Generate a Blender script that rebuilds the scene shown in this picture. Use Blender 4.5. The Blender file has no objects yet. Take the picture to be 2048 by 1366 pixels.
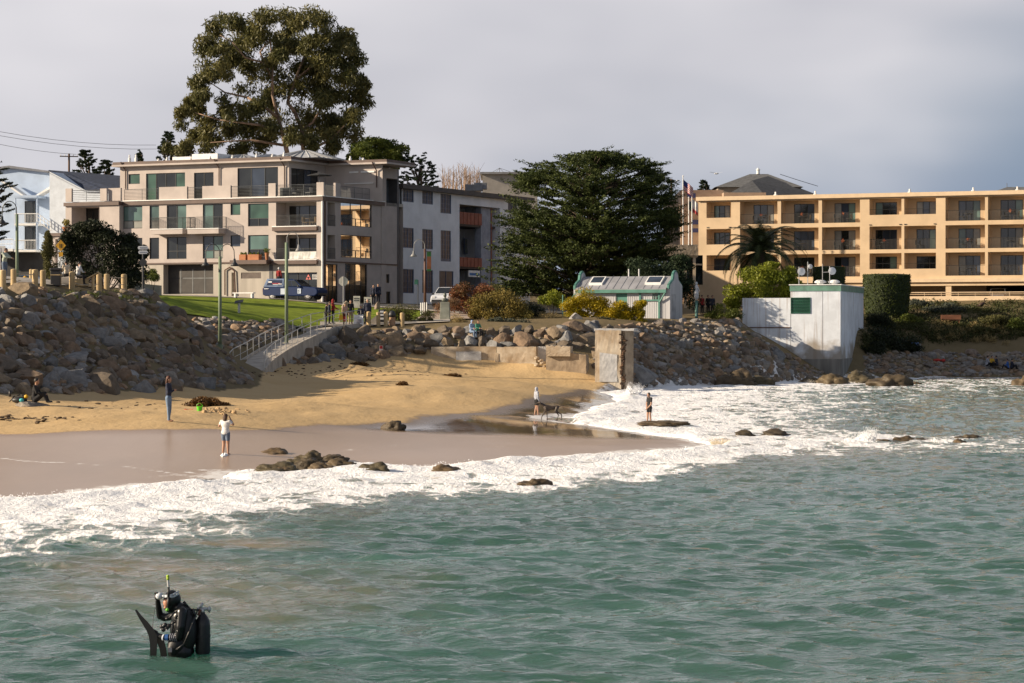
import bpy, bmesh, math, random
import numpy as np
from mathutils import Vector, Matrix, noise as mnoise
# ---------------------------------------------------------------- camera, sky, sun, exposure
SC = bpy.context.scene
COL = SC.collection
R = math.radians
F = 4836.0      # focal length in photo pixels (85 mm lens, photo 2048 px wide)
CH = 4.6        # camera height above the sea
HY = 650.0      # photo row of the horizon
cam = bpy.data.cameras.new('camera')
cam.lens = 85.0; cam.sensor_width = 36.0
cam.shift_y = -(683.0 - HY) / 2048.0
cam.clip_start = 0.5; cam.clip_end = 9000
camo = bpy.data.objects.new('camera', cam); COL.objects.link(camo)
camo.location = (0, 0, CH); camo.rotation_euler = (R(90), 0, 0)
SC.camera = camo

SUN_EL = 21.0
SUN_DIR = Vector((-math.cos(R(SUN_EL)) * 0.99, -math.cos(R(SUN_EL)) * 0.13, math.sin(R(SUN_EL)))).normalized()
W = bpy.data.worlds.new('World'); SC.world = W; W.use_nodes = True
nt = W.node_tree; nt.nodes.clear()
def _n(t, **k):
    n = nt.nodes.new(t)
    for a, b in k.items(): setattr(n, a, b)
    return n
sky = _n('ShaderNodeTexSky', sky_type='NISHITA', sun_disc=False)
sky.sun_elevation = R(SUN_EL); sky.sun_rotation = math.atan2(SUN_DIR.x, SUN_DIR.y)
sky.air_density = 1.0; sky.dust_density = 1.0; sky.altitude = 10
tc = _n('ShaderNodeTexCoord')
sep = _n('ShaderNodeSeparateXYZ'); nt.links.new(tc.outputs['Generated'], sep.inputs[0])
# cloud deck: soft stratus everywhere, thinning to clear blue-grey low on the right-hand horizon
mp = _n('ShaderNodeMapping'); mp.inputs['Scale'].default_value = (3.4, 3.4, 8)
nt.links.new(tc.outputs['Generated'], mp.inputs[0])
nz = _n('ShaderNodeTexNoise'); nz.inputs['Scale'].default_value = 1.6; nz.inputs['Detail'].default_value = 3; nz.inputs['Roughness'].default_value = 0.45
nt.links.new(mp.outputs[0], nz.inputs['Vector'])
cr = _n('ShaderNodeValToRGB')
cr.color_ramp.elements[0].position = 0.30; cr.color_ramp.elements[0].color = (0.335, 0.335, 0.365, 1)
cr.color_ramp.elements[1].position = 0.72; cr.color_ramp.elements[1].color = (0.495, 0.48, 0.495, 1)
nt.links.new(nz.outputs['Fac'], cr.inputs[0])
def _math(op, a, b=None):
    m = _n('ShaderNodeMath', operation=op)
    for i, v in enumerate((a, b)):
        if v is None: continue
        if isinstance(v, (int, float)): m.inputs[i].default_value = v
        else: nt.links.new(v, m.inputs[i])
    return m.outputs[0]
e1 = _math('MULTIPLY', sep.outputs['Z'], 12.0)
e2 = _math('MULTIPLY', sep.outputs['X'], -4.2)
e3 = _math('ADD', e1, e2)
nz2 = _math('MULTIPLY', _math('SUBTRACT', nz.outputs['Fac'], 0.5), 1.2)
e4 = _math('ADD', e3, nz2)
mr = _n('ShaderNodeMapRange', interpolation_type='SMOOTHSTEP'); mr.inputs['From Min'].default_value = -0.15; mr.inputs['From Max'].default_value = 0.85
nt.links.new(e4, mr.inputs['Value'])
# the deck is broken overhead: blue shows between the clouds
thin_ = _n('ShaderNodeMapRange', interpolation_type='SMOOTHSTEP'); thin_.inputs['From Min'].default_value = 0.14; thin_.inputs['From Max'].default_value = 0.5; thin_.inputs['To Min'].default_value = 1.0; thin_.inputs['To Max'].default_value = 0.25
nt.links.new(sep.outputs['Z'], thin_.inputs['Value'])
mask_ = _math('MULTIPLY', mr.outputs[0], thin_.outputs[0])
skm = _n('ShaderNodeMixRGB', blend_type='MULTIPLY'); skm.inputs[0].default_value = 1; skm.inputs[2].default_value = (0.042, 0.042, 0.042, 1)
nt.links.new(sky.outputs[0], skm.inputs[1])
lowz = _n('ShaderNodeMapRange'); lowz.inputs['From Min'].default_value = 0.05; lowz.inputs['From Max'].default_value = 0.3; lowz.inputs['To Min'].default_value = 0.8; lowz.inputs['To Max'].default_value = 0.0
nt.links.new(sep.outputs['Z'], lowz.inputs['Value'])
hz = _n('ShaderNodeMixRGB'); nt.links.new(lowz.outputs[0], hz.inputs[0]); hz.inputs[2].default_value = (0.15, 0.195, 0.285, 1)
nt.links.new(skm.outputs[0], hz.inputs[1])
mx = _n('ShaderNodeMixRGB')
nt.links.new(mask_, mx.inputs[0]); nt.links.new(hz.outputs[0], mx.inputs[1]); nt.links.new(cr.outputs[0], mx.inputs[2])
bg = _n('ShaderNodeBackground'); bg.inputs['Strength'].default_value = 1.0
nt.links.new(mx.outputs[0], bg.inputs['Color'])
wo = _n('ShaderNodeOutputWorld'); nt.links.new(bg.outputs[0], wo.inputs[0])

sl = bpy.data.lights.new('sun', 'SUN'); sl.energy = 5.0; sl.angle = R(0.55); sl.color = (1.0, 0.83, 0.62)
so = bpy.data.objects.new('sun', sl); COL.objects.link(so); so.location = (-60, 80, 60)
so.rotation_euler = SUN_DIR.to_track_quat('Z', 'Y').to_euler()
SC.view_settings.view_transform = 'Standard'; SC.view_settings.look = 'None'
SC.view_settings.exposure = 0.76; SC.view_settings.gamma = 1.0
SC.view_settings.use_curve_mapping = False

# ---------------------------------------------------------------- helpers
RNG = random.Random(7)
def P(px, py, Y):
    """world point seen at photo pixel (px, py) at distance Y"""
    return Vector(((px - 1024) * Y / F, Y, CH - (py - HY) * Y / F))
def PX(px, Y): return (px - 1024) * Y / F
def PZ(py, Y): return CH - (py - HY) * Y / F
def clamp(a, lo=0., hi=1.): return max(lo, min(hi, a))
def sstep(a, b, x):
    t = np.clip((x - a) / (b - a), 0, 1); return t * t * (3 - 2 * t)

def wloc(o):
    v = Vector((0, 0, 0))
    while o is not None:
        v += o.location; o = o.parent
    return v
def tag(o, label=None, cat=None, group=None, kind=None):
    if label: o['label'] = label
    if cat: o['category'] = cat
    if group: o['group'] = group
    if kind: o['kind'] = kind
    return o
def thing(name, loc, label, cat, group=None):
    o = bpy.data.objects.new(name, None); COL.objects.link(o); o.location = loc
    o.empty_display_size = 0.2
    return tag(o, label, cat, group)
def copy_tree(o, parent=None):
    c = o.copy(); COL.objects.link(c); c.parent = parent
    for ch in [x for x in o.children]: copy_tree(ch, c)
    return c

class MB:
    """collects geometry in world space; build() links it as one mesh object"""
    def __init__(s): s.v = []; s.f = []; s.mi = []; s.cur = 0
    def add(s, vs, fs):
        b = len(s.v); s.v += [tuple(v) for v in vs]
        for f in fs: s.f.append(tuple(b + i for i in f)); s.mi.append(s.cur)
        return s
    def quad(s, a, b, c, d): return s.add([a, b, c, d], [(0, 1, 2, 3)])
    def hexa(s, p):   # 8 corners: bottom 4 ccw, top 4
        return s.add(p, [(3, 2, 1, 0), (4, 5, 6, 7), (0, 1, 5, 4), (1, 2, 6, 5), (2, 3, 7, 6), (3, 0, 4, 7)])
    def box(s, c, d, rz=0.0, M=None):
        hx, hy, hz = d[0] / 2, d[1] / 2, d[2] / 2
        p = [Vector(q) for q in ((-hx, -hy, -hz), (hx, -hy, -hz), (hx, hy, -hz), (-hx, hy, -hz), (-hx, -hy, hz), (hx, -hy, hz), (hx, hy, hz), (-hx, hy, hz))]
        if M is None: M = Matrix.Rotation(rz, 3, 'Z')
        return s.hexa([M @ q + Vector(c) for q in p])
    def tube(s, a, b, r0, r1=None, n=8, cap=True):
        a = Vector(a); b = Vector(b); r1 = r0 if r1 is None else r1
        d = (b - a)
        if d.length < 1e-6: return s
        q = d.to_track_quat('Z', 'Y'); vs = []
        for (c, r) in ((a, r0), (b, r1)):
            for i in range(n):
                t = 2 * math.pi * i / n; vs.append(c + q @ Vector((r * math.cos(t), r * math.sin(t), 0)))
        fs = [(i, (i + 1) % n, n + (i + 1) % n, n + i) for i in range(n)]
        if cap: fs += [tuple(range(n - 1, -1, -1)), tuple(range(n, 2 * n))]
        return s.add(vs, fs)
    def path(s, pts, r, n=6):
        for a, b in zip(pts[:-1], pts[1:]): s.tube(a, b, r if not callable(r) else r(a), None, n)
        return s
    def lathe(s, c, prof, n=14, M=None):
        c = Vector(c); vs = []
        for (r, z) in prof:
            for i in range(n):
                t = 2 * math.pi * i / n; q = Vector((r * math.cos(t), r * math.sin(t), z))
                if M is not None: q = M @ q
                vs.append(c + q)
        fs = []
        for k in range(len(prof) - 1):
            for i in range(n): fs.append((k * n + i, k * n + (i + 1) % n, (k + 1) * n + (i + 1) % n, (k + 1) * n + i))
        fs += [tuple(range(n - 1, -1, -1)), tuple(range((len(prof) - 1) * n, len(prof) * n))]
        return s.add(vs, fs)
    def prism(s, poly, ext):   # polygon (3D points), extruded by vector
        ext = Vector(ext); n = len(poly); poly = [Vector(p) for p in poly]
        vs = poly + [p + ext for p in poly]
        fs = [tuple(range(n - 1, -1, -1)), tuple(range(n, 2 * n))] + [(i, (i + 1) % n, n + (i + 1) % n, n + i) for i in range(n)]
        return s.add(vs, fs)
    def ball(s, c, r, sub=1, M=None):
        t = bmesh.new(); bmesh.ops.create_icosphere(t, subdivisions=sub, radius=1)
        rr = r if hasattr(r, '__len__') else (r, r, r)
        vs = []
        for v in t.verts:
            q = Vector((v.co.x * rr[0], v.co.y * rr[1], v.co.z * rr[2]))
            if M is not None: q = M @ q
            vs.append(q + Vector(c))
        fs = [tuple(v.index for v in f.verts) for f in t.faces]; t.free()
        return s.add(vs, fs)
    def build(s, name, mats, parent=None, origin=None, smooth=False, bevel=0):
        o0 = wloc(parent) if parent is not None else (Vector(origin) if origin is not None else Vector((0, 0, 0)))
        me = bpy.data.meshes.new(name)
        me.from_pydata([(v[0] - o0.x, v[1] - o0.y, v[2] - o0.z) for v in s.v], [], s.f)
        if not isinstance(mats, (list, tuple)): mats = [mats]
        for m in mats: me.materials.append(m)
        if len(mats) > 1: me.polygons.foreach_set('material_index', s.mi)
        if smooth: me.polygons.foreach_set('use_smooth', [True] * len(me.polygons))
        me.update()
        bm = bmesh.new(); bm.from_mesh(me); bmesh.ops.recalc_face_normals(bm, faces=bm.faces); bm.to_mesh(me); bm.free()
        o = bpy.data.objects.new(name, me); COL.objects.link(o)
        if parent is not None: o.parent = parent
        elif origin is not None: o.location = o0
        if bevel:
            b = o.modifiers.new('bevel', 'BEVEL'); b.width = bevel; b.segments = 2; b.limit_method = 'ANGLE'
        return o
    def base(s):
        a = np.array(s.v); return Vector(((a[:, 0].min() + a[:, 0].max()) / 2, (a[:, 1].min() + a[:, 1].max()) / 2, a[:, 2].min()))
def solo(name, mb, mat, label, cat, group=None, smooth=False, bevel=0):
    """a thing that is one mesh"""
    return tag(mb.build(name, mat, origin=mb.base(), smooth=smooth, bevel=bevel), label, cat, group)

# ---------------------------------------------------------------- materials
MATS = {}
def lin(c):
    return tuple(((x / 255.) / 12.92 if x / 255. <= 0.04045 else ((x / 255. + 0.055) / 1.055) ** 2.4) for x in c)
def mat(name, col, rough=0.7, var=0.12, vscale=1.5, bump=0.0, bscale=20.0, metal=0.0, spec=0.5, rnd=0.0, col2=None, streak=False, trans=0.0, detail=4, hue=0.0):
    if name in MATS: return MATS[name]
    m = bpy.data.materials.new(name); m.use_nodes = True; t = m.node_tree
    b = t.nodes['Principled BSDF']; L = t.links.new
    b.inputs['Roughness'].default_value = rough; b.inputs['Metallic'].default_value = metal
    b.inputs['Specular IOR Level'].default_value = spec
    col = tuple(col) + (1,)
    c2 = tuple(col2) + (1,) if col2 else tuple(clamp(x * (1 - var * 2.2)) for x in col[:3]) + (1,)
    if not col2: c1 = tuple(clamp(x * (1 + var)) for x in col[:3]) + (1,)
    else: c1 = col
    g = t.nodes.new('ShaderNodeNewGeometry'); vec = g.outputs['Position']
    if streak:
        mpn = t.nodes.new('ShaderNodeMapping'); mpn.inputs['Scale'].default_value = (1, 1, 0.12); L(vec, mpn.inputs[0]); vec = mpn.outputs[0]
    n = t.nodes.new('ShaderNodeTexNoise'); n.inputs['Scale'].default_value = vscale; n.inputs['Detail'].default_value = detail; n.inputs['Roughness'].default_value = 0.62
    L(vec, n.inputs['Vector'])
    r = t.nodes.new('ShaderNodeValToRGB'); r.color_ramp.elements[0].position = 0.36; r.color_ramp.elements[1].position = 0.64
    r.color_ramp.elements[0].color = c2; r.color_ramp.elements[1].color = c1
    L(n.outputs['Fac'], r.inputs[0]); out = r.outputs[0]
    if rnd:
        oi = t.nodes.new('ShaderNodeObjectInfo'); h = t.nodes.new('ShaderNodeHueSaturation')
        ma = t.nodes.new('ShaderNodeMapRange'); ma.inputs['To Min'].default_value = 1 - rnd; ma.inputs['To Max'].default_value = 1 + rnd
        L(oi.outputs['Random'], ma.inputs['Value']); L(ma.outputs[0], h.inputs['Value']); L(out, h.inputs['Color']); out = h.outputs[0]
        if hue:
            mb_ = t.nodes.new('ShaderNodeMapRange'); mb_.inputs['To Min'].default_value = 0.5 - hue; mb_.inputs['To Max'].default_value = 0.5 + hue
            L(oi.outputs['Random'], mb_.inputs['Value']); L(mb_.outputs[0], h.inputs['Hue'])
    L(out, b.inputs['Base Color'])
    if bump:
        n2 = t.nodes.new('ShaderNodeTexNoise'); n2.inputs['Scale'].default_value = bscale; n2.inputs['Detail'].default_value = 3
        L(g.outputs['Position'], n2.inputs['Vector'])
        bu = t.nodes.new('ShaderNodeBump'); bu.inputs['Strength'].default_value = bump; bu.inputs['Distance'].default_value = 0.5 / bscale
        L(n2.outputs['Fac'], bu.inputs['Height']); L(bu.outputs[0], b.inputs['Normal'])
    MATS[name] = m
    return m
def M8(name, rgb, **k): return mat(name, lin(rgb), **k)
def leafmat(name, c1, c2, rough=0.6, trans=0.25):
    """leaf colours vary by the per-face 'tone' attribute"""
    if name in MATS: return MATS[name]
    m = bpy.data.materials.new(name); m.use_nodes = True; t = m.node_tree; L = t.links.new
    b = t.nodes['Principled BSDF']; b.inputs['Roughness'].default_value = rough; b.inputs['Specular IOR Level'].default_value = 0.25
    a = t.nodes.new('ShaderNodeAttribute'); a.attribute_name = 'tone'
    r = t.nodes.new('ShaderNodeValToRGB'); r.color_ramp.elements[0].color = tuple(c1) + (1,); r.color_ramp.elements[1].color = tuple(c2) + (1,)
    L(a.outputs['Fac'], r.inputs[0]); L(r.outputs[0], b.inputs['Base Color'])
    tr = t.nodes.new('ShaderNodeBsdfTranslucent'); L(r.outputs[0], tr.inputs['Color'])
    ms = t.nodes.new('ShaderNodeMixShader'); ms.inputs[0].default_value = trans
    L(b.outputs[0], ms.inputs[1]); L(tr.outputs[0], ms.inputs[2]); L(ms.outputs[0], t.nodes['Material Output'].inputs[0])
    MATS[name] = m
    return m

# ---------------------------------------------------------------- numpy noise
def _hash(ix, iy, seed):
    h = (ix * 374761393 + iy * 668265263 + seed * 1442695041) & 0xFFFFFFFF
    h = ((h ^ (h >> 13)) * 1274126177) & 0xFFFFFFFF
    return ((h ^ (h >> 16)) & 0xFFFFFF) / float(0xFFFFFF)
def vnoise(x, y, seed=0):
    x = np.asarray(x, float); y = np.asarray(y, float)
    ix = np.floor(x).astype(np.int64); iy = np.floor(y).astype(np.int64); fx = x - ix; fy = y - iy
    fx = fx * fx * (3 - 2 * fx); fy = fy * fy * (3 - 2 * fy)
    a = _hash(ix, iy, seed); b = _hash(ix + 1, iy, seed); c = _hash(ix, iy + 1, seed); d = _hash(ix + 1, iy + 1, seed)
    return (a * (1 - fx) + b * fx) * (1 - fy) + (c * (1 - fx) + d * fx) * fy
def fbm(x, y, oct=4, seed=0):
    s = 0; a = 0.5
    for o in range(oct):
        s = s + a * vnoise(x * 2 ** o, y * 2 ** o, seed + o * 17); a *= 0.5
    return s
def poly_sd(x, y, poly):
    """signed distance to a polygon in plan (positive inside)"""
    x = np.asarray(x, float); y = np.asarray(y, float)
    d = np.full(x.shape, 1e9); ins = np.zeros(x.shape, bool); n = len(poly)
    for i in range(n):
        x0, y0 = poly[i]; x1, y1 = poly[(i + 1) % n]
        dx, dy = x1 - x0, y1 - y0
        t = np.clip(((x - x0) * dx + (y - y0) * dy) / (dx * dx + dy * dy + 1e-12), 0, 1)
        d = np.minimum(d, (x - x0 - t * dx) ** 2 + (y - y0 - t * dy) ** 2)
        c = ((y0 > y) != (y1 > y)) & (x < (x1 - x0) * (y - y0) / (y1 - y0 + 1e-12) + x0)
        ins ^= c
    d = np.sqrt(d)
    return np.where(ins, d, -d)
# ---------------------------------------------------------------- terrain heights
CTRL = []
def c(px, py, Y): CTRL.append((PX(px, Y), Y, PZ(py, Y)))
def cz(px, Y, z): CTRL.append((PX(px, Y), Y, z))
# foot and crest of the left riprap bank, plaza behind it
for a in ((-500, 795, 94), (-300, 792, 100), (0, 788, 108), (120, 787, 112), (250, 782, 117), (400, 777, 125), (470, 770, 131), (515, 769, 138), (450, 775, 128)): c(*a)
for a in ((-500, 582, 106), (-300, 582, 112), (0, 582, 122), (60, 582, 125), (120, 581, 129), (190, 581, 134), (260, 580, 140), (325, 596, 141), (372, 642, 142), (440, 694, 146), (485, 735, 143)): c(*a)
for a in ((-500, 140, 6.55), (-300, 140, 6.55), (0, 145, 6.55), (150, 150, 6.5), (260, 156, 6.35), (0, 180, 6.9), (150, 185, 6.9), (300, 180, 6.6), (-500, 180, 6.9),
          (0, 225, 7.6), (150, 222, 7.5), (330, 214, 7.25), (-500, 225, 7.6), (0, 207, 7.3), (330, 205, 7.1)): cz(*a)
# street, lawn, path
for a in ((500, 598, 206), (640, 607, 202), (760, 613, 206), (850, 613, 205), (470, 598, 202), (560, 600, 200), (700, 612, 199), (800, 618, 197), (330, 594, 168), (400, 630, 165), (470, 639, 166), (560, 644, 168), (640, 655, 172),
          (740, 655, 174), (830, 652, 175), (880, 646, 177), (600, 625, 184), (750, 632, 186), (500, 618, 184)): c(*a)
# ramp (concrete walk) down to the sand
for a in ((640, 668, 171), (575, 690, 163), (530, 712, 156), (505, 738, 150), (480, 712, 153), (545, 728, 154), (440, 694, 151), (500, 672, 160), (560, 660, 166)): c(*a)
# mid bank crest and foot, seawall, slope below the shed
for a in ((650, 659, 171.5), (760, 657, 171.5), (900, 656, 172), (1000, 662, 172), (1100, 655, 173), (1190, 650, 176), (1280, 649, 181), (1370, 641, 190), (1480, 640, 197)): c(*a)
for a in ((560, 724, 160), (650, 722, 165), (763, 717, 167), (850, 712, 168.5), (900, 724, 168.6), (1000, 739, 167.2), (1100, 747, 166.2), (1170, 752, 165.6), (1230, 768, 163.5), (1262, 768, 164),
          (1300, 768, 168), (1400, 768, 176), (1500, 763, 184), (1600, 757, 192), (1650, 757, 198)): c(*a)
for a in ((900, 170.6, 3.0), (1000, 169.8, 2.9), (1150, 169, 2.7), (1250, 169.5, 2.4), (1450, 186, 3.2), (1550, 191, 1.9), (1480, 192, 4.0)): cz(*a)
for a in ((950, 185, 5.0), (1050, 190, 5.2), (1000, 205, 5.9), (1150, 196, 5.0), (1260, 196, 5.0), (1370, 197, 4.95), (1250, 215, 5.4), (1400, 215, 5.4), (1450, 228, 5.8), (850, 188, 5.2), (1100, 178, 4.6),
          (1600, 210, 5.0), (1500, 207, 5.2), (1700, 210, 4.6), (1735, 204, 0.8), (1500, 250, 6.4), (1300, 250, 6.5), (1000, 240, 6.5)): cz(*a)
# bluff on the right
for a in ((1740, 748, 206), (1850, 741, 210), (1950, 739, 212), (2048, 737, 213), (2400, 735, 214), (1850, 713, 216), (1950, 707, 217), (2048, 712, 216), (2400, 712, 217),
          (1760, 672, 213), (1850, 655, 219), (1950, 645, 222), (2048, 642, 222), (2400, 640, 223), (1850, 617, 229), (1950, 612, 230), (2048, 611, 229), (1760, 628, 225), (2400, 610, 227)): c(*a)
for a in ((1850, 239, 7.0), (2048, 233, 7.0), (2400, 226, 7.0), (1700, 240, 6.9)): cz(*a)
for a in (-500, 0, 500, 1000, 1500, 2000, 2500):
    cz(a, 300, 9.0 if a < 1200 else 7.5); cz(a, 330, 10.0 if a < 1200 else 7.5)
# sand
for a in ((337, 842, 89.4), (0, 866, 86.5), (-400, 868, 86.5), (75, 808, 97), (0, 930, 74), (200, 926, 75.5), (451, 908, 79.6), (420, 821, 96), (250, 816, 97), (600, 800, 108), (600, 862, 91.5), (700, 851, 97),
          (785, 862, 97), (870, 833, 106), (800, 771, 128), (800, 741, 150), (650, 761, 140), (950, 771, 132), (1073, 829, 118), (1000, 801, 125), (1100, 791, 135), (1180, 779, 152), (1000, 890, 88), (1200, 890, 87),
          (1350, 888, 89), (800, 900, 83.5), (1250, 862, 102), (690, 928, 79), (1000, 870, 96), (-400, 930, 74), (550, 755, 146), (600, 738, 155), (700, 728, 160), (900, 750, 150), (1050, 765, 146)): c(*a)
SEA_PX = [(-900, 1010), (-300, 1004), (0, 999), (100, 991), (200, 979), (330, 970), (430, 963), (478, 941), (560, 944), (640, 940), (700, 927), (760, 932), (850, 934), (940, 927), (1040, 920), (1140, 914), (1240, 909), (1340, 901),
          (1402, 893), (1395, 885), (1330, 873), (1250, 861), (1190, 851), (1120, 843), (1085, 837), (1130, 831), (1165, 826), (1165, 818), (1205, 810), (1228, 800), (1212, 792), (1198, 786), (1260, 780), (1330, 776), (1460, 771),
          (1600, 763), (1730, 757), (1900, 755), (2100, 754), (2500, 750), (3600, 748)]
SEA = [(PX(x, F * (CH - .1) / (y - HY)), F * (CH - .1) / (y - HY)) for x, y in SEA_PX]
SEA = SEA[:] + [(1800., 150.), (1800., -700.), (-1800., -700.), (-1800., 40.)]
for (x, y) in SEA[:-4]: CTRL.append((x, y, 0.08))
A = np.array(CTRL)
def _rbf():
    xy = A[:, :2]; n = len(xy)
    d = np.sqrt(((xy[:, None] - xy[None]) ** 2).sum(-1))
    K = np.zeros((n + 3, n + 3)); K[:n, :n] = d - 0.02 * np.eye(n) * 10; K[:n, n] = 1; K[n, :n] = 1; K[:n, n + 1:] = xy; K[n + 1:, :n] = xy.T
    rhs = np.concatenate([A[:, 2], [0, 0, 0]])
    return np.linalg.lstsq(K, rhs, rcond=None)[0]
_w = _rbf()
GX = np.arange(-110, 110.01, 0.5); GY = np.arange(20, 330.01, 0.5)
_gx, _gy = np.meshgrid(GX, GY)
HG = np.zeros(_gx.shape)
for i in range(len(A)): HG += _w[i] * np.sqrt((_gx - A[i, 0]) ** 2 + (_gy - A[i, 1]) ** 2)
HG += _w[len(A)] + _w[len(A) + 1] * _gx + _w[len(A) + 2] * _gy
_sd = poly_sd(_gx, _gy, SEA)
HG = np.where(_sd > 0, 0.08 - 0.06 * _sd, np.maximum(HG, 0.08 + 0.004 * np.minimum(-_sd, 20)))
HG = np.maximum(HG, -3.0)
def H(x, y):
    x = np.asarray(x, float); y = np.asarray(y, float)
    u = np.clip((x - GX[0]) / 0.5, 0, len(GX) - 1.001); v = np.clip((y - GY[0]) / 0.5, 0, len(GY) - 1.001)
    i = u.astype(int); j = v.astype(int); a = u - i; b = v - j
    return (HG[j, i] * (1 - a) + HG[j, i + 1] * a) * (1 - b) + (HG[j + 1, i] * (1 - a) + HG[j + 1, i + 1] * a) * b
def hz_(x, y): return float(H(x, y))
def PG(px, py, y0=35., y1=320.):
    """ground point under a photo pixel"""
    Ys = np.arange(y0, y1, 0.1)
    z = CH - (py - HY) * Ys / F
    k = np.nonzero(z <= H((px - 1024) * Ys / F, Ys))[0]
    Y = Ys[k[0]] if len(k) else y1
    return Vector(((px - 1024) * Y / F, Y, CH - (py - HY) * Y / F))
def PH(px, Y, dz=0.0):
    x = PX(px, Y); return Vector((x, Y, hz_(x, Y) + dz))

# ---------------------------------------------------------------- ground materials
def sandmat():
    m = bpy.data.materials.new('sand'); m.use_nodes = True; t = m.node_tree; L = t.links.new; N = t.nodes.new
    b = t.nodes['Principled BSDF']; g = N('ShaderNodeNewGeometry')
    def noise(sc, det=4, mp=None, ro=0.6):
        n = N('ShaderNodeTexNoise'); n.inputs['Scale'].default_value = sc; n.inputs['Detail'].default_value = det; n.inputs['Roughness'].default_value = ro
        if mp:
            q = N('ShaderNodeMapping'); q.inputs['Scale'].default_value = mp; L(g.outputs['Position'], q.inputs[0]); L(q.outputs[0], n.inputs['Vector'])
        else: L(g.outputs['Position'], n.inputs['Vector'])
        return n.outputs['Fac']
    def mth(op, a, bb=None, cl=False):
        k = N('ShaderNodeMath'); k.operation = op; k.use_clamp = cl
        for i, v in enumerate((a, bb)):
            if v is None: continue
            if isinstance(v, (int, float)): k.inputs[i].default_value = v
            else: L(v, k.inputs[i])
        return k.outputs[0]
    def mix(f, a, bb):
        k = N('ShaderNodeMixRGB')
        for i, v in enumerate((f, a, bb)):
            if isinstance(v, tuple): k.inputs[i].default_value = v + (1,)
            elif isinstance(v, (int, float)): k.inputs[i].default_value = v
            else: L(v, k.inputs[i])
        return k.outputs[0]
    def ramp(v, lo, hi):
        k = N('ShaderNodeMapRange'); k.interpolation_type = 'SMOOTHSTEP'; k.inputs['From Min'].default_value = lo; k.inputs['From Max'].default_value = hi; L(v, k.inputs['Value']); return k.outputs[0]
    def attr(n):
        k = N('ShaderNodeAttribute'); k.attribute_name = n; return k.outputs['Fac']
    dry = mix(noise(0.35, 6), (0.46, 0.315, 0.155), (0.56, 0.41, 0.23))
    dry = mix(ramp(noise(2.2, 6, (1, 0.5, 1), 0.75), 0.60, 0.72), dry, (0.36, 0.235, 0.12))
    dry = mix(mth('MULTIPLY', ramp(noise(14, 3), 0.62, 0.74), 0.35), dry, (0.30, 0.20, 0.11))
    wetc = mix(noise(0.5, 4), (0.25, 0.175, 0.125), (0.33, 0.235, 0.17))
    wn = mth('MULTIPLY', mth('SUBTRACT', noise(0.45, 5, (1, 0.45, 1)), 0.5), 2.4)
    wet = mth('ADD', attr('wet'), wn)
    wf = ramp(wet, -0.35, 0.35)
    film = ramp(wet, 0.1, 2.2)
    mir = attr('mirror')
    pale = mix(noise(0.6, 5, (1, 0.4, 1)), (0.345, 0.25, 0.18), (0.42, 0.31, 0.23))  # swash film: suspended sand, with bright sky reflection also put into the colour
    wetc = mix(mth('MULTIPLY', film, mth('SUBTRACT', 1.0, mir)), wetc, pale)
    wetc = mix(mth('MULTIPLY', mir, 0.85), wetc, (0.13, 0.092, 0.058))
    col = mix(wf, dry, wetc)
    soil = mix(noise(1.2, 5), (0.13, 0.10, 0.055), (0.21, 0.165, 0.095))
    col = mix(ramp(mth('ADD', attr('soil'), mth('MULTIPLY', mth('SUBTRACT', noise(1.1, 4), 0.5), 0.6)), 0.42, 0.58), col, soil)
    # thin foam left on the wet sand
    fo = mth('ADD', attr('foam'), mth('MULTIPLY', mth('SUBTRACT', noise(2.2, 6, (1, 0.7, 1), 0.72), 0.5), 1.5))
    ff = mth('MULTIPLY', ramp(fo, 0.50, 0.72), ramp(attr('foam'), 0.02, 0.25))
    col = mix(ff, col, (0.74, 0.72, 0.70))
    L(col, b.inputs['Base Color'])
    ro = mix(film, mix(wf, (0.9, 0.9, 0.9), (0.35, 0.35, 0.35)), mix(mir, (0.28, 0.28, 0.28), (0.07, 0.07, 0.07)))
    ro = mix(ff, ro, (0.7, 0.7, 0.7))
    L(ro, b.inputs['Roughness'])
    b.inputs['IOR'].default_value = 1.36
    sp = mix(wf, (0.1, 0.1, 0.1), mix(mir, (0.4, 0.4, 0.4), (0.5, 0.5, 0.5))); L(sp, b.inputs['Specular IOR Level'])
    dryb = mth('SUBTRACT', 1.0, wf)
    h1 = mth('MULTIPLY', noise(2.6, 4, (1, 0.8, 1)), mth('MULTIPLY', dryb, 0.075))
    h2 = mth('MULTIPLY', noise(0.9, 3, (1, 0.35, 1)), 0.02)
    bu = N('ShaderNodeBump'); bu.inputs['Strength'].default_value = 0.6; bu.inputs['Distance'].default_value = 1.0
    L(mth('ADD', h1, h2), bu.inputs['Height']); L(bu.outputs[0], b.inputs['Normal'])
    return m

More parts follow.
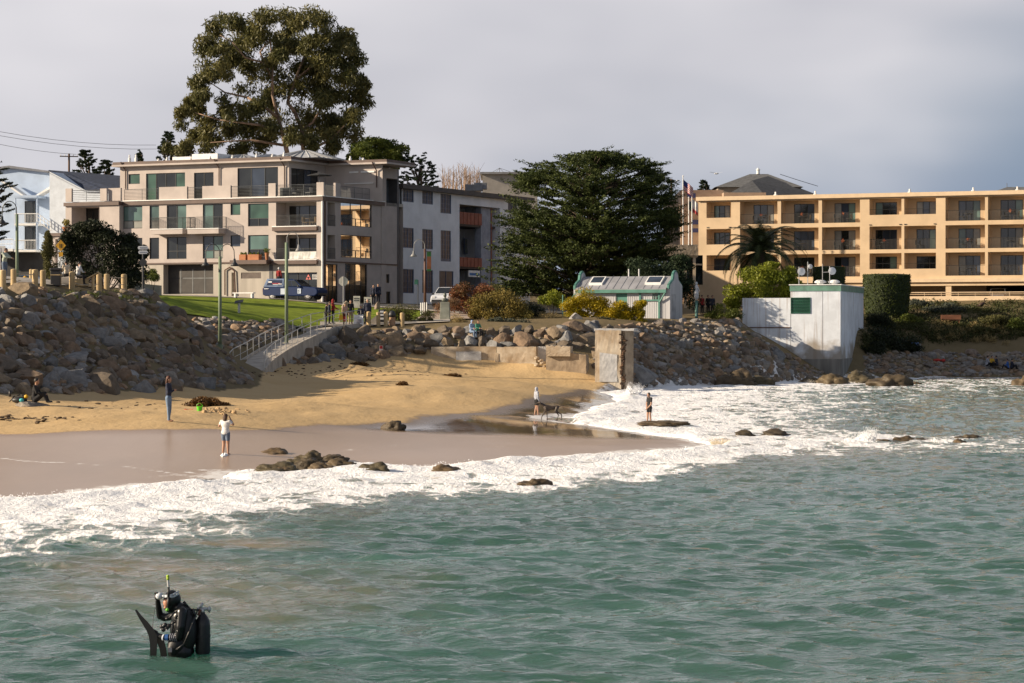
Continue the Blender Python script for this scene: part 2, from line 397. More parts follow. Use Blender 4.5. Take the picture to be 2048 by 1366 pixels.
def axis(segs):
    out = []
    for a, bb, s in segs: out += list(np.arange(a, bb, s))
    out.append(segs[-1][1]); return np.array(out)
def sheet(name, xs, ys, zf, m, attrs, kind='structure'):
    X, Y = np.meshgrid(xs, ys); Z = zf(X, Y)
    nx, ny = len(xs), len(ys)
    v = np.stack([X, Y, Z], -1).reshape(-1, 3)
    i = np.arange(nx * ny).reshape(ny, nx)
    f = np.stack([i[:-1, :-1], i[:-1, 1:], i[1:, 1:], i[1:, :-1]], -1).reshape(-1, 4)
    me = bpy.data.meshes.new(name)
    me.vertices.add(len(v)); me.vertices.foreach_set('co', v.ravel())
    me.loops.add(f.size); me.loops.foreach_set('vertex_index', f.ravel().astype(np.int32))
    me.polygons.add(len(f)); me.polygons.foreach_set('loop_start', (np.arange(len(f)) * 4).astype(np.int32))
    me.polygons.foreach_set('use_smooth', np.ones(len(f), bool))
    me.update(calc_edges=True); me.validate()
    me.materials.append(m)
    for k, fn in attrs.items():
        a = me.attributes.new(k, 'FLOAT', 'POINT'); a.data.foreach_set('value', np.asarray(fn(X, Y), np.float32).ravel())
    o = bpy.data.objects.new(name, me); COL.objects.link(o); o['kind'] = kind
    return o

WETL = [(-500, 869), (0, 867), (120, 865), (230, 861), (350, 857), (450, 860), (520, 858), (620, 853), (700, 847), (800, 843), (865, 832), (930, 826), (985, 818), (1040, 803), (1095, 790), (1150, 780), (1200, 776), (1330, 772), (1450, 766)]
WET = [tuple(PG(x, y)[:2]) for x, y in WETL] + [(60, 178), (60, 20), (-110, 20), (-110, 86)]
BEACH = [tuple(PG(x, y)[:2]) for x, y in ((-500, 789), (0, 788), (250, 783), (400, 778), (520, 771))] + [(-15.4, 151), (PX(560, 161), 161), (PX(650, 166), 166), (PX(763, 168), 168), (PX(850, 170.5), 170.5), (PX(1180, 168.6), 168.6), (PX(1300, 170), 170), (PX(1450, 182), 182), (40, 200), (130, 205), (130, 0), (-130, 0)]
def polyline_d(X, Y, pts):
    d = np.full(X.shape, 1e9)
    for (x0, y0), (x1, y1) in zip(pts[:-1], pts[1:]):
        dx, dy = x1 - x0, y1 - y0
        t = np.clip(((X - x0) * dx + (Y - y0) * dy) / (dx * dx + dy * dy), 0, 1)
        d = np.minimum(d, np.hypot(X - x0 - t * dx, Y - y0 - t * dy))
    return d
SWL = [[tuple(PG(x, y)[:2]) for x, y in l] for l in ([(-100, 905), (0, 915), (100, 925), (250, 937), (380, 947), (455, 955)], [(330, 952), (420, 938), (480, 940)], [(600, 906), (700, 898), (800, 893), (900, 888)], [(960, 893), (1080, 886), (1180, 882)], [(560, 866), (800, 868), (1000, 872)])]
def sandfoam(X, Y):
    X = X + (fbm(X * .35, Y * .3, 3, 44) - .45) * 2.2; Y = Y + (fbm(X * .3, Y * .3, 3, 45) - .45) * 2.4
    s = poly_sd(X, Y, SEA)
    f = 0.75 * sstep(-1.6, 0.0, s)
    for l, w, k in zip(SWL, (0.3, 0.7, 0.5, 0.5, 0.4), (0.85, 0.62, 0.5, 0.42, 0.3)):
        f = np.maximum(f, k * (1 - sstep(0, w, polyline_d(X, Y, l))))
    return f
MIR = [tuple(PG(x, y)[:2]) for x, y in ((690, 851), (790, 845), (870, 829), (960, 822), (1050, 801), (1110, 788), (1190, 779), (1232, 800), (1170, 822), (1100, 838), (1250, 864), (1340, 878), (1180, 874), (1000, 868), (820, 860))]
def sandmirror(X, Y): return sstep(-2.2, 1.5, poly_sd(X, Y, MIR) + (fbm(X * .5, Y * .25, 3, 8) - .45) * 3)
def sandwet(X, Y): return np.clip(poly_sd(X, Y, WET), -6, 6)
def sandsoil(X, Y): return 1 - sstep(-1.0, 1.0, poly_sd(X, Y, BEACH))
def sand_z(X, Y):
    z = H(X, Y)
    dry = sstep(0.5, 4, -poly_sd(X, Y, WET)) * sstep(-1, 1, poly_sd(X, Y, BEACH)) * (Y < 175)
    z = z + dry * ((fbm(X * 0.9, Y * 0.5, 3, 5) - 0.45) * 0.15 + (fbm(X * 2.3, Y * 1.4, 2, 9) - 0.4) * 0.06)
    return z
xs = axis([(-1500, -300, 150), (-300, -110, 12), (-110, -32, 1.2), (-32, 22, 0.3), (22, 64, 0.6), (64, 110, 2), (110, 300, 12), (300, 1500, 150)])
ys = axis([(-700, 20, 60), (20, 58, 1.5), (58, 112, 0.3), (112, 240, 0.5), (240, 330, 2), (330, 600, 15), (600, 3000, 200)])
sheet('sand_beach', xs, ys, sand_z, sandmat(), {'wet': sandwet, 'soil': sandsoil, 'foam': sandfoam, 'mirror': sandmirror})

# ---------------------------------------------------------------- sea
FOAMC = np.array([(1250, 790, 1), (1350, 790, .95), (1450, 790, .85), (1600, 787, .62), (1750, 792, .3), (1900, 800, .2), (1200, 845, .95), (1300, 830, 1), (1450, 830, .8), (1550, 850, .6), (1600, 828, .5), (1700, 820, .36), (1700, 850, .2),
                  (1850, 840, .05), (2048, 800, .15), (1600, 766, .95), (1750, 770, .8), (1900, 768, .72), (2048, 765, .6), (1720, 882, .85), (1650, 886, .75), (1800, 888, .62), (1900, 888, .5), (2000, 892, .34), (1500, 880, .85), (1400, 900, 1),
                  (1500, 905, .8), (1600, 910, .35), (1750, 908, .12), (2000, 920, .0), (1600, 950, 0), (2048, 860, .05), (1900, 862, .05), (1550, 815, .62), (1650, 800, .5), (1800, 820, .25), (2048, 830, .1), (2300, 800, .1), (2300, 900, 0), (1480, 860, .8), (1600, 870, .6), (1350, 860, .95)])
def foam_density(X, Y):
    Ys = np.maximum(Y, 12.0)
    px = 1024 + F * X / Ys; py = HY + F * (CH - .1) / Ys
    yF = np.interp(px, [-600, 0, 200, 430, 480, 700, 940, 1140, 1340, 1402, 1500], [1006, 998, 978, 963, 940, 927, 926, 913, 901, 893, 885])
    yB = np.interp(px, [-600, 0, 200, 330, 420, 560, 700, 900, 1100, 1300, 1420, 1520, 1620], [1140, 1122, 1108, 1100, 1082, 1052, 1022, 1005, 990, 968, 942, 918, 905])
    s = (py - yF) / (yB - yF)
    wob = (fbm(X * 0.22, Y * 0.12, 3, 31) - 0.44) * 0.55
    d = sstep(-0.06, 0.02, s) * (1 - sstep(0.40, 1.10, s + wob)) * (0.78 + 0.22 * (1 - sstep(0.05, 0.3, s))) * (px < 1650)
    # gap of silty water inside the broken wave on the left
    g = np.exp(-(((px - 520) / 170) ** 2 + ((py - 1050) / 16) ** 2)); d = d * (1 - 0.6 * g)
    g = np.exp(-(((px - 130) / 160) ** 2 + ((py - 1062) / 9) ** 2)); d = d * (1 - 0.45 * g)
    w = 1.0 / (((px[..., None] - FOAMC[:, 0]) / 60.0) ** 2 + ((py[..., None] - FOAMC[:, 1]) / 12.0) ** 2 + 0.05) ** 1.5
    d2 = (w * FOAMC[:, 2]).sum(-1) / w.sum(-1)
    d2 = d2 * sstep(1040, 1200, px) * (1 - sstep(900, 930, py)) * (py > 700)
    return np.clip(np.maximum(d, d2 * (0.84 - 0.26 * sstep(1560, 1760, px) * (py < 868))), 0, 1), px, py, s
def _chunk(fn, X, Y):
    return np.concatenate([fn(X[i:i + 40], Y[i:i + 40]) for i in range(0, len(X), 40)])
_FD = {}
def foamattr(X, Y):
    return _chunk(lambda a, b: foam_density(a, b)[0], X, Y)
def silt(X, Y):
    def f(a, b):
        d, px, py, s = foam_density(a, b)
        sd = poly_sd(a, b, SEA)
        k = 0.9 * np.exp(-np.clip(sd, 0, 99) / 12.0)
        k = np.maximum(k, 0.9 * np.exp(-(((px - 480) / 190) ** 2 + ((py - 1085) / 13) ** 2)))
        k = np.maximum(k, 0.75 * np.exp(-(((px - 300) / 330) ** 2 + ((py - 1130) / 40) ** 2)))
        k = np.maximum(k, 0.6 * np.exp(-(((px - 400) / 700) ** 2 + ((py - 1180) / 80) ** 2)))
        return k
    return _chunk(f, X, Y)
def sea_z(X, Y):
    def f(a, b):
        d, px, py, s = foam_density(a, b)
        sd = poly_sd(a, b, SEA)
        dep = sstep(0.5, 14, sd)
        q = (fbm(a * 0.05, b * 0.05, 2, 3) - 0.4) * 9
        sw = np.sin(2 * np.pi * (sd + q) / 9.0); sw = sw + 0.35 * np.sin(4 * np.pi * (sd + q) / 9.0 + 0.6)
        z = 0.055 * sw * sstep(8, 18, sd) * (1 - 0.65 * sstep(30, 60, sd))
        rr = np.random.RandomState(4)
        for i in range(26):
            lam = 0.46 * 1.15 ** i if i < 18 else 0.5 + 0.09 * (i - 18)
            th = rr.normal(-1.9, 0.55); am = 0.0105 * lam ** 0.5 * (1.0 if lam < 1.2 else 0.42)
            wx = (fbm(a * 0.11 + i, b * 0.11, 2, i) - 0.4) * 5.0
            env = 0.35 + 1.3 * vnoise(a * 0.16 + 7 * i, b * 0.1, 90 + i)
            ph = 2 * np.pi * (a * np.cos(th) + b * np.sin(th)) / lam + wx + rr.rand() * 6.28
            z = z + am * env * np.sin(ph) * (0.25 + 0.75 * dep)
        lump = (fbm(a * 0.9, b * 0.55, 4, 61) - 0.42)
        z = z + d * (0.02 + 0.30 * lump) * sstep(-0.2, 1.4, sd)
        fr = np.exp(-((sd - 1.2) / 1.3) ** 2) * (0.05 + 0.16 * vnoise(a * 0.45, b * 0.3, 77)) * (d > 0.4) * ((px < 1450) & (py > 880) | (px > 1150))
        z = z + fr * (0.7 + 0.6 * (fbm(a * 2.2, b * 2.2, 3, 5) - 0.4))
        z = z + 0.11 * (1 - sstep(6, 26, sd))
        edge = sstep(-0.35, 0.45, sd + (fbm(a * 0.3, b * 0.3, 4, 12) - 0.45) * 3.2)
        return np.where(sd < -3, -1.5, z * edge + (H(a, b) - 0.25) * (1 - edge))
    return _chunk(f, X, Y)
def seamat():
    m = bpy.data.materials.new('sea_water'); m.use_nodes = True; t = m.node_tree; L = t.links.new; N = t.nodes.new
    b = t.nodes['Principled BSDF']; g = N('ShaderNodeNewGeometry')
    def noise(sc, det=4, mp=None, ro=0.6, dist=0.0):
        n = N('ShaderNodeTexNoise'); n.inputs['Scale'].default_value = sc; n.inputs['Detail'].default_value = det; n.inputs['Roughness'].default_value = ro; n.inputs['Distortion'].default_value = dist
        if mp:
            q = N('ShaderNodeMapping'); q.inputs['Scale'].default_value = mp; L(g.outputs['Position'], q.inputs[0]); L(q.outputs[0], n.inputs['Vector'])
        else: L(g.outputs['Position'], n.inputs['Vector'])
        return n.outputs['Fac']
    def mth(op, a, bb=None, cl=False):
        k = N('ShaderNodeMath'); k.operation = op; k.use_clamp = cl
        for i, v in enumerate((a, bb)):
            if v is None: continue
            if isinstance(v, (int, float)): k.inputs[i].default_value = v
            else: L(v, k.inputs[i])
        return k.outputs[0]
    def mix(f, a, bb):
        k = N('ShaderNodeMixRGB')
        for i, v in enumerate((f, a, bb)):
            if isinstance(v, tuple): k.inputs[i].default_value = v + (1,)
            elif isinstance(v, (int, float)): k.inputs[i].default_value = v
            else: L(v, k.inputs[i])
        return k.outputs[0]
    def ramp(v, lo, hi):
        k = N('ShaderNodeMapRange'); k.interpolation_type = 'SMOOTHSTEP'; k.inputs['From Min'].default_value = lo; k.inputs['From Max'].default_value = hi; L(v, k.inputs['Value']); return k.outputs[0]
    def attr(n):
        k = N('ShaderNodeAttribute'); k.attribute_name = n; return k.outputs['Fac']
    wcol = mix(ramp(noise(0.10, 5), 0.35, 0.65), (0.030, 0.084, 0.060), (0.056, 0.124, 0.102))
    wcol = mix(ramp(noise(0.5, 4, (1, 0.5, 1)), 0.5, 0.75), wcol, (0.034, 0.088, 0.056))
    sl_ = mth('ADD', attr('silt'), mth('MULTIPLY', mth('SUBTRACT', noise(0.35, 5, (1, 0.6, 1)), 0.5), 0.5))
    wcol = mix(ramp(sl_, 0.18, 0.95), wcol, (0.20, 0.175, 0.12))
    den = attr('foam')
    n1 = noise(0.75, 7, (0.85, 0.5, 1), 0.62, 0.5)
    n2 = noise(5.5, 5, (1, 0.6, 1), 0.7)
    vo = N('ShaderNodeTexVoronoi'); vo.feature = 'DISTANCE_TO_EDGE'; vo.inputs['Scale'].default_value = 1.5
    wq = N('ShaderNodeMapping'); wq.inputs['Scale'].default_value = (1, 0.55, 1)
    wn = N('ShaderNodeTexNoise'); wn.inputs['Scale'].default_value = 1.1; wn.inputs['Detail'].default_value = 4; L(g.outputs['Position'], wn.inputs['Vector'])
    wa = N('ShaderNodeMixRGB'); wa.blend_type = 'ADD'; wa.inputs[0].default_value = 0.9; L(g.outputs['Position'], wa.inputs[1]); L(wn.outputs['Color'], wa.inputs[2])
    L(wa.outputs[0], wq.inputs[0]); L(wq.outputs[0], vo.inputs['Vector'])
    lace = ramp(vo.outputs['Distance'], 0.16, 0.0)
    fv = mth('ADD', den, mth('MULTIPLY', mth('SUBTRACT', n1, 0.5), 2.3))
    fv = mth('ADD', fv, mth('MULTIPLY', mth('SUBTRACT', n2, 0.5), 0.32))
    fv = mth('ADD', fv, mth('MULTIPLY', lace, 0.26))
    ff = mth('MULTIPLY', mth('ADD', mth('MULTIPLY', ramp(fv, 0.48, 0.66), 0.75), mth('MULTIPLY', ramp(fv, 0.22, 0.5), 0.25)), ramp(den, 0.02, 0.22))
    fcol = mix(ramp(noise(1.1, 6, None, 0.7), 0.58, 0.78), (0.86, 0.865, 0.88), (0.62, 0.545, 0.43))
    col = mix(ff, wcol, fcol)
    L(col, b.inputs['Base Color'])
    L(mix(ff, (0.06, 0.06, 0.06), (0.75, 0.75, 0.75)), b.inputs['Roughness'])
    b.inputs['IOR'].default_value = 1.333
    b.subsurface_method = 'BURLEY'; b.inputs['Subsurface Radius'].default_value = (0.5, 1.4, 1.2); b.inputs['Subsurface Scale'].default_value = 1.0
    L(mth('SUBTRACT', 1.0, ff, True), b.inputs['Subsurface Weight'])
    h = mth('ADD', mth('MULTIPLY', noise(3.4, 4, (0.8, 1.5, 1), 0.55, 0.2), 0.055), mth('MULTIPLY', noise(9, 3, (0.8, 1.2, 1)), 0.016))
    h = mth('ADD', mth('MULTIPLY', h, mth('SUBTRACT', 1.0, mth('MULTIPLY', ff, 0.6))), mth('MULTIPLY', mth('ADD', mth('MULTIPLY', ff, .6), mth('MULTIPLY', mth('ADD', n2, n1), ff)), 0.13))
    bu = N('ShaderNodeBump'); bu.inputs['Strength'].default_value = 0.85; bu.inputs['Distance'].default_value = 1.0
    L(h, bu.inputs['Height']); L(bu.outputs[0], b.inputs['Normal'])
    return m
SEAM = seamat()
xs = axis([(-1600, -300, 120), (-300, -60, 10), (-60, -22, 0.6), (-22, 22, 0.115), (22, 60, 0.3), (60, 130, 4), (130, 300, 15), (300, 1600, 130)])
ys = axis([(-700, 0, 50), (0, 30, 1.5), (30, 55, 0.115), (55, 95, 0.2), (95, 215, 0.4), (215, 260, 5)])
sheet('sea', xs, ys, sea_z, SEAM, {'foam': foamattr, 'silt': silt})
# ---------------------------------------------------------------- lawn, street, plaza, ramp
def drape(name, front, back, m, n=24, k=10, dz=0.05, zfun=None):
    """strip between two plan polylines, laid on the ground"""
    def resample(pts, n):
        pts = [Vector((p[0], p[1], 0)) for p in pts]
        L = [0]
        for a, b in zip(pts[:-1], pts[1:]): L.append(L[-1] + (b - a).length)
        out = []
        for i in range(n + 1):
            s = L[-1] * i / n; j = max(q for q in range(len(L)) if L[q] <= s + 1e-9); j = min(j, len(pts) - 2)
            t = (s - L[j]) / max(1e-9, L[j + 1] - L[j]); out.append(pts[j].lerp(pts[j + 1], t))
        return out
    A_ = resample(front, n); B_ = resample(back, n); mb = MB(); vs = []
    for i in range(n + 1):
        for j in range(k + 1):
            p = A_[i].lerp(B_[i], j / k); z = hz_(p.x, p.y) + dz if zfun is None else zfun(p.x, p.y)
            vs.append((p.x, p.y, z))
    mb.add(vs, [(i * (k + 1) + j, i * (k + 1) + j + 1, (i + 1) * (k + 1) + j + 1, (i + 1) * (k + 1) + j) for i in range(n) for j in range(k)])
    o = mb.build(name, m, smooth=True); o['kind'] = 'structure'
    return o
def XY(*pts): return [(PX(a, Y), Y) for a, Y in pts]
grass = mat('lawn_grass', (0.19, 0.245, 0.022), 0.9, var=0.22, vscale=0.9, bump=0.5, bscale=30, detail=8, spec=0.1)
concrete = mat('pale_concrete', (0.40, 0.36, 0.31), 0.85, var=0.12, vscale=1.2, bump=0.15, bscale=30)
asphalt = mat('asphalt', (0.055, 0.055, 0.058), 0.9, var=0.15, vscale=2, bump=0.2, bscale=40)
LAWN_F = XY((322, 160), (345, 158), (400, 163), (470, 165), (560, 168), (640, 172.5), (740, 176), (830, 178.5), (884, 180))
LAWN_B = XY((300, 203), (400, 201.5), (500, 200), (560, 199), (640, 197.5), (740, 196), (820, 195), (884, 193))
drape('lawn', LAWN_F, LAWN_B, grass, 50, 14, 0.08)
drape('sidewalk', XY((280, 203.3), (400, 201.8), (500, 200.3), (560, 199.3), (640, 197.8), (740, 196.3), (830, 195.2), (960, 192)), XY((280, 205.3), (400, 203.6), (500, 202), (560, 201), (640, 199.5), (740, 198.2), (830, 197.2), (960, 194)), concrete, 40, 3, 0.13)
drape('street', XY((-300, 206), (150, 206), (300, 205.3), (500, 202), (640, 199.6), (740, 198.3), (830, 197.3), (960, 196), (1140, 203)), XY((-300, 216), (150, 216), (300, 214), (500, 208.6), (640, 206.5), (740, 208.5), (830, 213), (960, 220), (1140, 222)), asphalt, 50, 5, 0.09)
drape('plaza', XY((-400, 112), (0, 124.5), (120, 132), (255, 142)), XY((-400, 205), (0, 205), (120, 204), (290, 203)), concrete, 20, 16, 0.06)
drape('path', XY((640, 172.2), (740, 174.2), (830, 176), (900, 177)), XY((640, 174), (740, 176.5), (830, 179.5), (900, 184)), concrete, 16, 4, 0.10)
drape('path_by_statue', XY((830, 180.5), (886, 181), (940, 182)), XY((850, 192), (900, 193), (960, 194)), mat('pinkish_paving', (0.40, 0.31, 0.24), 0.85), 8, 4, 0.11)

# ramp with its curb wall
ramp_c = [P(700, 650, 174), P(650, 657, 171), P(610, 672, 166.5), P(575, 688, 161.5), P(545, 704, 156.5), P(520, 720, 152), P(500, 733, 148.5), P(494, 741, 146.5)]
mb = MB(); curb = MB(); LFT = []; RGT = []
for i, p in enumerate(ramp_c):
    d = (ramp_c[min(i + 1, 7)] - ramp_c[max(i - 1, 0)]); d.z = 0; d.normalize(); s = Vector((-d.y, d.x, 0))
    w = 0.9 if i < 6 else 1.05
    a = p - s * w; b = p + s * w
    if a.x > b.x: a, b = b, a
    LFT.append(a); RGT.append(b)
dn = Vector((0, 0, -1.6))
for i in range(7):
    mb.hexa([LFT[i] + dn, RGT[i] + dn, RGT[i + 1] + dn, LFT[i + 1] + dn, LFT[i], RGT[i], RGT[i + 1], LFT[i + 1]])
rampo = thing('concrete_ramp', ramp_c[-1] - Vector((0, 0, 1.0)), 'sloping concrete ramp with two metal handrails leading from the lawn to the sand', 'ramp')
mb.build('walkway', concrete, rampo)
for S, off in ((LFT, -0.12), (RGT, 0.12)):
    q = MB()
    for i in range(7):
        o1 = Vector((off, 0, 0)); up = Vector((0, 0, 0.16))
        a, b = S[i], S[i + 1]
        q.hexa([a + dn, a + o1 + dn, b + o1 + dn, b + dn, a + up, a + o1 + up, b + o1 + up, b + up])
    q.build('curb', concrete, rampo)
steel = mat('galvanised_steel', (0.50, 0.50, 0.50), 0.4, metal=0.6, var=0.08)
def resamp(S, n):
    L = [0]
    for a, b in zip(S[:-1], S[1:]): L.append(L[-1] + (b - a).length)
    out = []
    for i in range(n + 1):
        s = L[-1] * i / n; j = min(max(q for q in range(len(L)) if L[q] <= s + 1e-9), len(S) - 2)
        out.append(S[j].lerp(S[j + 1], (s - L[j]) / (L[j + 1] - L[j])))
    return out
for S in (LFT, RGT):
    r = MB(); pts = resamp(S, 14); top = [p + Vector((0, 0, 1.08)) for p in pts]
    r.path(top, 0.028, 6); r.path([p + Vector((0, 0, 0.55)) for p in pts], 0.014, 4)
    hr = r.build('handrail', steel, rampo, smooth=True)
    for p in pts: MB().tube(p, p + Vector((0, 0, 1.08)), 0.025, None, 6).build('post', steel, hr)

# ---------------------------------------------------------------- broken seawall and pillar
wallc = mat('old_board_marked_concrete', (0.54, 0.47, 0.37), 0.9, vscale=.8, bump=0.2, bscale=14, col2=(0.30, 0.22, 0.14), detail=8)
wallg = mat('pale_grey_patched_concrete', (0.46, 0.46, 0.46), 0.85, var=0.1, vscale=2, bump=0.2, bscale=12)
def slab(front, zt, zb, th, seed, jag=0.12, n=14, back=None):
    """rough slab along a plan line: front face points list [(x,y)], top heights list, bottom"""
    m_ = MB(); rr = random.Random(seed); (x0, y0), (x1, y1) = front
    d = Vector((x1 - x0, y1 - y0, 0)); nrm = Vector((d.y, -d.x, 0)).normalized()
    if nrm.y > 0: nrm = -nrm
    K = 8; grid = []
    for i in range(n + 1):
        t = i / n; col = []
        z1 = zt[0] + (zt[1] - zt[0]) * t + rr.uniform(-jag, jag) * (0.4 if 0 < i < n else 0.2)
        for j in range(K + 1):
            z = zb + (z1 - zb) * j / K; e = rr.uniform(-0.006, 0.008) + 0.03 * (mnoise.noise((x0 + d.x * t * 1.3, z * 1.4, seed)) if 0 < j else 0)
            tt = t + (rr.uniform(-0.25, 0.25) / n * (jag * 3) if i in (0, n) else 0)
            p = Vector((x0, y0, 0)) + d * tt + nrm * e; col.append(Vector((p.x, p.y, z)))
        grid.append(col)
    vs = []
    for col in grid:
        for p in col: vs.append(p)
        for p in col: vs.append(p - nrm * th)
    W2 = 2 * (K + 1); fs = []
    for i in range(n):
        for j in range(K):
            fs.append((i * W2 + j, (i + 1) * W2 + j, (i + 1) * W2 + j + 1, i * W2 + j + 1))
            fs.append((i * W2 + K + 1 + j, i * W2 + K + 2 + j, (i + 1) * W2 + K + 2 + j, (i + 1) * W2 + K + 1 + j))
        fs.append((i * W2 + K, (i + 1) * W2 + K, (i + 1) * W2 + 2 * K + 1, i * W2 + 2 * K + 1))
    for i in (0, n):
        for j in range(K): fs.append((i * W2 + j, i * W2 + j + 1, i * W2 + K + 2 + j, i * W2 + K + 1 + j))
    return m_.add(vs, fs)
def wp(px, Y): return (PX(px, Y), Y)
sw = thing('broken_seawall', Vector((PX(1000, 168), 168, 1.5)), 'low broken concrete seawall half buried in the dry sand below the boulders', 'seawall')
slab((wp(862, 169.2), wp(992, 168.4)), (3.08, 3.10), 0.6, 0.8, 1, 0.04).build('wall_panel', wallc, sw)
slab((wp(993, 168.2), wp(1072, 167.5)), (3.06, 3.10), 0.4, 0.85, 2, 0.08).build('wall_panel', wallc, sw)
slab((wp(1074, 168.0), wp(1102, 167.9)), (3.1, 3.1), 0.3, 0.6, 3, 0.05).build('grey_wall_panel', wallg, sw)
slab((wp(1092, 166.7), wp(1172, 166.1)), (2.95, 2.55), 0.2, 1.1, 4, 0.12).build('wall_panel', mat('dark_stained_concrete', (0.40, 0.32, 0.23), 0.9, vscale=1.0, bump=0.2, bscale=14, col2=(0.20, 0.155, 0.11), detail=8), sw)
slab((wp(1092, 166.4), wp(1140, 166.1)), (3.18, 3.12), 2.45, 1.3, 5, 0.12).build('cap_slab', wallc, sw)
slab((wp(912, 168.72), wp(962, 168.43)), (2.75, 2.75), 1.3, 0.1, 6, 0.03, 8).build('render_patch', wallg, sw)
slab((wp(990, 168.2), wp(997, 168.1)), (2.7, 2.6), 0.6, 0.3, 8, 0.03, 4).build('wall_rib', MATS['dark_stained_concrete'], sw)
for k in range(7):
    x = 1078 + RNG.uniform(-6, 18); MB().ball((PX(x, 167.2), 167.2, 1.35 + k * 0.16), (0.22, 0.2, 0.16), 1).build('rubble_lump', wallc, sw)
pl = thing('concrete_pillar', Vector((PX(1228, 164), 164, 0.4)), 'tall block of cracked old concrete standing alone at the edge of the surf', 'pillar')
slab((wp(1190, 164.0), wp(1242, 163.6)), (4.24, 4.24), 0.2, 1.5, 11, 0.05).build('block', wallc, pl)
slab((wp(1240, 163.95), wp(1255, 164.1)), (4.16, 4.18), 0.2, 1.0, 12, 0.1).build('crack_core', mat('rusty_core', (0.12, 0.065, 0.035), 0.95, vscale=3, bump=0.6, bscale=10, col2=(0.03, 0.02, 0.015)), pl)
slab((wp(1251, 163.7), wp(1267, 164.3)), (4.22, 4.22), 0.2, 1.4, 13, 0.05).build('block', MATS['dark_stained_concrete'], pl)
for k in range(26): z_ = .5 + 3.6 * k / 26; MB().ball((PX(1246 + RNG.uniform(-5, 5), 163.62), 163.62, z_), (RNG.uniform(.08, .2), .1, RNG.uniform(.06, .14)), 1).build('crack_lump', MATS['rusty_core'], pl)
slab((wp(1199, 163.86), wp(1234, 163.62)), (2.75, 2.6), 0.75, 0.14, 14, 0.02, 8).build('render_patch', wallg, pl)
slab((wp(1188, 164.1), wp(1268, 163.55)), (4.36, 4.36), 4.2, 1.6, 15, 0.06).build('top_slab', wallg, pl)

# ---------------------------------------------------------------- boulders
rockm = bpy.data.materials.new('riprap_rock'); rockm.use_nodes = True
def _rock(m, pal):
    t = m.node_tree; L = t.links.new; N = t.nodes.new; b = t.nodes['Principled BSDF']; b.inputs['Roughness'].default_value = 0.9; b.inputs['Specular IOR Level'].default_value = 0.2
    oi = N('ShaderNodeObjectInfo'); at = N('ShaderNodeAttribute'); at.attribute_name = 'tone'
    ad = N('ShaderNodeMath'); ad.operation = 'ADD'; L(oi.outputs['Random'], ad.inputs[0]); L(at.outputs['Fac'], ad.inputs[1])
    fr = N('ShaderNodeMath'); fr.operation = 'FRACT'; L(ad.outputs[0], fr.inputs[0])
    r = N('ShaderNodeValToRGB'); r.color_ramp.interpolation = 'LINEAR'
    while len(r.color_ramp.elements) < len(pal): r.color_ramp.elements.new(0.5)
    for i, cc in enumerate(pal):
        r.color_ramp.elements[i].position = i / (len(pal) - 1); r.color_ramp.elements[i].color = cc + (1,)
    L(fr.outputs[0], r.inputs[0])
    g = N('ShaderNodeNewGeometry'); n = N('ShaderNodeTexNoise'); n.inputs['Scale'].default_value = 2.6; n.inputs['Detail'].default_value = 7; n.inputs['Roughness'].default_value = 0.7; L(g.outputs['Position'], n.inputs['Vector'])
    mr_ = N('ShaderNodeMapRange'); mr_.inputs['From Min'].default_value = 0.3; mr_.inputs['From Max'].default_value = 0.7; mr_.inputs['To Min'].default_value = 0.55; mr_.inputs['To Max'].default_value = 1.3; L(n.outputs['Fac'], mr_.inputs['Value'])
    h = N('ShaderNodeHueSaturation'); L(r.outputs[0], h.inputs['Color']); L(mr_.outputs[0], h.inputs['Value']); L(h.outputs[0], b.inputs['Base Color'])
    bu = N('ShaderNodeBump'); bu.inputs['Strength'].default_value = 0.55; bu.inputs['Distance'].default_value = 0.12; L(n.outputs['Fac'], bu.inputs['Height']); L(bu.outputs[0], b.inputs['Normal'])
PAL = [(0.19, 0.15, 0.12), (0.26, 0.24, 0.215), (0.29, 0.225, 0.155), (0.185, 0.18, 0.18), (0.30, 0.20, 0.125), (0.22, 0.175, 0.135), (0.32, 0.315, 0.31), (0.15, 0.12, 0.095)]
_rock(rockm, PAL)
def rockmesh(seed, sub=3):
    rr = random.Random(seed); bm = bmesh.new(); bmesh.ops.create_icosphere(bm, subdivisions=sub, radius=1)
    planes = [(Vector((rr.gauss(0, 1), rr.gauss(0, 1), rr.gauss(0, 0.8))).normalized(), rr.uniform(0.42, 0.78)) for _ in range(17)]
    off = Vector((rr.uniform(0, 50), rr.uniform(0, 50), rr.uniform(0, 50)))
    for v in bm.verts:
        p = v.co.copy()
        for nn, dd in planes:
            e = p.dot(nn) - dd
            if e > 0: p -= nn * e * 0.99
        p *= 1.14 + 0.05 * mnoise.noise(p * 1.9 + off) + 0.03 * mnoise.noise(p * 4.5 + off)
        v.co = p
    me = bpy.data.meshes.new('boulder'); bm.to_mesh(me); bm.free(); me.materials.append(rockm)
    me.polygons.foreach_set('use_smooth', [False] * len(me.polygons))
    return me
RM = [rockmesh(100 + i, 3 if i < 10 else 2) for i in range(16)]
ROCKC = []
for nm_, pal_ in (('grey', [(.15, .15, .15), (.24, .235, .23)]), ('tan', [(.24, .185, .125), (.20, .155, .11)]), ('rusty brown', [(.22, .155, .105), (.18, .135, .10)]), ('dark brown', [(.13, .105, .08), (.165, .135, .105)])):
    m_ = bpy.data.materials.new(nm_.replace(' ', '_') + '_rock'); m_.use_nodes = True; _rock(m_, pal_); ROCKC.append((nm_, m_))
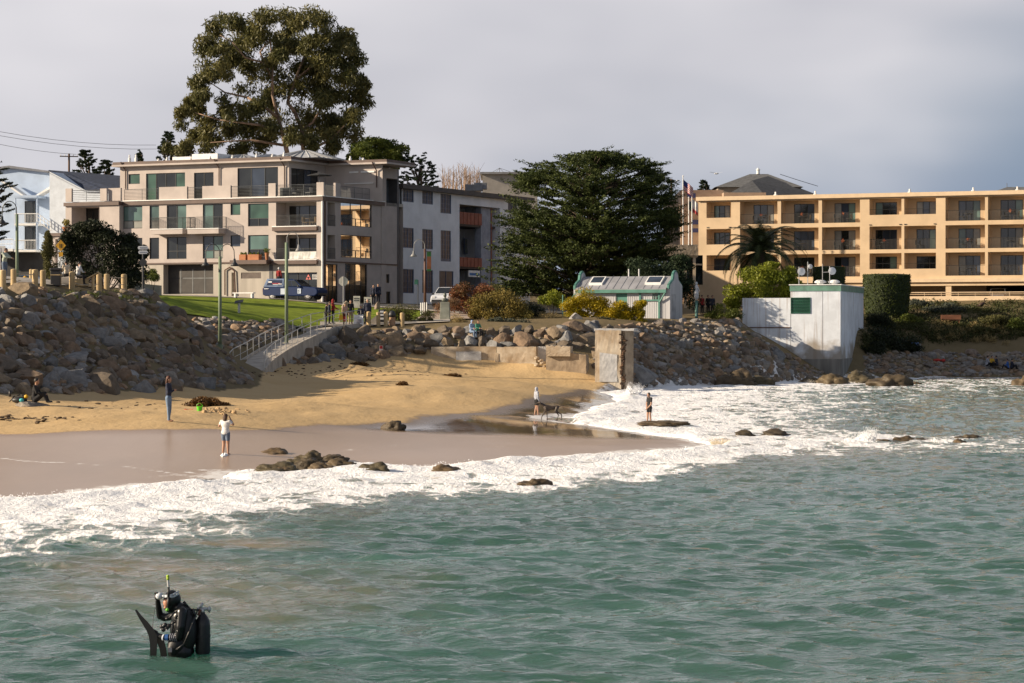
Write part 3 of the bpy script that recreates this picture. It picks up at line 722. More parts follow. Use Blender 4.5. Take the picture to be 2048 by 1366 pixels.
def rock_label(o, s, t, where, group, big):
    nm_, m_ = ROCKC[RNG.randrange(4)]; o.material_slots[0].link = 'OBJECT'; o.material_slots[0].material = m_
    tag(o, '%s %s boulder %s %s' % ('big' if s > big else 'middling' if s > big * .7 else 'small', nm_, 'near the top of' if t < .3 else 'half way down' if t < .72 else 'at the foot of', where), 'boulder', group)
def rock_at(p, s, rr, me=None):
    o = bpy.data.objects.new('boulder', me or RM[rr.randrange(10)]); COL.objects.link(o)
    o.location = p; o.scale = (s[0], s[1], s[2]); o.rotation_euler = (rr.uniform(-0.5, 0.5), rr.uniform(-0.5, 0.5), rr.uniform(0, 6.28))
    return o
class RockPile:
    """many small rocks joined into one uncounted mass"""
    def __init__(s): s.v = []; s.f = []; s.t = []
    def add(s, p, sc, rr):
        me = RM[10 + rr.randrange(6)]
        M = Matrix.Translation(p) @ Matrix.Rotation(rr.uniform(0, 6.28), 4, 'Z') @ Matrix.Rotation(rr.uniform(-.6, .6), 4, 'X') @ Matrix.Diagonal((sc[0], sc[1], sc[2], 1))
        b = len(s.v); s.v += [tuple(M @ q.co) for q in me.vertices]
        s.f += [tuple(b + i for i in q.vertices) for q in me.polygons]; s.t += [rr.random()] * len(me.vertices)
    def build(s, name, label, cat, m):
        me = bpy.data.meshes.new(name); me.from_pydata(s.v, [], s.f); me.materials.append(m)
        a = me.attributes.new('tone', 'FLOAT', 'POINT'); a.data.foreach_set('value', s.t)
        o = bpy.data.objects.new(name, me); COL.objects.link(o); return tag(o, label, cat, None, 'stuff')
def scatter(n, inside, box, smin, smax, seed, mind, depth=(0, 400), tries=60):
    """random well spaced ground points seen inside a photo outline"""
    rr = random.Random(seed); out = []
    for _ in range(n * tries):
        x = rr.uniform(box[0], box[1]); y = rr.uniform(box[2], box[3])
        if not inside(x, y): continue
        s = smin + (smax - smin) * rr.random() ** 2.2
        ok = True
        for (a, b, c_) in out:
            if ((a - x)) ** 2 + ((b - y) * 1.25) ** 2 < (mind * (s + c_)) ** 2: ok = False; break
        if ok: out.append((x, y, s))
        if len(out) >= n: break
    return out
def lerp_y(pts):
    xs_, ys_ = zip(*pts); return lambda x: float(np.interp(x, xs_, ys_))
pile = RockPile()
ctop = lerp_y([(-60, 581), (0, 582), (250, 581), (300, 590), (335, 603), (372, 645), (440, 698), (490, 742), (520, 764)])
cbot = lerp_y([(-60, 786), (250, 782), (400, 776), (520, 769)])
rr = random.Random(21); NB = 0
for (x, y, s) in scatter(165, lambda x, y: ctop(x) < y < cbot(x), (-40, 522, 585, 788), 0.44, 1.0, 3, 14.5):
    p = PG(x, y, 85, 175); rock_at(p + Vector((0, -0.1, -0.12 * s)), (s * rr.uniform(.9, 1.25), s * rr.uniform(.8, 1.1), s * rr.uniform(.62, .9)), rr)
    rock_label(COL.objects[-1], s, (y - ctop(x)) / (cbot(x) - ctop(x)), 'the riprap bank below the plaza posts', 'boulders of the plaza bank', .75)
for (x, y, s) in scatter(700, lambda x, y: ctop(x) - 1 < y < cbot(x) + 2, (-40, 522, 585, 790), 0.18, 0.5, 4, 9):
    p = PG(x, y, 85, 175); pile.add(p, (s, s * .9, s * .7), rr)
# mid bank
mtop = lerp_y([(545, 725), (570, 705), (620, 676), (650, 664), (760, 660), (900, 660), (1000, 664), (1100, 658), (1190, 652), (1275, 655)])
mbot = lerp_y([(545, 727), (650, 724), (763, 718), (850, 706), (880, 692), (1180, 694), (1195, 740), (1275, 764)])
for (x, y, s) in scatter(92, lambda x, y: mtop(x) < y < mbot(x), (545, 1275, 650, 765), 0.62, 1.25, 5, 13.5):
    p = PG(x, y, 150, 200); rock_at(p + Vector((0, -0.15, -0.1 * s)), (s * rr.uniform(.95, 1.5), s * rr.uniform(.8, 1.1), s * rr.uniform(.6, .85)), rr)
    rock_label(COL.objects[-1], s, (y - mtop(x)) / (mbot(x) - mtop(x) + .01), 'the bank behind the broken seawall', 'boulders of the seawall bank', .9)
for (x, y, s) in scatter(420, lambda x, y: mtop(x) - 2 < y < mbot(x), (545, 1275, 648, 765), 0.2, 0.55, 6, 8):
    p = PG(x, y, 150, 200); pile.add(p, (s, s * .9, s * .7), rr)
# slope between shed and pump house
stop = lerp_y([(1268, 655), (1300, 648), (1380, 645), (1480, 645), (1500, 668), (1560, 705), (1640, 745)])
sbot = lerp_y([(1268, 766), (1400, 766), (1500, 762), (1640, 756)])
for (x, y, s) in scatter(40, lambda x, y: stop(x) < y < sbot(x), (1268, 1640, 640, 768), 0.55, 0.95, 7, 15):
    p = PG(x, y, 160, 215); rock_at(p + Vector((0, 0, -0.1 * s)), (s * rr.uniform(.95, 1.35), s * rr.uniform(.8, 1.1), s * rr.uniform(.6, .85)), rr)
    rock_label(COL.objects[-1], s, (y - stop(x)) / (sbot(x) - stop(x) + .01), 'the rubble slope between shed and pump house', 'boulders of the rubble slope', .75)
for (x, y, s) in scatter(620, lambda x, y: stop(x) - 2 < y < sbot(x) + 2, (1268, 1645, 640, 768), 0.26, 0.7, 8, 8.5):
    p = PG(x, y, 160, 215); pile.add(p, (s, s * .9, s * .7), rr)
# rocks between the lawn and the ramp
ltop = lerp_y([(385, 640), (420, 636), (470, 641), (560, 648), (600, 660)]); lbot = lerp_y([(385, 650), (440, 695), (470, 700), (520, 685), (600, 664)])
for (x, y, s) in scatter(150, lambda x, y: ltop(x) < y < lbot(x), (385, 600, 636, 700), 0.28, 0.62, 9, 7.5):
    p = PG(x, y, 140, 190); pile.add(p, (s * 1.15, s, s * .7), rr)
# rubble shore below the right-hand bluff
for (x, y, s) in scatter(520, lambda x, y: True, (1728, 2100, 706, 752), 0.2, 0.75, 10, 6):
    p = PG(x, y, 195, 230); pile.add(p, (s * 1.1, s, s * .62), rr)
pile.build('riprap_rubble', 'small riprap stones filling the banks above the beach', 'rubble', rockm)
# single rocks in the surf and on the sand
wetrock = bpy.data.materials.new('wet_shore_rock'); wetrock.use_nodes = True
_rock(wetrock, [(0.075, 0.06, 0.04), (0.12, 0.085, 0.05), (0.09, 0.075, 0.045), (0.15, 0.10, 0.055)]); wetrock.node_tree.nodes['Principled BSDF'].inputs['Roughness'].default_value = 0.5
def lumpmesh(seed):
    bm = bmesh.new(); bmesh.ops.create_icosphere(bm, subdivisions=4, radius=1); off = Vector((seed * 7.3, seed * 3.1, seed))
    for v in bm.verts:
        p = v.co; k = 1 + .42 * mnoise.noise(p * 1.5 + off) + .22 * mnoise.noise(p * 3.7 + off) + .10 * mnoise.noise(p * 8 + off); v.co = Vector((p.x * k, p.y * k, max(-.3, p.z * k)))
    me = bpy.data.meshes.new('shore_rock'); bm.to_mesh(me); bm.free(); me.materials.append(wetrock); me.polygons.foreach_set('use_smooth', [True] * len(me.polygons)); return me
WM = [lumpmesh(30 + i) for i in range(8)]
def shore_rock(x0, x1, y0, y1, label, Y=None, zb=0.0, name='shore_rock', group=None):
    Y = Y or F * (CH - zb) / (y1 - HY); w = (x1 - x0) * Y / F; h = max(0.16, (y1 - y0) * Y / F)
    o = bpy.data.objects.new(name, WM[rr.randrange(8)]); COL.objects.link(o)
    o.location = (PX((x0 + x1) / 2, Y), Y, zb + 0.06); o.scale = (w * 0.58, max(0.35, w * 0.5), h * 0.95); o.rotation_euler = (0, 0, rr.uniform(-0.4, 0.4))
    return tag(o, label, 'rock', group)
for a in ((520, 582, 903, 920), (597, 648, 907, 928), (640, 690, 911, 925), (588, 642, 917, 943), (520, 592, 930, 949), (650, 705, 922, 938), (560, 610, 922, 935), (615, 665, 930, 945), (545, 580, 938, 950)):
    shore_rock(*a, 'brown wet rock of the low cluster awash beside the wading girl', zb=0.08, group='rock cluster by the wading girl')
shore_rock(723, 776, 930, 949, 'smooth brown rock standing alone in white foam next to the rock cluster', zb=0.05)
shore_rock(860, 916, 934, 948, 'flat brown rock in the foam edge further along from the rock cluster', zb=0.05)
shore_rock(1042, 1098, 962, 976, 'low dark rock in the seaward side of the white surf', zb=0.05)
shore_rock(395, 440, 962, 973, 'low sandy-brown rock half covered by swash', zb=0.06)
shore_rock(768, 806, 851, 868, 'dark lumpy rock alone on the wet sand', Y=97.5, zb=0.38)
shore_rock(1286, 1372, 843, 851, 'flat mossy rock under the boy in the surf', zb=0.2)
shore_rock(1325, 1343, 850, 857, 'tiny dark rock in foam just in front of the boy', zb=0.02)
shore_rock(1470, 1508, 865, 876, 'brown wave-washed rock at the tip of the sand bar', zb=0.02, group='rocks off the sand bar')
shore_rock(1525, 1577, 863, 876, 'reddish brown rock in foam off the sand bar', zb=0.02)
shore_rock(1740, 1778, 883, 890, 'flat dark rock beside the tall splash in open water', zb=0.0)
for a in ((1787, 1826, 876, 888), (1826, 1853, 879, 886), (1915, 1958, 872, 882), (1905, 1930, 884, 890)):
    shore_rock(*a, 'dark rock breaking the surface in the line of reef rocks in open water', zb=0.0, group='reef rocks')
for a in ((1365, 1422, 740, 768), (1445, 1512, 742, 771), (1490, 1545, 752, 770)):
    shore_rock(*a, 'sunlit brown ledge rock on the wet sand below the rubble slope', zb=0.15, group='ledge rocks')
for a in ((1640, 1692, 748, 771), (1690, 1747, 745, 769), (1745, 1817, 751, 775), (1600, 1640, 754, 769), (1818, 1842, 765, 771)):
    shore_rock(*a, 'dark brown rock washed by waves at the foot of the white pump house', zb=0.0, group='rocks below the pump house')
shore_rock(2030, 2075, 753, 773, 'dark rock in the water off the rubble shore under the bluff', zb=0.0)
# ---------------------------------------------------------------- facades
class Fac:
    """vertical plane through O with horizontal direction u (to the right) and outward normal n"""
    def __init__(s, O, u):
        s.O = Vector((O[0], O[1], 0)); s.u = Vector((u[0], u[1], 0)).normalized(); s.n = Vector((s.u.y, -s.u.x, 0))
    def uz(s, px, py, d=0.0):
        r = Vector(((px - 1024) / F, 1, -(py - HY) / F)); o = s.O + s.n * d
        t = o.dot(s.n) / r.dot(s.n); q = r * t
        return (q - s.O).dot(s.u), CH + q.z
    def rect(s, x0, x1, y0, y1, d=0.0):
        u0 = s.uz(x0, y0, d)[0]; u1 = s.uz(x1, y0, d)[0]; xm = (x0 + x1) / 2
        return (u0, u1, s.uz(xm, y1, d)[1], s.uz(xm, y0, d)[1])
    def pt(s, u, z, d=0.0):
        p = s.O + s.u * u + s.n * d; return Vector((p.x, p.y, z))
    def box(s, mb, u0, u1, z0, z1, d0, d1):
        return mb.hexa([s.pt(u0, z0, d1), s.pt(u1, z0, d1), s.pt(u1, z0, d0), s.pt(u0, z0, d0), s.pt(u0, z1, d1), s.pt(u1, z1, d1), s.pt(u1, z1, d0), s.pt(u0, z1, d0)])
def fwall(mb, fr, u0, u1, z0, z1, ops, d=0.0):
    """wall front with openings (u0,u1,z0,z1,depth,back)"""
    us = sorted(set([u0, u1] + [clamp(v, u0, u1) for o in ops for v in o[:2]])); zs = sorted(set([z0, z1] + [clamp(v, z0, z1) for o in ops for v in o[2:4]]))
    for a, b in zip(us[:-1], us[1:]):
        for e, f in zip(zs[:-1], zs[1:]):
            if b - a < 1e-5 or f - e < 1e-5: continue
            um, zm = (a + b) / 2, (e + f) / 2
            if any(o[0] < um < o[1] and o[2] < zm < o[3] for o in ops): continue
            mb.quad(fr.pt(a, e, d), fr.pt(b, e, d), fr.pt(b, f, d), fr.pt(a, f, d))
    for o in ops:
        a, b, e, f, dep = o[:5]; q = d - dep
        mb.quad(fr.pt(a, e, d), fr.pt(a, f, d), fr.pt(a, f, q), fr.pt(a, e, q)); mb.quad(fr.pt(b, e, d), fr.pt(b, f, d), fr.pt(b, f, q), fr.pt(b, e, q))
        mb.quad(fr.pt(a, e, d), fr.pt(b, e, d), fr.pt(b, e, q), fr.pt(a, e, q)); mb.quad(fr.pt(a, f, d), fr.pt(b, f, d), fr.pt(b, f, q), fr.pt(a, f, q))
        if len(o) > 5 and o[5]: fwall(mb, fr, a, b, e, f, o[5] if isinstance(o[5], list) else [], q)
def glassmat(name, col, rough=0.06, spec=0.8):
    if name in MATS: return MATS[name]
    return mat(name, col, rough, var=0.25, vscale=0.35, spec=spec, detail=2)
GL_D = glassmat('dark_glass', (0.018, 0.021, 0.022)); GL_T = glassmat('teal_blind_glass', (0.10, 0.17, 0.155), 0.15); GL_G = glassmat('green_glass', (0.05, 0.105, 0.078), 0.12)
GL_C = glassmat('curtained_glass', (0.26, 0.26, 0.23), 0.25); GL_B = glassmat('blue_glass', (0.04, 0.055, 0.085), 0.08)
GL_M = mat('mirror_glass', (0.80, 0.78, 0.75), 0.02, metal=1.0, var=0.02)
DKF = mat('dark_window_frame', (0.022, 0.024, 0.026), 0.45, var=0.1)
def window(parent, fr, r, d, cols=2, tr=None, fm=None, panes=None, fw=0.055, name='window', bars=(0, 0)):
    """frame (part) with a pane (sub-part) for each light; tr: transom heights as fractions"""
    u0, u1, z0, z1 = r[:4]; fm = fm or DKF; mb = MB(); t0, t1 = d - 0.03, d + 0.05
    fr.box(mb, u0, u1, z0, z0 + fw, t0, t1); fr.box(mb, u0, u1, z1 - fw, z1, t0, t1); fr.box(mb, u0, u0 + fw, z0 + fw, z1 - fw, t0, t1); fr.box(mb, u1 - fw, u1, z0 + fw, z1 - fw, t0, t1)
    rows = [0] + sorted(tr or []) + [1]; cl = cols if isinstance(cols, (list, tuple)) else [cols] * (len(rows) - 1)
    cells = []
    for k in range(len(rows) - 1):
        a, b = z0 + (z1 - z0) * rows[k], z0 + (z1 - z0) * rows[k + 1]
        if k: fr.box(mb, u0 + fw, u1 - fw, a - fw / 2, a + fw / 2, t0 + .003, t1 - .003)
        for i in range(cl[k]):
            p, q = u0 + (u1 - u0) * i / cl[k], u0 + (u1 - u0) * (i + 1) / cl[k]
            if i: fr.box(mb, p - fw / 2, p + fw / 2, a + fw / 2, b - fw / 2, t0 + .006, t1 - .006)
            cells.append((p, q, a, b))
            bx, bz = bars
            for j in range(1, bx): e = p + (q - p) * j / bx; fr.box(mb, e - .012, e + .012, a, b, d, d + .03)
            for j in range(1, bz): e = a + (b - a) * j / bz; fr.box(mb, p, q, e - .012, e + .012, d + .002, d + .028)
    w = mb.build(name, fm, parent)
    panes = panes or [GL_D]
    for i, (p, q, a, b) in enumerate(cells):
        m_ = MB(); fr.box(m_, p + .01, q - .01, a + .01, b - .01, d - .025, d + .004 + 0.001 * (i % 2)); m_.build('pane', panes[i % len(panes)], w)
    return w
def railing(parent, pts, h, rails, m, name='railing', r=0.016, post=1.6, pr=0.022, bars=0):
    mb = MB(); up = Vector((0, 0, 1))
    for a, b in zip(pts[:-1], pts[1:]):
        L = (b - a).length; n = max(1, int(round(L / post)))
        for i in range(n + 1): q = a.lerp(b, i / n); mb.tube(q, q + up * h, pr, None, 5)
        for k in range(rails): z = h * (k + 1) / rails; mb.tube(a + up * z, b + up * z, r if k < rails - 1 else r * 1.6, None, 4)
        if bars:
            nb = int(L / bars)
            for i in range(1, nb): q = a.lerp(b, i / nb); mb.tube(q, q + up * h, 0.010, None, 4, False)
    return mb.build(name, m, parent)

# ---------------------------------------------------------------- apartment building
stucco = mat('taupe_stucco', (0.455, 0.40, 0.37), 0.9, var=0.05, vscale=0.7, bump=0.08, bscale=25)
gconc = mat('grey_board_concrete', (0.42, 0.385, 0.335), 0.85, var=0.09, vscale=0.9, bump=0.1, bscale=12, streak=True)
brown = mat('brown_metal_trim', (0.10, 0.062, 0.050), 0.55, var=0.1)
railm = mat('grey_rail_metal', (0.16, 0.165, 0.165), 0.4, metal=0.5)
white = mat('white_paint', (0.75, 0.75, 0.74), 0.6, var=0.05)
terra = mat('terracotta', (0.42, 0.17, 0.075), 0.8)
plantm = leafmat('potted_leaves', (0.05, 0.09, 0.015), (0.20, 0.22, 0.04))
CA = P(645, 600, 212); ang = R(25.5)
FA = Fac(CA, (math.cos(ang), -math.sin(ang))); FB = Fac(CA, (math.sin(ang), math.cos(ang)))
apt = thing('apartment_building', FA.pt(-8, 6.4, -6), 'taupe stucco apartment building with terraces, balconies and dark framed windows', 'building')
uL = FA.uz(236, 500)[0]; uR = 0.0
zT = FA.uz(640, 393)[1]; z2 = FA.uz(640, 457)[1]; z1_ = FA.uz(640, 521)[1]; zg = 5.6
ops = []; wins = []
def addw(*r, dep=0.16, **k):
    q = FA.rect(*r); ops.append(q + (dep,)); wins.append((q, dep, k))
B1 = [GL_T, GL_T, GL_T]
addw(246, 284.5, 412, 457, cols=[2, 1], tr=[0.34], panes=[GL_C, GL_C, GL_T]); addw(299, 318, 411.5, 457, cols=1, tr=[0.34], panes=[GL_C, GL_T])
addw(333.5, 372.5, 410, 459, cols=2, panes=[GL_D, GL_T]); addw(405.5, 445.5, 408, 458, cols=2, panes=[GL_T, GL_D]); addw(461, 480.5, 407.5, 430, cols=1, panes=[GL_G])
addw(496, 537, 407, 452.5, cols=[2, 1], tr=[0.34], panes=[GL_D, GL_D, GL_G])
addw(250, 284.5, 476, 518, cols=2); addw(299, 318, 475.5, 518, cols=1); addw(333.5, 373, 474, 518, cols=[2, 2], tr=[0.36]); addw(405.5, 446, 472, 517, cols=2, tr=[0.36], panes=[GL_T, GL_C, GL_B, GL_T])
addw(461, 480.5, 470.5, 493, cols=1, panes=[GL_B]); addw(496, 537, 470, 513, cols=[2, 1], tr=[0.33], panes=[GL_D, GL_D, GL_T])
# loggias: a door stands in each back wall
logg = []
for r in ((552, 633, 404, 454), (552, 633, 469, 521)):
    q = FA.rect(*r); back = (q[0] + 0.35, q[1] - 0.7, q[2] + 0.02, q[3] - 0.25, 0.1); ops.append(q + (1.7, [back])); logg.append((q, back))
# ground floor
gar = FA.rect(326.5, 426.5, 529, 588); ops.append(gar + (0.8,)); shop = FA.rect(552, 634, 545, 606); ops.append(shop + (0.35,))
alc = FA.rect(463, 470.5, 545, 592); ops.append(alc + (0.5, True))
lou = FA.rect(482, 522, 545, 557); ops.append(lou + (0.12, True))
mb = MB()
upper = [o for o in ops if o[2] > z1_ - 0.4]; lower = [o for o in ops if o[2] <= z1_ - 0.4]
fwall(mb, FA, uL, uR, z1_ - 0.05, zT, upper); 
mb.build('front_wall', stucco, apt)
mb = MB(); fwall(mb, FA, uL, uR, zg, z1_ - 0.05, lower); mb.build('ground_floor_wall', gconc, apt)
for q, dep, k in wins: window(apt, FA, q, -dep + .03, **k)
for q, back in logg:
    window(apt, FA, back, -1.75, cols=3, panes=[GL_D, GL_B, GL_D], name='balcony_door')
    m_ = MB(); FA.box(m_, q[0] - .25, q[1] + .15, q[2] - 0.32, q[2] + 0.02, -0.02, 0.28); m_.build('balcony_ledge', brown, apt)
    m_ = MB(); FA.box(m_, q[0] - .25, q[1] + .15, q[2] + 0.021, q[2] + 0.10, -0.02, 0.30); m_.build('ledge_cap', white, apt)
    railing(apt, [FA.pt(q[0], q[2] + .1, -0.05), FA.pt(q[1], q[2] + .1, -0.05)], 0.95, 8, railm)
# blanket on the lower loggia rail with its lettering lines
q = logg[1][0]; m_ = MB(); w0 = FA.uz(579, 510)[0]; w1 = FA.uz(633, 510)[0]
for i in range(12):
    a, b = w0 + (w1 - w0) * i / 12, w0 + (w1 - w0) * (i + 1) / 12; da, db = 0.03 * math.sin(i * 1.9), 0.03 * math.sin((i + 1) * 1.9)
    m_.hexa([FA.pt(a, q[2] + .14, .02 + da), FA.pt(b, q[2] + .14, .02 + db), FA.pt(b, q[2] + .14, db), FA.pt(a, q[2] + .14, da), FA.pt(a, q[2] + .78, .02), FA.pt(b, q[2] + .78, .02), FA.pt(b, q[2] + .78, 0), FA.pt(a, q[2] + .78, 0)])
solo('banner', m_, mat('white_cloth', (0.62, 0.61, 0.58), 0.9), 'creased white cloth hung over the lower loggia railing', 'banner')
# projecting balconies
for (x0, x1, xr, ys) in ((311, 363, 380, 459), (383.5, 436, 452, 458)):
    a = FA.uz(x0, ys, 0)[0] + 0.35; b = FA.uz(xr, ys, 0)[0]; z = FA.uz(x0 + 30, ys, 1.0)[1]
    bal = MB(); FA.box(bal, a, b, z - 0.42, z, 0, 1.25); bo = bal.build('balcony', stucco, apt)
    m_ = MB(); FA.box(m_, a - .04, b + .04, z + .001, z + .07, 0, 1.3); m_.build('balcony_cap', white, bo)
    railing(bo, [FA.pt(a, z + .07, 0.02), FA.pt(a, z + .07, 1.2), FA.pt(b, z + .07, 1.2), FA.pt(b, z + .07, 0.02)], 1.0, 9, railm)
    pot = MB().lathe(FA.pt((a + b) / 2, z + .07, 0.7), [(0.12, 0), (0.18, 0.3), (0.2, 0.32)], 10)
# bands
def band(fr, u0, u1, z, h, out, m=brown, name='trim_band'):
    m_ = MB(); fr.box(m_, u0, u1, z - h, z, -0.03, out); return m_.build(name, m, apt)
band(FA, uL - 4.9, uR + 0.12, zT, 0.34, 0.16); band(FA, uL - 4.9, uR + 0.12, zT + .085, 0.08, 0.22, white, 'band_cap')
band(FA, uL, FA.uz(547, 520)[0], z1_ - 0.02, 0.14, 0.08); band(FA, FA.uz(470, 521)[0], FA.uz(543, 521)[0], z1_ + 0.1, 0.36, 0.9, brown, 'planter_ledge')
# face B
uB = FB.uz(795, 500)[0]
opB = []; wB = []
def addb(*r, dep=0.15, **k):
    q = FB.rect(*r); opB.append(q + (dep,)); wB.append((q, dep, k))
addb(681.5, 744, 407, 453, cols=[6, 3], tr=[0.33], panes=[GL_M]); addb(681.5, 744, 471, 516, cols=[6, 3], tr=[0.33], panes=[GL_M])
addb(655, 670, 405, 452, dep=0.9, cols=1); addb(655, 670, 470, 518, dep=0.9, cols=1, panes=[GL_D])
addb(651, 675.5, 528, 608, cols=3, tr=[0.45], panes=[GL_D, GL_D, GL_D, GL_M, GL_D, GL_M]); addb(690, 734.5, 528, 609, cols=4, tr=[0.48], panes=[GL_D, GL_D, GL_D, GL_D, GL_M, GL_D, GL_M, GL_D])
addb(764, 779, 548, 566, cols=1); addb(767, 781, 583, 610, cols=1, name='service_door')
mb = MB(); fwall(mb, FB, 0, uB, zg, zT, opB); mb.build('side_wall', stucco, apt)
for q, dep, k in wB: window(apt, FB, q, -dep + .03, **k)
for (x0, x1, yy) in ((655, 670, 452), (655, 670, 518)):
    q = FB.rect(x0, x1, yy - 20, yy); railing(apt, [FB.pt(q[0], q[2], 0.02), FB.pt(q[1], q[2], 0.02)], 0.95, 2, railm, bars=0.12)
band(FB, -0.12, FB.uz(767, 402)[0], zT, 0.34, 0.16); band(FB, -0.12, FB.uz(767, 402)[0], zT + .085, 0.08, 0.22, white, 'band_cap')
band(FB, 0.3, uB, z1_ - 0.02, 0.12, 0.07)
# remaining shell, terrace deck
mb = MB(); D = 15.0
mb.quad(FA.pt(uL, zg, 0), FA.pt(uL, zT, 0), FA.pt(uL, zT, -D), FA.pt(uL, zg, -D)); mb.quad(FA.pt(uL, zg, -D), FA.pt(uR, zg, -D), FA.pt(uR, zT, -D), FA.pt(uL, zT, -D))
mb.build('rear_wall', stucco, apt)
mb = MB(); FA.box(mb, uL, uR, zT - .3, zT - .001, -D, -0.05); mb.build('terrace_deck', gconc, apt)
# top storey, set back from the edge
dS = -2.3; topops = []; topw = []
uTL = FA.uz(240, 350, dS)[0]; uTR = FA.uz(578, 340, dS)[0]; zR = FA.uz(480, 326, dS)[1]
for r, k in (((257, 279.5, 348, 368), dict(cols=1, panes=[GL_G])), ((292, 370, 346, 400), dict(cols=4, panes=[GL_G, GL_D, GL_D, GL_G])), ((388, 427, 345, 398), dict(cols=2, panes=[GL_D])), ((475, 556, 335, 393), dict(cols=3, panes=[GL_D, GL_B, GL_D]))):
    q = FA.rect(*r, d=dS); q = (q[0], q[1], max(q[2], zT + .02), q[3]); topops.append(q + (0.15,)); topw.append((q, k))
mb = MB(); fwall(mb, FA, uTL, uTR, zT - .02, zR, topops, dS)
side = Fac(FA.pt(uTR, 0, dS), FB.u); so_ = (0.4, 5.2, zT + .02, zR - .55, 0.15); fwall(mb, side, 0, 6.6, zT - .02, zR, [so_])
bk = Fac(side.pt(6.6, 0), FA.u); bL = bk.uz(765, 350)[0]; fwall(mb, bk, 0, bL, zT - .02, zR, [])
mb.quad(FA.pt(uTL, zT, dS), FA.pt(uTL, zR, dS), FA.pt(uTL, zR, -D), FA.pt(uTL, zT, -D))
mb.build('top_storey_wall', stucco, apt)
for q, k in topw: window(apt, FA, q, dS - .12, **k)
window(apt, side, so_, -.12, cols=4, panes=[GL_D, GL_D, GL_B, GL_D])
mb = MB(); bk.box(mb, 2.0, 5.0, zT + 1.6, zT + 1.68, 0.0, 0.12); bk.box(mb, 2.5, 3.4, zR - .75, zR - .6, 0.0, 0.1); bk.box(mb, 3.7, 5.1, zR - .75, zR - .6, 0.0, 0.1); mb.build('wall_trim', white, apt)
# end pier on the right, tall
pier = Fac(FB.pt(uB - 3.2, 0, 0), FB.u); mb = MB()
pier.box(mb, 0, 0.9, zg, zR - .15, -1.6, 0.06); pier.box(mb, 0.9, 3.1, zR - 1.1, zR - .15, -1.6, 0.06); mb.build('end_pier', stucco, apt)
mb = MB(); pier.box(mb, 0.9, 3.1, zg, zR - 1.1, -1.6, -0.9); mb.build('recess_wall', mat('slate_panel', (0.10, 0.11, 0.125), 0.7), apt)
mb = MB(); pier.box(mb, 3.1, 3.45, zg, zR - .15, -3.0, 0.02); mb.build('corner_column', mat('dark_column', (0.07, 0.072, 0.08), 0.6), apt)
# roof: thin slab with brown fascia over the whole top storey
mb = MB(); e = 0.5
FA.box(mb, uTL - e, uTR + e, zR + .16, zR + .42, -D, dS + e); roof = mb.build('roof', brown, apt)
mb = MB(); FA.box(mb, uTL - e - .05, uTR + e + .05, zR, zR + .16, -D, dS + e + .06); mb.build('soffit', stucco, roof)
mb = MB(); bk.box(mb, e + .02, bL + .7, zR + .14, zR + .38, -5, e); mb.build('fascia', brown, roof)
mb = MB(); bk.box(mb, e + .02, bL + .75, zR - .02, zR + .14, -5, e + .06); mb.build('soffit', stucco, roof)
# pyramid skylight roof and plant on top
glz = mat('grey_roof_panels', (0.36, 0.37, 0.38), 0.35, var=0.12, vscale=0.9)
def pyramid(mb, fr, u0, u1, d0, d1, z0, z1):
    c_ = [fr.pt(u0, z0, d1), fr.pt(u1, z0, d1), fr.pt(u1, z0, d0), fr.pt(u0, z0, d0)]; um, dm = (u0 + u1) / 2, (d0 + d1) / 2
    t = [fr.pt(um - .3, z1, dm + .3), fr.pt(um + .3, z1, dm + .3), fr.pt(um + .3, z1, dm - .3), fr.pt(um - .3, z1, dm - .3)]
    mb.hexa(c_ + t); n = 6
    for k in range(n + 1):
        for a, b, e_, f_ in ((c_[0], c_[1], t[0], t[1]), (c_[1], c_[2], t[1], t[2])): mb.tube(a.lerp(b, k / n) + Vector((0, 0, .03)), e_.lerp(f_, k / n) + Vector((0, 0, .03)), .05, None, 4)
zt_ = zR + .42
def U(px, py, d): return FA.uz(px, py, d)[0]
for (a, b, hh) in ((428, 505, 0.6), (498, 548, 0.55), (540, 648, 0.8)):
    m_ = MB(); pyramid(m_, FA, U(a, 310, -5), U(b, 310, -5), -9, -4, zt_, zt_ + hh); m_.build('skylight', glz, roof)
for (a, b, hh) in ((352, 388, 0.42), (391, 442, 0.62)):
    m_ = MB(); FA.box(m_, U(a, 310, -4), U(b, 310, -4), zt_, zt_ + hh, -6, -3.4); m_.build('roof_unit', white, roof)
for px in (259, 272, 334, 420, 465, 513, 545, 568, 690, 716, 317):
    u = U(px, 315, -3); hh = 0.75 if px in (259, 272) else RNG.uniform(.3, .5)
    MB().lathe(FA.pt(u, zt_, -3) if px < 640 else bk.pt(bk.uz(px, 320)[0], zR + .38, -1), [(0.14, 0), (0.13, hh * .6), (0.07, hh * .65), (0.07, hh)], 8).build('roof_vent', white, roof)
# downpipes
for px, fr, d, y0, y1 in ((251, FA, dS + .1, 330, 378), (438, FA, dS + .1, 325, 371), (569, FA, dS + .1, 322, 375), (231, FA, .12, 408, 520), (753, bk, .12, 330, 375)):
    u, za = fr.uz(px, y0, d); zb = fr.uz(px, y1, d)[1]
    MB().path([fr.pt(u - .15, za + .25, d + .55), fr.pt(u - .1, za - .1, d + .3), fr.pt(u, za - .5, d), fr.pt(u, zb, d)], .055, 6).build('downpipe', brown, apt)
mb = MB(); mb.tube(FA.pt(0.05, 6.2, .12), FA.pt(0.05, zT - .4, .12), .08, None, 8); mb.build('corner_pipe', white, apt)
MB().tube(FB.pt(.3, 6.2, .1), FB.pt(.3, zT - .4, .1), .08, None, 8).build('downpipe', brown, apt)
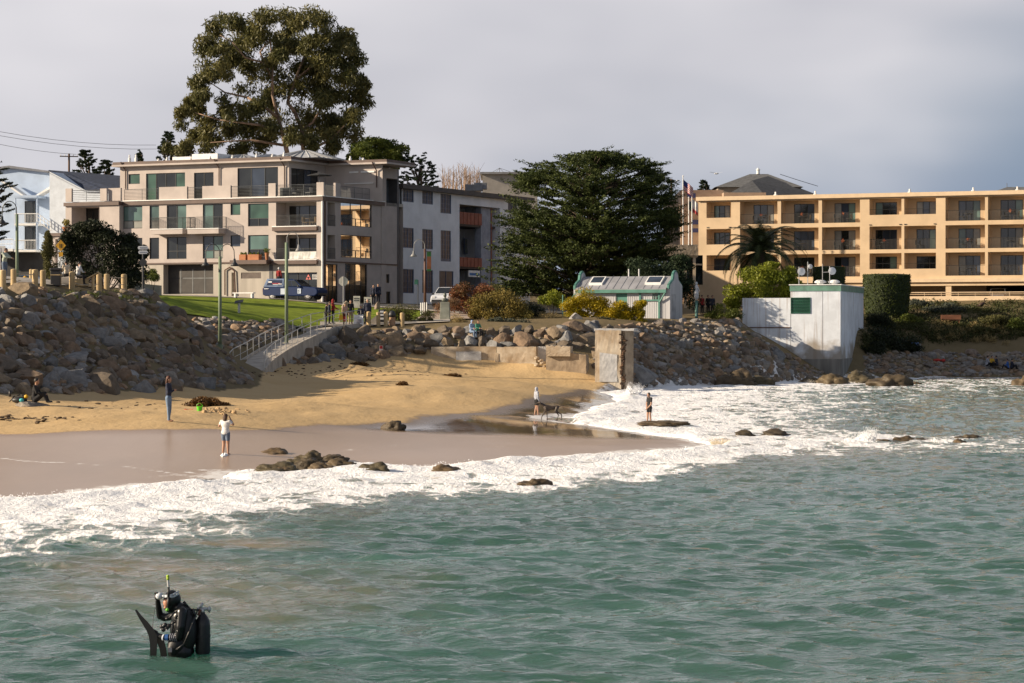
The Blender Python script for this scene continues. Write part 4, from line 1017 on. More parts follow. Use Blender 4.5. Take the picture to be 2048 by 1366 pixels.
# terrace parapets and railings
def parapet(fr, x0, x1, yt, d=0.0, cap=True):
    u0 = fr.uz(x0, yt, d)[0]; u1 = fr.uz(x1, yt, d)[0]; z = fr.uz((x0 + x1) / 2, yt, d)[1]
    m_ = MB(); fr.box(m_, u0, u1, zT + .086, z, d - .22, d); m_.build('parapet', stucco, apt)
for x0, x1, yt in ((318, 374, 373.5), (404.5, 461, 371.5), (536.5, 551, 366.5), (633, 647, 364.5)): parapet(FA, x0, x1, yt, -.05)
parapet(FB, 671, 681, 366, -.05); parapet(FB, 742, 770, 374, -.05)
for x0, x1 in ((247, 318), (374, 404.5), (461, 536.5), (551, 633)):
    railing(apt, [FA.pt(FA.uz(x0, 380)[0], zT + .086, -.15), FA.pt(FA.uz(x1, 380)[0], zT + .086, -.15)], 1.02, 8, railm)
for x0, x1 in ((648, 671), (681, 742)):
    railing(apt, [FB.pt(FB.uz(x0, 380)[0], zT + .086, -.15), FB.pt(FB.uz(x1, 380)[0], zT + .086, -.15)], 1.02, 2, railm, bars=0.13)
# left wing with open porch
wl = FA.uz(131, 400, 0.6)[0]; wr = uL + .55; po = FA.rect(143, 199, 414, 470, .6); pb = FA.rect(172, 197, 416, 470, -1.6)
mb = MB(); fwall(mb, FA, wl, wr, zg, zT, [po + (2.2, [(pb[0], pb[1], po[2] + .02, pb[3], .1)])], .6); mb.quad(FA.pt(wr, zg, .6), FA.pt(wr, zT, .6), FA.pt(wr, zT, 0), FA.pt(wr, zg, 0)); mb.quad(FA.pt(wl, zg, .6), FA.pt(wl, zT, .6), FA.pt(wl, zT, -9), FA.pt(wl, zg, -9))
mb.build('wing_wall', stucco, apt); window(apt, FA, (pb[0], pb[1], po[2] + .02, pb[3]), -1.66, cols=2, name='porch_door')
mb = MB(); FA.box(mb, wl, uL, zT - .3, zT - .002, -9, .55); mb.build('wing_deck', gconc, apt)
for x0, x1 in ((131, 143), (200, 213)): parapet(FA, x0, x1, 377, .6)
m_ = MB(); FA.box(m_, FA.uz(213, 380, .6)[0], uL + .5, zT + .086, zT + 1.25, .1, .32); m_.build('parapet', stucco, apt)
railing(apt, [FA.pt(FA.uz(143, 380, .6)[0], zT + .086, .5), FA.pt(FA.uz(200, 380, .6)[0], zT + .086, .5)], 1.02, 6, railm)
band(FA, wl - .1, wr + .05, zT - .001, 0.33, 0.78)
# lower portico on the far left
pw0 = FA.uz(103, 500, 1.8)[0]; pw1 = FA.uz(131, 500, 1.8)[0]; zp = FA.uz(115, 466, 1.8)[1]
mb = MB(); FA.box(mb, pw0, pw0 + .42, zg, zp - .3, 1.4, 1.8); FA.box(mb, pw0, pw1 + 1.5, zp - .55, zp - .3, .61, 1.8); FA.box(mb, pw1 + .9, pw1 + 1.5, zg, zp - .55, .62, 1.8); mb.build('portico', stucco, apt)
m_ = MB(); FA.box(m_, pw0 - .15, pw1 + 1.5, zp - .299, zp, .62, 1.95); m_.build('portico_trim', brown, apt)
# garage door with grid, shop front, louvre, pipes
gd = MB(); FA.box(gd, gar[0], gar[1], gar[2], gar[3], -.86, -.8); go = gd.build('garage_door', mat('dark_garage', (0.03, 0.028, 0.028), 0.6), apt)
for i in range(4):
    for j in range(2):
        a = gar[0] + .1 + (gar[1] - gar[0] - .2) * i / 4; b = gar[0] + .1 + (gar[1] - gar[0] - .2) * (i + 1) / 4; e0 = gar[2] + .1 + (gar[3] - gar[2] - .5) * (0 if j == 0 else .62); e1 = gar[2] + .1 + (gar[3] - gar[2] - .5) * (.62 if j == 0 else 1)
        m_ = MB(); FA.box(m_, a + .06, b - .06, e0 + .06, e1 - .06, -.795, -.775); m_.build('panel', mat('garage_mesh', (0.045, 0.04, 0.036), 0.7), go)
m_ = MB()
for i in range(1, 4): a = gar[0] + .1 + (gar[1] - gar[0] - .2) * i / 4; FA.box(m_, a - .05, a + .05, gar[2] + .1, gar[3] - .4, -.79, -.76)
e0 = gar[2] + .1 + (gar[3] - gar[2] - .5) * .62; FA.box(m_, gar[0] + 1.6, gar[1] - .1, e0 - .05, e0 + .05, -.788, -.757); m_.build('grid_bar', railm, go)
sf = window(apt, FA, shop, -.3, cols=4, tr=[.5], panes=[GL_D], name='shop_window')
# logo and lettering lines on the shop glass
lu = FA.uz(617, 552, -.28)[0]; lz = FA.uz(619, 555, -.28)[1]; m_ = MB()
for k in range(3):
    t = R(90 + 120 * k); cx_, cz_ = .16 * math.cos(t), .16 * math.sin(t); m_.prism([FA.pt(lu + cx_ + dx, lz + cz_ + dz_, -.262) for dx, dz_ in ((-.13, -.1), (.13, -.1), (0, .14))], FA.n * .01)
m_.build('logo', mat('red_white_print', (0.62, 0.16, 0.14), 0.6), sf)
m_ = MB()
for k, wdt in enumerate((.95, .8, .7)):
    x_ = lu + .4
    for j in range(7 - k):
        FA.box(m_, x_, x_ + .09, lz + .16 - .16 * k, lz + .25 - .16 * k, -.262, -.255); x_ += .13
m_.build('lettering', white, sf)
lv = MB()
for k in range(7): z = lou[2] + (lou[3] - lou[2]) * (k + .5) / 7; FA.box(lv, lou[0], lou[1], z - .03, z + .03, -.11, -.04)
lv.build('vent_grille', mat('brown_grille', (0.13, 0.10, 0.085), 0.6), apt)
pm = mat('rusty_pipe', (0.12, 0.06, 0.04), 0.6)
u, z = FA.uz(450, 590, .1); zt2 = FA.uz(450, 540, .1)[1]
MB().path([FA.pt(u, z, .12), FA.pt(u, zt2, .12), FA.pt(u + .5, zt2 + .25, .12), FA.pt(u + 1.0, zt2 - .1, .12), FA.pt(u + 1.1, z, .12)], .06, 6).build('wall_pipe', pm, apt)
for u_ in (FA.uz(540.5, 560, .1)[0],): m_ = MB(); FA.box(m_, u_ - .15, u_ + .2, zg, z1_ - .3, 0.01, .04); m_.build('shadow_joint', mat('dark_column', (0.07, 0.072, 0.08)), apt)
# things standing on ledges and terraces
def leafball(mb_, p, r, n, rr, size=.12, tones=None):
    for _ in range(n):
        v = Vector((rr.gauss(0, 1), rr.gauss(0, 1), rr.gauss(0, 1))).normalized() * r * rr.random() ** .4; q = Vector(p) + v
        a = Vector((rr.uniform(-1, 1), rr.uniform(-1, 1), rr.uniform(-1, 1))).normalized() * size; b = Vector((rr.uniform(-1, 1), rr.uniform(-1, 1), rr.uniform(-1, 1))).normalized() * size * .5
        mb_.add([q - a, q - b, q + a, q + b], [(0, 1, 2, 3)])
def settone(o, seed=0, per=4, base=None):
    me = o.data; rs = np.random.RandomState(seed); n = len(me.polygons); t = rs.rand(n) if base is None else base
    a = me.attributes.new('tone', 'FLOAT', 'FACE'); a.data.foreach_set('value', np.asarray(t, np.float32)); return o
ledge_z = z1_ + .1
for (x0, x1, lab, shape) in ((481, 494, 'square terracotta planter on the brown ledge', 0), (498, 520, 'long terracotta trough planter on the brown ledge', 0), (530, 537.5, 'tall tapered terracotta pot beside the loggia', 1)):
    u0 = FA.uz(x0, 515, .5)[0]; u1 = FA.uz(x1, 515, .5)[0]; th = thing('planter', FA.pt((u0 + u1) / 2, ledge_z, .5), lab, 'planter'); m_ = MB()
    if shape == 0: FA.box(m_, u0, u1, ledge_z, ledge_z + .5, .2, .75)
    else: m_.lathe(FA.pt((u0 + u1) / 2, ledge_z, .5), [(.11, 0), (.2, .62), (.22, .64), (.19, .6)], 12)
    m_.build('pot', terra, th); lf = MB(); h_ = .58 if shape == 0 else .85
    for k in range(3): leafball(lf, FA.pt(u0 + (u1 - u0) * (k + .5) / 3, ledge_z + h_, .5), .13 if shape == 0 else .22, 26, RNG, .1)
    settone(lf.build('plant', plantm, th))
th = thing('planter', FA.pt(pw1 - .3, zp, 1.3), 'round terracotta pot with yellow-green plant on the portico roof', 'planter')
MB().lathe(FA.pt(pw1 - .3, zp, 1.3), [(.22, 0), (.36, .55), (.4, .58), (.33, .56)], 14).build('pot', terra, th)
lf = MB(); leafball(lf, FA.pt(pw1 - .3, zp + .95, 1.3), .36, 120, RNG, .14); settone(lf.build('plant', leafmat('yellow_plant', (.12, .12, .02), (.36, .28, .05)), th))
def patio_set(fr, u, z, d, lab, m_t=None, seats=2):
    th = thing('patio_table', fr.pt(u, z, d), lab, 'table', None); m_t = m_t or railm
    MB().lathe(fr.pt(u, z + .7, d), [(.42, 0), (.42, .03)], 12).build('table_top', m_t, th); MB().tube(fr.pt(u, z, d), fr.pt(u, z + .7, d), .03).build('leg', m_t, th); return th
def patio_chair(fr, u, z, d, sgn, lab, m_c, group=None):
    th = thing('patio_chair', fr.pt(u, z, d), lab, 'chair', group); m_ = MB(); fr.box(m_, u - .24, u + .24, z + .40, z + .45, d - .24, d + .24); m_.build('seat', m_c, th)
    m_ = MB(); fr.box(m_, u + sgn * .24 - .02, u + sgn * .24 + .02, z + .45, z + .88, d - .24, d + .24); m_.build('backrest', m_c, th)
    for a in (-1, 1):
        for b in (-1, 1): MB().tube(fr.pt(u + a * .21, z, d + b * .21), fr.pt(u + a * .21, z + .4, d + b * .21), .018, None, 5).build('leg', m_c, th)
    return th
q = logg[0][0]; um = (q[0] + q[1]) / 2
tan_ = mat('tan_wicker', (0.30, 0.23, 0.15), .8)
patio_chair(FA, um + .5, q[2] + .02, -.8, -1, 'tan wicker chair in the upper loggia', tan_, 'wicker chairs'); patio_chair(FA, um + 1.3, q[2] + .02, -.8, 1, 'tan wicker chair in the upper loggia', tan_, 'wicker chairs'); patio_set(FA, um + .9, q[2] + .02, -.8, 'small round table between wicker chairs in the upper loggia', tan_)
ut = FA.uz(605, 380, -1.2)[0]; zz = zT + .001
patio_set(FA, ut, zz, -1.1, 'round terrace table in front of the top storey corner doors')
patio_chair(FA, ut - .7, zz, -1.1, -1, 'metal chair at the round terrace table', railm, 'terrace chairs'); patio_chair(FA, ut + .7, zz, -1.1, 1, 'metal chair at the round terrace table', railm, 'terrace chairs')
ug = FA.uz(570, 380, -1)[0]; m_ = MB(); FA.box(m_, ug - .5, ug + .5, zz, zz + .95, -1.5, -.9); solo('grill', m_, mat('dark_cover', (.04, .05, .055), .7), 'dark covered barbecue grill on the terrace by the pillar', 'grill', bevel=.06)
# parasol on the corner terrace
th = thing('parasol', FB.pt(2.6, zT, -1.8), 'flat dark parasol on the corner terrace', 'parasol'); pb_ = FB.pt(2.6, zT, -1.8)
MB().tube(pb_, pb_ + Vector((0, 0, 2.25)), .03).build('pole', railm, th); MB().lathe(pb_ + Vector((0, 0, 2.0)), [(1.1, 0), (1.08, .06), (.1, .3)], 8).build('canopy', mat('black_canvas', (.02, .022, .024), .9), th)
# ---------------------------------------------------------------- white office building along the side street
wst = mat('white_grey_stucco', (0.74, 0.75, 0.78), 0.9, var=0.05, vscale=0.5, bump=0.06, bscale=20)
dkeave = mat('dark_eave', (0.075, 0.065, 0.06), 0.7)
GL_O = mat('dull_blue_glass', (.045, .055, .085), .35, spec=.25)
blueF = mat('blue_window_frame', (0.10, 0.15, 0.26), 0.5)
FW = Fac(FB.pt(0, 0, -0.4), FB.u)
off = thing('office_building', FW.pt(22, 6.2, -5), 'plain pale grey three storey building with blue framed windows and red balcony panels', 'building')
w0 = FW.uz(799, 480)[0]; w1 = FW.uz(1060, 480)[0]; zo = FW.uz(800, 377)[1]
opsW = []; lst = []
for r, k in (((805, 827.5, 378.5, 404), dict(cols=2, bars=(2, 3))), ((844.5, 866, 382.5, 408.5), dict(cols=2, bars=(2, 3))), ((881, 902.5, 388, 427), dict(cols=2, bars=(2, 4))),
             ((805, 827.5, 455.5, 496), dict(cols=2, bars=(2, 5))), ((844.5, 866, 458.5, 498.5), dict(cols=2, bars=(2, 5))), ((881.5, 902, 461, 523), dict(cols=2, bars=(2, 6), tr=[.08])),
             ((805.5, 828, 538, 586.5), dict(cols=2, bars=(2, 4))), ((844.5, 866, 540, 586.5), dict(cols=2, bars=(2, 4))), ((878.5, 907, 542, 583), dict(cols=2)), ((1016, 1034, 401, 424), dict(cols=2))):
    q = FW.rect(*r); opsW.append(q + (.12,)); lst.append((q, k))
bay = FW.rect(919, 1000, 396, 610); bay = (bay[0], bay[1], 6.0, zo - .9); opsW.append(bay + (4.0, True))
mb = MB(); fwall(mb, FW, w0, w1, 5.5, zo, opsW); mb.build('street_wall', wst, off)
mb = MB(); FW.box(mb, w0, w1, 5.5, zo - .05, -12, -4.2); mb.build('rear_block', wst, off)
mb = MB(); mb.quad(FW.pt(w0, 5.5, 0), FW.pt(w0, zo, 0), FW.pt(w0, zo, -12), FW.pt(w0, 5.5, -12)); mb.build('end_wall', wst, off)
for q, k in lst: window(off, FW, q, -.09, fm=blueF, panes=[GL_O], **k)
mb = MB(); FW.box(mb, w0 - .3, w1, zo, zo + .45, -12, .55); mb.build('roof', dkeave, off)
redp = mat('red_brown_panel', (0.26, 0.075, 0.045), 0.7, var=.12)
for y0, y1 in ((425, 448.5), (515, 533.5)):
    q = FW.rect(919, 971, y0, y1); m_ = MB(); FW.box(m_, bay[0] + .02, q[1], q[2], q[3], -.5, -.4); b_ = m_.build('balcony_panel', redp, off)
    for k in range(1, 7): u = bay[0] + (q[1] - bay[0]) * k / 7; m_ = MB(); FW.box(m_, u - .03, u + .03, q[2], q[3], -.4, -.36); m_.build('panel_rib', redp, b_)
    m_ = MB(); FW.box(m_, bay[0] + .02, bay[1] - .02, q[2] - .2, q[2], -4, -.52); m_.build('balcony_floor', mat('dark_floor', (.05, .04, .038)), off)
c0 = FW.uz(971, 500)[0]; c1 = FW.uz(990, 500)[0]
m_ = MB(); FW.box(m_, c0, c1, 6, zo - .95, -1.2, -.5); m_.build('bay_column', mat('blue_grey_panel', (.28, .30, .36), .8), off)
m_ = MB(); FW.box(m_, c1, c1 + .15, 6, zo - .95, -1.2, -.42); m_.build('red_downpipe', redp, off)
m_ = MB(); FW.box(m_, bay[0] + .02, c0, 6, zo - 1, -3.9, -3.8); m_.build('bay_back_panel', mat('dark_red_wall', (.07, .03, .028)), off)
q = FW.rect(928, 936, 477, 508, -3.7); window(off, FW, q, -3.7, cols=1, bars=(1, 4), fm=blueF, panes=[GL_C])
q = FW.rect(937.5, 960, 541, 554, -.3); m_ = MB(); FW.box(m_, q[0], q[1], q[2], q[3], -.4, -.3); s_ = solo('shop_sign', m_, white, 'white shop sign with blue swoosh in the dark bay of the office building', 'sign')
m_ = MB(); FW.box(m_, q[0] + .2, q[1] - .2, q[2] + .15, q[2] + .4, -.299, -.28); m_.build('blue_print', mat('blue_print', (.05, .17, .42)), s_)
MB().tube(FW.pt(w0 + .1, 6, .1), FW.pt(w0 + .1, zo, .1), .09).build('downpipe', mat('dark_column', (0.07, 0.072, 0.08)), off)
# low dark wall/fence strip at its foot
# far tan building and rails on the office roof
ft = mat('far_tan_stucco', (.40, .37, .33), .9, var=.06)
far = thing('far_block', P(1010, 420, 285), 'distant flat roofed tan block half hidden by the big cypress', 'building')
m_ = MB(); a = P(965, 348, 285); b = P(1075, 348, 285); m_.hexa([Vector((a.x, 285, 8)), Vector((b.x, 285, 8)), Vector((b.x, 297, 8)), Vector((a.x, 297, 8)), a, Vector((b.x, 285, a.z)), Vector((b.x, 297, a.z)), Vector((a.x, 297, a.z))]); m_.build('wall', ft, far)
m_ = MB(); m_.box(((a.x + b.x) / 2, 291, a.z + .1), (b.x - a.x + .6, 12.8, .25)); m_.build('parapet', mat('grey_cap', (.3, .3, .31)), far)
m_ = MB(); apex = P(999, 336, 288); 
for px in (980, 990, 1010, 1030): m_.tube(apex, P(px, 347, 288), .02, None, 4)
m_.tube(P(999, 348, 288), apex, .035, None, 5); m_.build('aerial_mast', railm, far)
# rooftop air unit and parked car roofline seen above the eave
m_ = MB(); q = P(948, 376, 262); m_.box((q.x, q.y, q.z), (1.9, 1.6, .7)); m_.box((q.x + .7, q.y, q.z + .2), (1.4, 1.4, .7)); m_.tube((q.x, q.y, 6), (q.x, q.y, q.z - .3), .3); solo('roof_unit', m_, mat('grey_unit', (.16, .17, .19), .6), 'grey ventilation unit showing above the office building eave', 'vent', bevel=.05)

# ---------------------------------------------------------------- blue house on the left
bls = mat('shaded_blue_siding', (.42, .52, .68), .85, var=.05, vscale=.6); blw = mat('sunlit_blue_siding', (.66, .72, .80), .85, var=.05)  # one siding in two tones: shade and sunlight put into the colour
blr = mat('dark_blue_shingles', (.035, .048, .085), .85, var=.2, vscale=3)
FL = Fac(P(100, 500, 250), (math.cos(R(14)), -math.sin(R(14))))
bh = thing('blue_house', FL.pt(-2, 7.4, -4), 'pale blue wooden house with white balconies and dark blue roof', 'house')
def uzp(px, py, d=0): return FL.uz(px, py, d)
def poly(mb_, fr, pts, d, th):
    pp = [fr.pt(*fr.uz(x, y, d), d) for x, y in pts]; mb_.prism(pp, -fr.n * th)
m_ = MB(); poly(m_, FL, [(99, 343), (168, 379), (245, 381), (245, 600), (99, 600)], 0, 9.0); m_.build('gable_wall', blw, bh)
m_ = MB()
pp = [FL.pt(*uzp(96, 341, .1), .1), FL.pt(*uzp(170, 380, .1), .1), FL.pt(*uzp(250, 382, .1), .1)]
r1 = FL.pt(*uzp(250, 352, -9), -9); r0 = FL.pt(*uzp(98, 340, -4), -4)
m_.add([pp[0], pp[1], pp[2], r1, r0], [(0, 1, 2, 3, 4)]); m_.add([Vector(p) - Vector((0, 0, .2)) for p in (pp[0], pp[1], pp[2], r1, r0)], [(0, 1, 2, 3, 4)])
m_.build('roof', blr, bh)
m_ = MB(); poly(m_, FL, [(-120, 352), (18, 334), (100, 344), (100, 600), (-120, 600)], -3.0, 7.0); m_.build('back_wall', bls, bh)
m_ = MB(); poly(m_, FL, [(-120, 349), (18, 331), (101, 342), (101, 346), (18, 336), (-120, 354)], -2.6, 7.6); m_.build('roof_edge', mat('grey_shingles', (.2, .21, .24), .9), bh)
for pts in ([(0, 362), (6, 362), (48, 391), (42, 391)], [(70, 391), (99, 373), (99, 378), (76, 391)]):
    m_ = MB(); poly(m_, FL, pts, -1.2, 1.2); m_.build('gable_trim', white, bh)
m_ = MB(); q = FL.rect(30, 76, 391, 498, -1.0); FL.box(m_, q[0], q[1], q[3] - .25, q[3], -3, -.6); m_.build('porch_roof', bls, bh)
for (y0, y1) in ((396, 447), (447, 500)):
    q = FL.rect(31, 74, y0, y1, -1.0); m_ = MB(); FL.box(m_, q[0], q[1], q[2] - .2, q[2], -3, -.7); m_.build('balcony_floor', white, bh)
    railing(bh, [FL.pt(q[0], q[2], -.75), FL.pt(q[1], q[2], -.75)], 1.0, 1, white, 'balustrade', r=.03, bars=.16)
    d_ = FL.rect(50, 71, y0 + 6, y1 - 2, -2.95); window(bh, FL, d_, -2.9, cols=1, name='door')
    for px in (31, 74): u = FL.uz(px, y1, -.8)[0]; MB().tube(FL.pt(u, q[2], -.8), FL.pt(u, q[3], -.8), .07).build('porch_post', bls, bh)
q = FL.rect(-60, 28, 470, 498, -1.0); railing(bh, [FL.pt(q[0], q[2], -.75), FL.pt(q[1], q[2], -.75)], 1.0, 2, white, 'balustrade', r=.03, bars=.16)
m_ = MB(); FL.box(m_, q[0], q[1], q[2] - .25, q[2], -3, -.7); m_.build('balcony_floor', white, bh)
# diagonal stair rail on the gable wall
a = FL.pt(*uzp(74, 426, .4), .4); b = FL.pt(*uzp(102, 446, .4), .4); m_ = MB()
for dz in (0, -.35, -.8): m_.tube(a + Vector((0, 0, dz)), b + Vector((0, 0, dz)), .04, None, 4)
for k in range(5): p = a.lerp(b, k / 4); m_.tube(p, p - Vector((0, 0, .85)), .03, None, 4)
m_.build('stair_rail', white, bh)
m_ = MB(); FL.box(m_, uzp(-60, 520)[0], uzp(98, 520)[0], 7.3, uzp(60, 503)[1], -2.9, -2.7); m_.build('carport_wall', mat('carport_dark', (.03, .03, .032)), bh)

# ---------------------------------------------------------------- hotel
pst = mat('peach_stucco', (0.58, 0.435, 0.28), 0.9, var=0.05, vscale=0.5, bump=0.06, bscale=22)
pstd = mat('peach_trim', (0.62, 0.475, 0.32), 0.85, var=0.04)
ah = R(22.8); FHo = P(1397, 600, 250); FH = Fac(FHo, (math.cos(ah), -math.sin(ah)))
hot = thing('hotel', FH.pt(16, 6.8, -6), 'long peach stucco hotel with rows of recessed balconies', 'hotel')
def hu(px): return FH.uz(px, 480)[0]
uH1 = hu(2240); zH = FH.uz(1700, 390)[1]; rows = [(14.93, 17.28), (12.18, 14.50), (9.49, 11.80)]
bays = [(1413, 1462, (1, 1, 1), (1428, 1460)), (1480, 1555, (0, 0, 0), (1507, 1548)), (1562, 1637, (0, 0, 0), (1588, 1629)), (1644, 1720, (0, 0, 0), (1669, 1711)), (1739, 1803, (1, 0, 1), (1751, 1794)), (1808.5, 1872, (1, 0, 1), (1833, 1872)),
        (1891, 1970, (0, 0, 0), (1917, 1961)), (1976, 2056, (0, 0, 0), (2001, 2046)), (2075, 2140, (1, 0, 1), (2085, 2130)), (2146, 2210, (1, 0, 1), (2160, 2205))]
oph = []; dd_ = -1.55
hotw = []
for (x0, x1, half, (d0, d1)) in bays:
    a, b = hu(x0), hu(x1); e, f = FH.uz(d0, 480, dd_)[0], FH.uz(d1, 480, dd_)[0]; f = min(f, b - .02)
    for i, (z0, z1) in enumerate(rows):
        zb = z0 + (.72 if half[i] else 0); door = (e, f, zb + .01 if half[i] else z0 + .03, z1 - .30)
        oph.append((a, b, zb, z1, -dd_, [door + (.12,)])); hotw.append((a, b, zb, z0, z1, door, half[i]))
mb = MB(); fwall(mb, FH, 0, uH1, 9.2, zH, oph); mb.build('front_wall', pst, hot)
mb = MB(); mb.quad(FH.pt(0, 6, 0), FH.pt(0, zH, 0), FH.pt(0, zH, -14), FH.pt(0, 6, -14)); mb.quad(FH.pt(0, zH, 0), FH.pt(uH1, zH, 0), FH.pt(uH1, zH, -14), FH.pt(0, zH, -14)); mb.quad(FH.pt(0, 6, -14), FH.pt(uH1, 6, -14), FH.pt(uH1, zH, -14), FH.pt(0, zH, -14))
FH.box(mb, 0, hu(1480), 6, 9.2, -6, 0.0); mb.build('end_wall', pst, hot)
mb = MB(); FH.box(mb, -.2, uH1, zH - .28, zH + .12, .003, .28); mb.build('cornice', pstd, hot)
rs = random.Random(5); PV = [GL_D, GL_B, GL_C, GL_D, GL_T]
chairm = mat('dark_chair', (.03, .03, .03), .6)
ORD = 'first second third fourth fifth sixth seventh eighth ninth tenth'.split()
for n_, (a, b, zb, z0, z1, door, half) in enumerate(hotw):
    pv = [rs.choice(PV), rs.choice([GL_D, GL_D, GL_B]), rs.choice(PV)]
    w_ = window(hot, FH, door, dd_ - .09, cols=3, panes=pv, fw=.06, name='window' if half else 'balcony_door')
    if not half:
        r_ = railing(hot, [FH.pt(a, zb + .04, -.12), FH.pt(b, zb + .04, -.12)], .98, 1, DKF, 'balcony_railing', r=.012, post=9, bars=.13)
        for s_ in (-1, 1):
            if rs.random() < .75: patio_chair(FH, (door[0] + door[1]) / 2 + s_ * .62, zb + .02, -.75, s_, 'black chair on the %s balcony from the hotel end wall, %s floor' % (ORD[n_ // 3], ('top', 'middle', 'lowest')[n_ % 3]), chairm, 'hotel balcony chairs')
        if rs.random() < .8:
            t_ = patio_set(FH, (door[0] + door[1]) / 2, zb + .02, -.75, 'round black table on the %s balcony from the hotel end wall, %s floor' % (ORD[n_ // 3], ('top', 'middle', 'lowest')[n_ % 3]), chairm); t_['group'] = 'hotel balcony tables'
            if rs.random() < .7:
                o_ = MB(); leafball(o_, FH.pt((door[0] + door[1]) / 2, zb + .95, -.75), .16, 30, RNG, .09); o_ = settone(o_.build('flower_pot_plant', leafmat('red_flowers', (.35, .05, .03), (.5, .18, .06)), origin=FH.pt((door[0] + door[1]) / 2, zb + .75, -.75))); tag(o_, 'red flowering plant on the %s balcony table from the hotel end wall, %s floor' % (ORD[n_ // 3], ('top', 'middle', 'lowest')[n_ % 3]), 'plant', 'hotel balcony plants')
    else:
        m_ = MB(); m_.tube(FH.pt(a, zb + .55, -.12), FH.pt(b, zb + .55, -.12), .015); m_.build('guard_bar', DKF, hot)
for px in (1416, 1460, 1741, 1801, 1811, 1870): u = hu(px); m_ = MB(); FH.box(m_, u - .12, u + .12, 14.62, 14.7, .002, .06); m_.build('scupper', DKF, hot)
# lower slab edge, car deck below
mb = MB(); FH.box(mb, hu(1480), uH1, 8.86, 9.2, -14, .35); mb.build('deck_edge', pstd, hot)
mb = MB(); FH.box(mb, hu(1480), uH1, 8.5, 8.858, -14, .1); mb.build('deck_beam', pst, hot)
for px in (1562, 1640, 1730, 1897, 2060, 2150): u = hu(px); m_ = MB(); FH.box(m_, u - .28, u + .28, 6.6, 8.5, -.5, 0); m_.build('column', pst, hot)
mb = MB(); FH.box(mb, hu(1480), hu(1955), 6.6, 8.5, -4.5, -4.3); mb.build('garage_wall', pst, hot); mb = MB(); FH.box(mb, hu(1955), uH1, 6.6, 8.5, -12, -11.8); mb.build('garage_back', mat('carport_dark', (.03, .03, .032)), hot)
mb = MB(); FH.box(mb, hu(1480), uH1, 6.5, 6.62, -12, 3.1); mb.build('car_deck', gconc, hot)
ug0 = FH.uz(1815, 595, 3.2)[0]; mb = MB(); FH.box(mb, ug0, uH1, FH.uz(1950, 611, 3.2)[1] - 1.5, FH.uz(1950, 592, 3.2)[1], 2.9, 3.2); mb.build('guard_wall', pstd, hot)
zg_ = FH.uz(1950, 592, 3.2)[1]; railing(hot, [FH.pt(ug0, zg_, 3.05), FH.pt(uH1, zg_, 3.05)], .36, 2, pstd, 'guard_rail', r=.03, post=1.7)
for px in (1810, 1938, 1540, 1620, 2027): p = FH.pt(hu(px), zH, -2); m_ = MB(); m_.lathe(p, [(.22, 0), (.2, .3), (.1, .32), (.08, .6)], 8); m_.build('roof_vent', white, hot)

# lobby block, its side wings, stone canopy
lob = thing('hotel_lobby', P(1420, 600, 266), 'tan windowless lobby block rising behind the hotel end wall', 'building')
tanst = mat('tan_stucco', (.40, .29, .21), .9, var=.05); sid = mat('grey_brown_siding', (.33, .28, .225), .9, var=.06)
def pxbox(x0, x1, yt, Y, D_, zb=6.0):
    a, b = P(x0, yt, Y), P(x1, yt, Y); m_ = MB(); m_.box(((a.x + b.x) / 2, Y + D_ / 2, (a.z + zb) / 2), (b.x - a.x, D_, a.z - zb)); return m_
pxbox(1362, 1447, 380, 264, 10).build('tower_wall', tanst, lob); pxbox(1447.5, 1532, 385, 262, 9).build('wing_wall', tanst, lob); pxbox(1335, 1361.5, 398, 268, 8).build('side_wall', sid, lob)
m_ = MB(); m_.box((PX(1356, 267.9), 267.9, PZ(448, 268)), (.6, .1, 1.5)); m_.build('window', DKF, lob)
stonem = mat('rough_stone', (.42, .34, .25), .9, vscale=2.2, col2=(.22, .17, .12), bump=.6, bscale=5, detail=7)
can = thing('stone_canopy', P(1365, 600, 243), 'stone faced canopy on slender posts beside the hotel', 'canopy')
pxbox(1300, 1396, 489, 243, 3, PZ(511, 243)).build('stone_fascia', stonem, can); pxbox(1300, 1396, 511.2, 243.2, 3, PZ(514, 243)).build('beam', pstd, can)
for px in (1371, 1388.5, 1350): p = P(px, 514, 243.4); m_ = MB(); m_.box((p.x, p.y, (p.z + 6) / 2), (.28, .28, p.z - 6)); m_.build('post', pstd, can)
m_ = MB(); p = P(1380, 529, 243.4); m_.box((p.x, p.y, p.z), (2.4, .15, .15)); m_.build('cross_bar', pstd, can)
m_ = MB(); p = P(1370, 540, 246); m_.box((p.x, p.y, p.z), (3.6, .2, 3.0)); m_.build('window', GL_D, can)
# dark hip roofs behind
shr = mat('charcoal_shingles', (.055, .058, .065), .9, var=.2, vscale=2.5); shl = mat('slate_shingles', (.12, .122, .125), .9, var=.15, vscale=2.5)
def hip(x0, x1, xr0, xr1, ye, yr, Y, D_, th):
    a, b = P(x0, ye, Y), P(x1, ye, Y); zr = PZ(yr, Y + D_ / 2); r0 = Vector((PX(xr0, Y + D_ / 2), Y + D_ / 2, zr)); r1 = Vector((PX(xr1, Y + D_ / 2), Y + D_ / 2, zr))
    c_ = Vector((b.x, Y + D_, a.z)); d_ = Vector((a.x, Y + D_, a.z)); m_ = MB(); m_.add([a, b, c_, d_, r0, r1], [(0, 1, 5, 4), (1, 2, 5), (2, 3, 4, 5), (3, 0, 4)])
    m_.build('roof', shl, th); m2 = MB(); m2.box(((a.x + b.x) / 2, Y + D_ / 2, (a.z + 6) / 2), (b.x - a.x - .8, D_ - .8, a.z - 6)); m2.build('wall', sid, th); return r0, r1
hb = thing('hip_roofed_building', P(1520, 600, 285), 'large building with dark stepped hip roof rising behind the hotel', 'building')
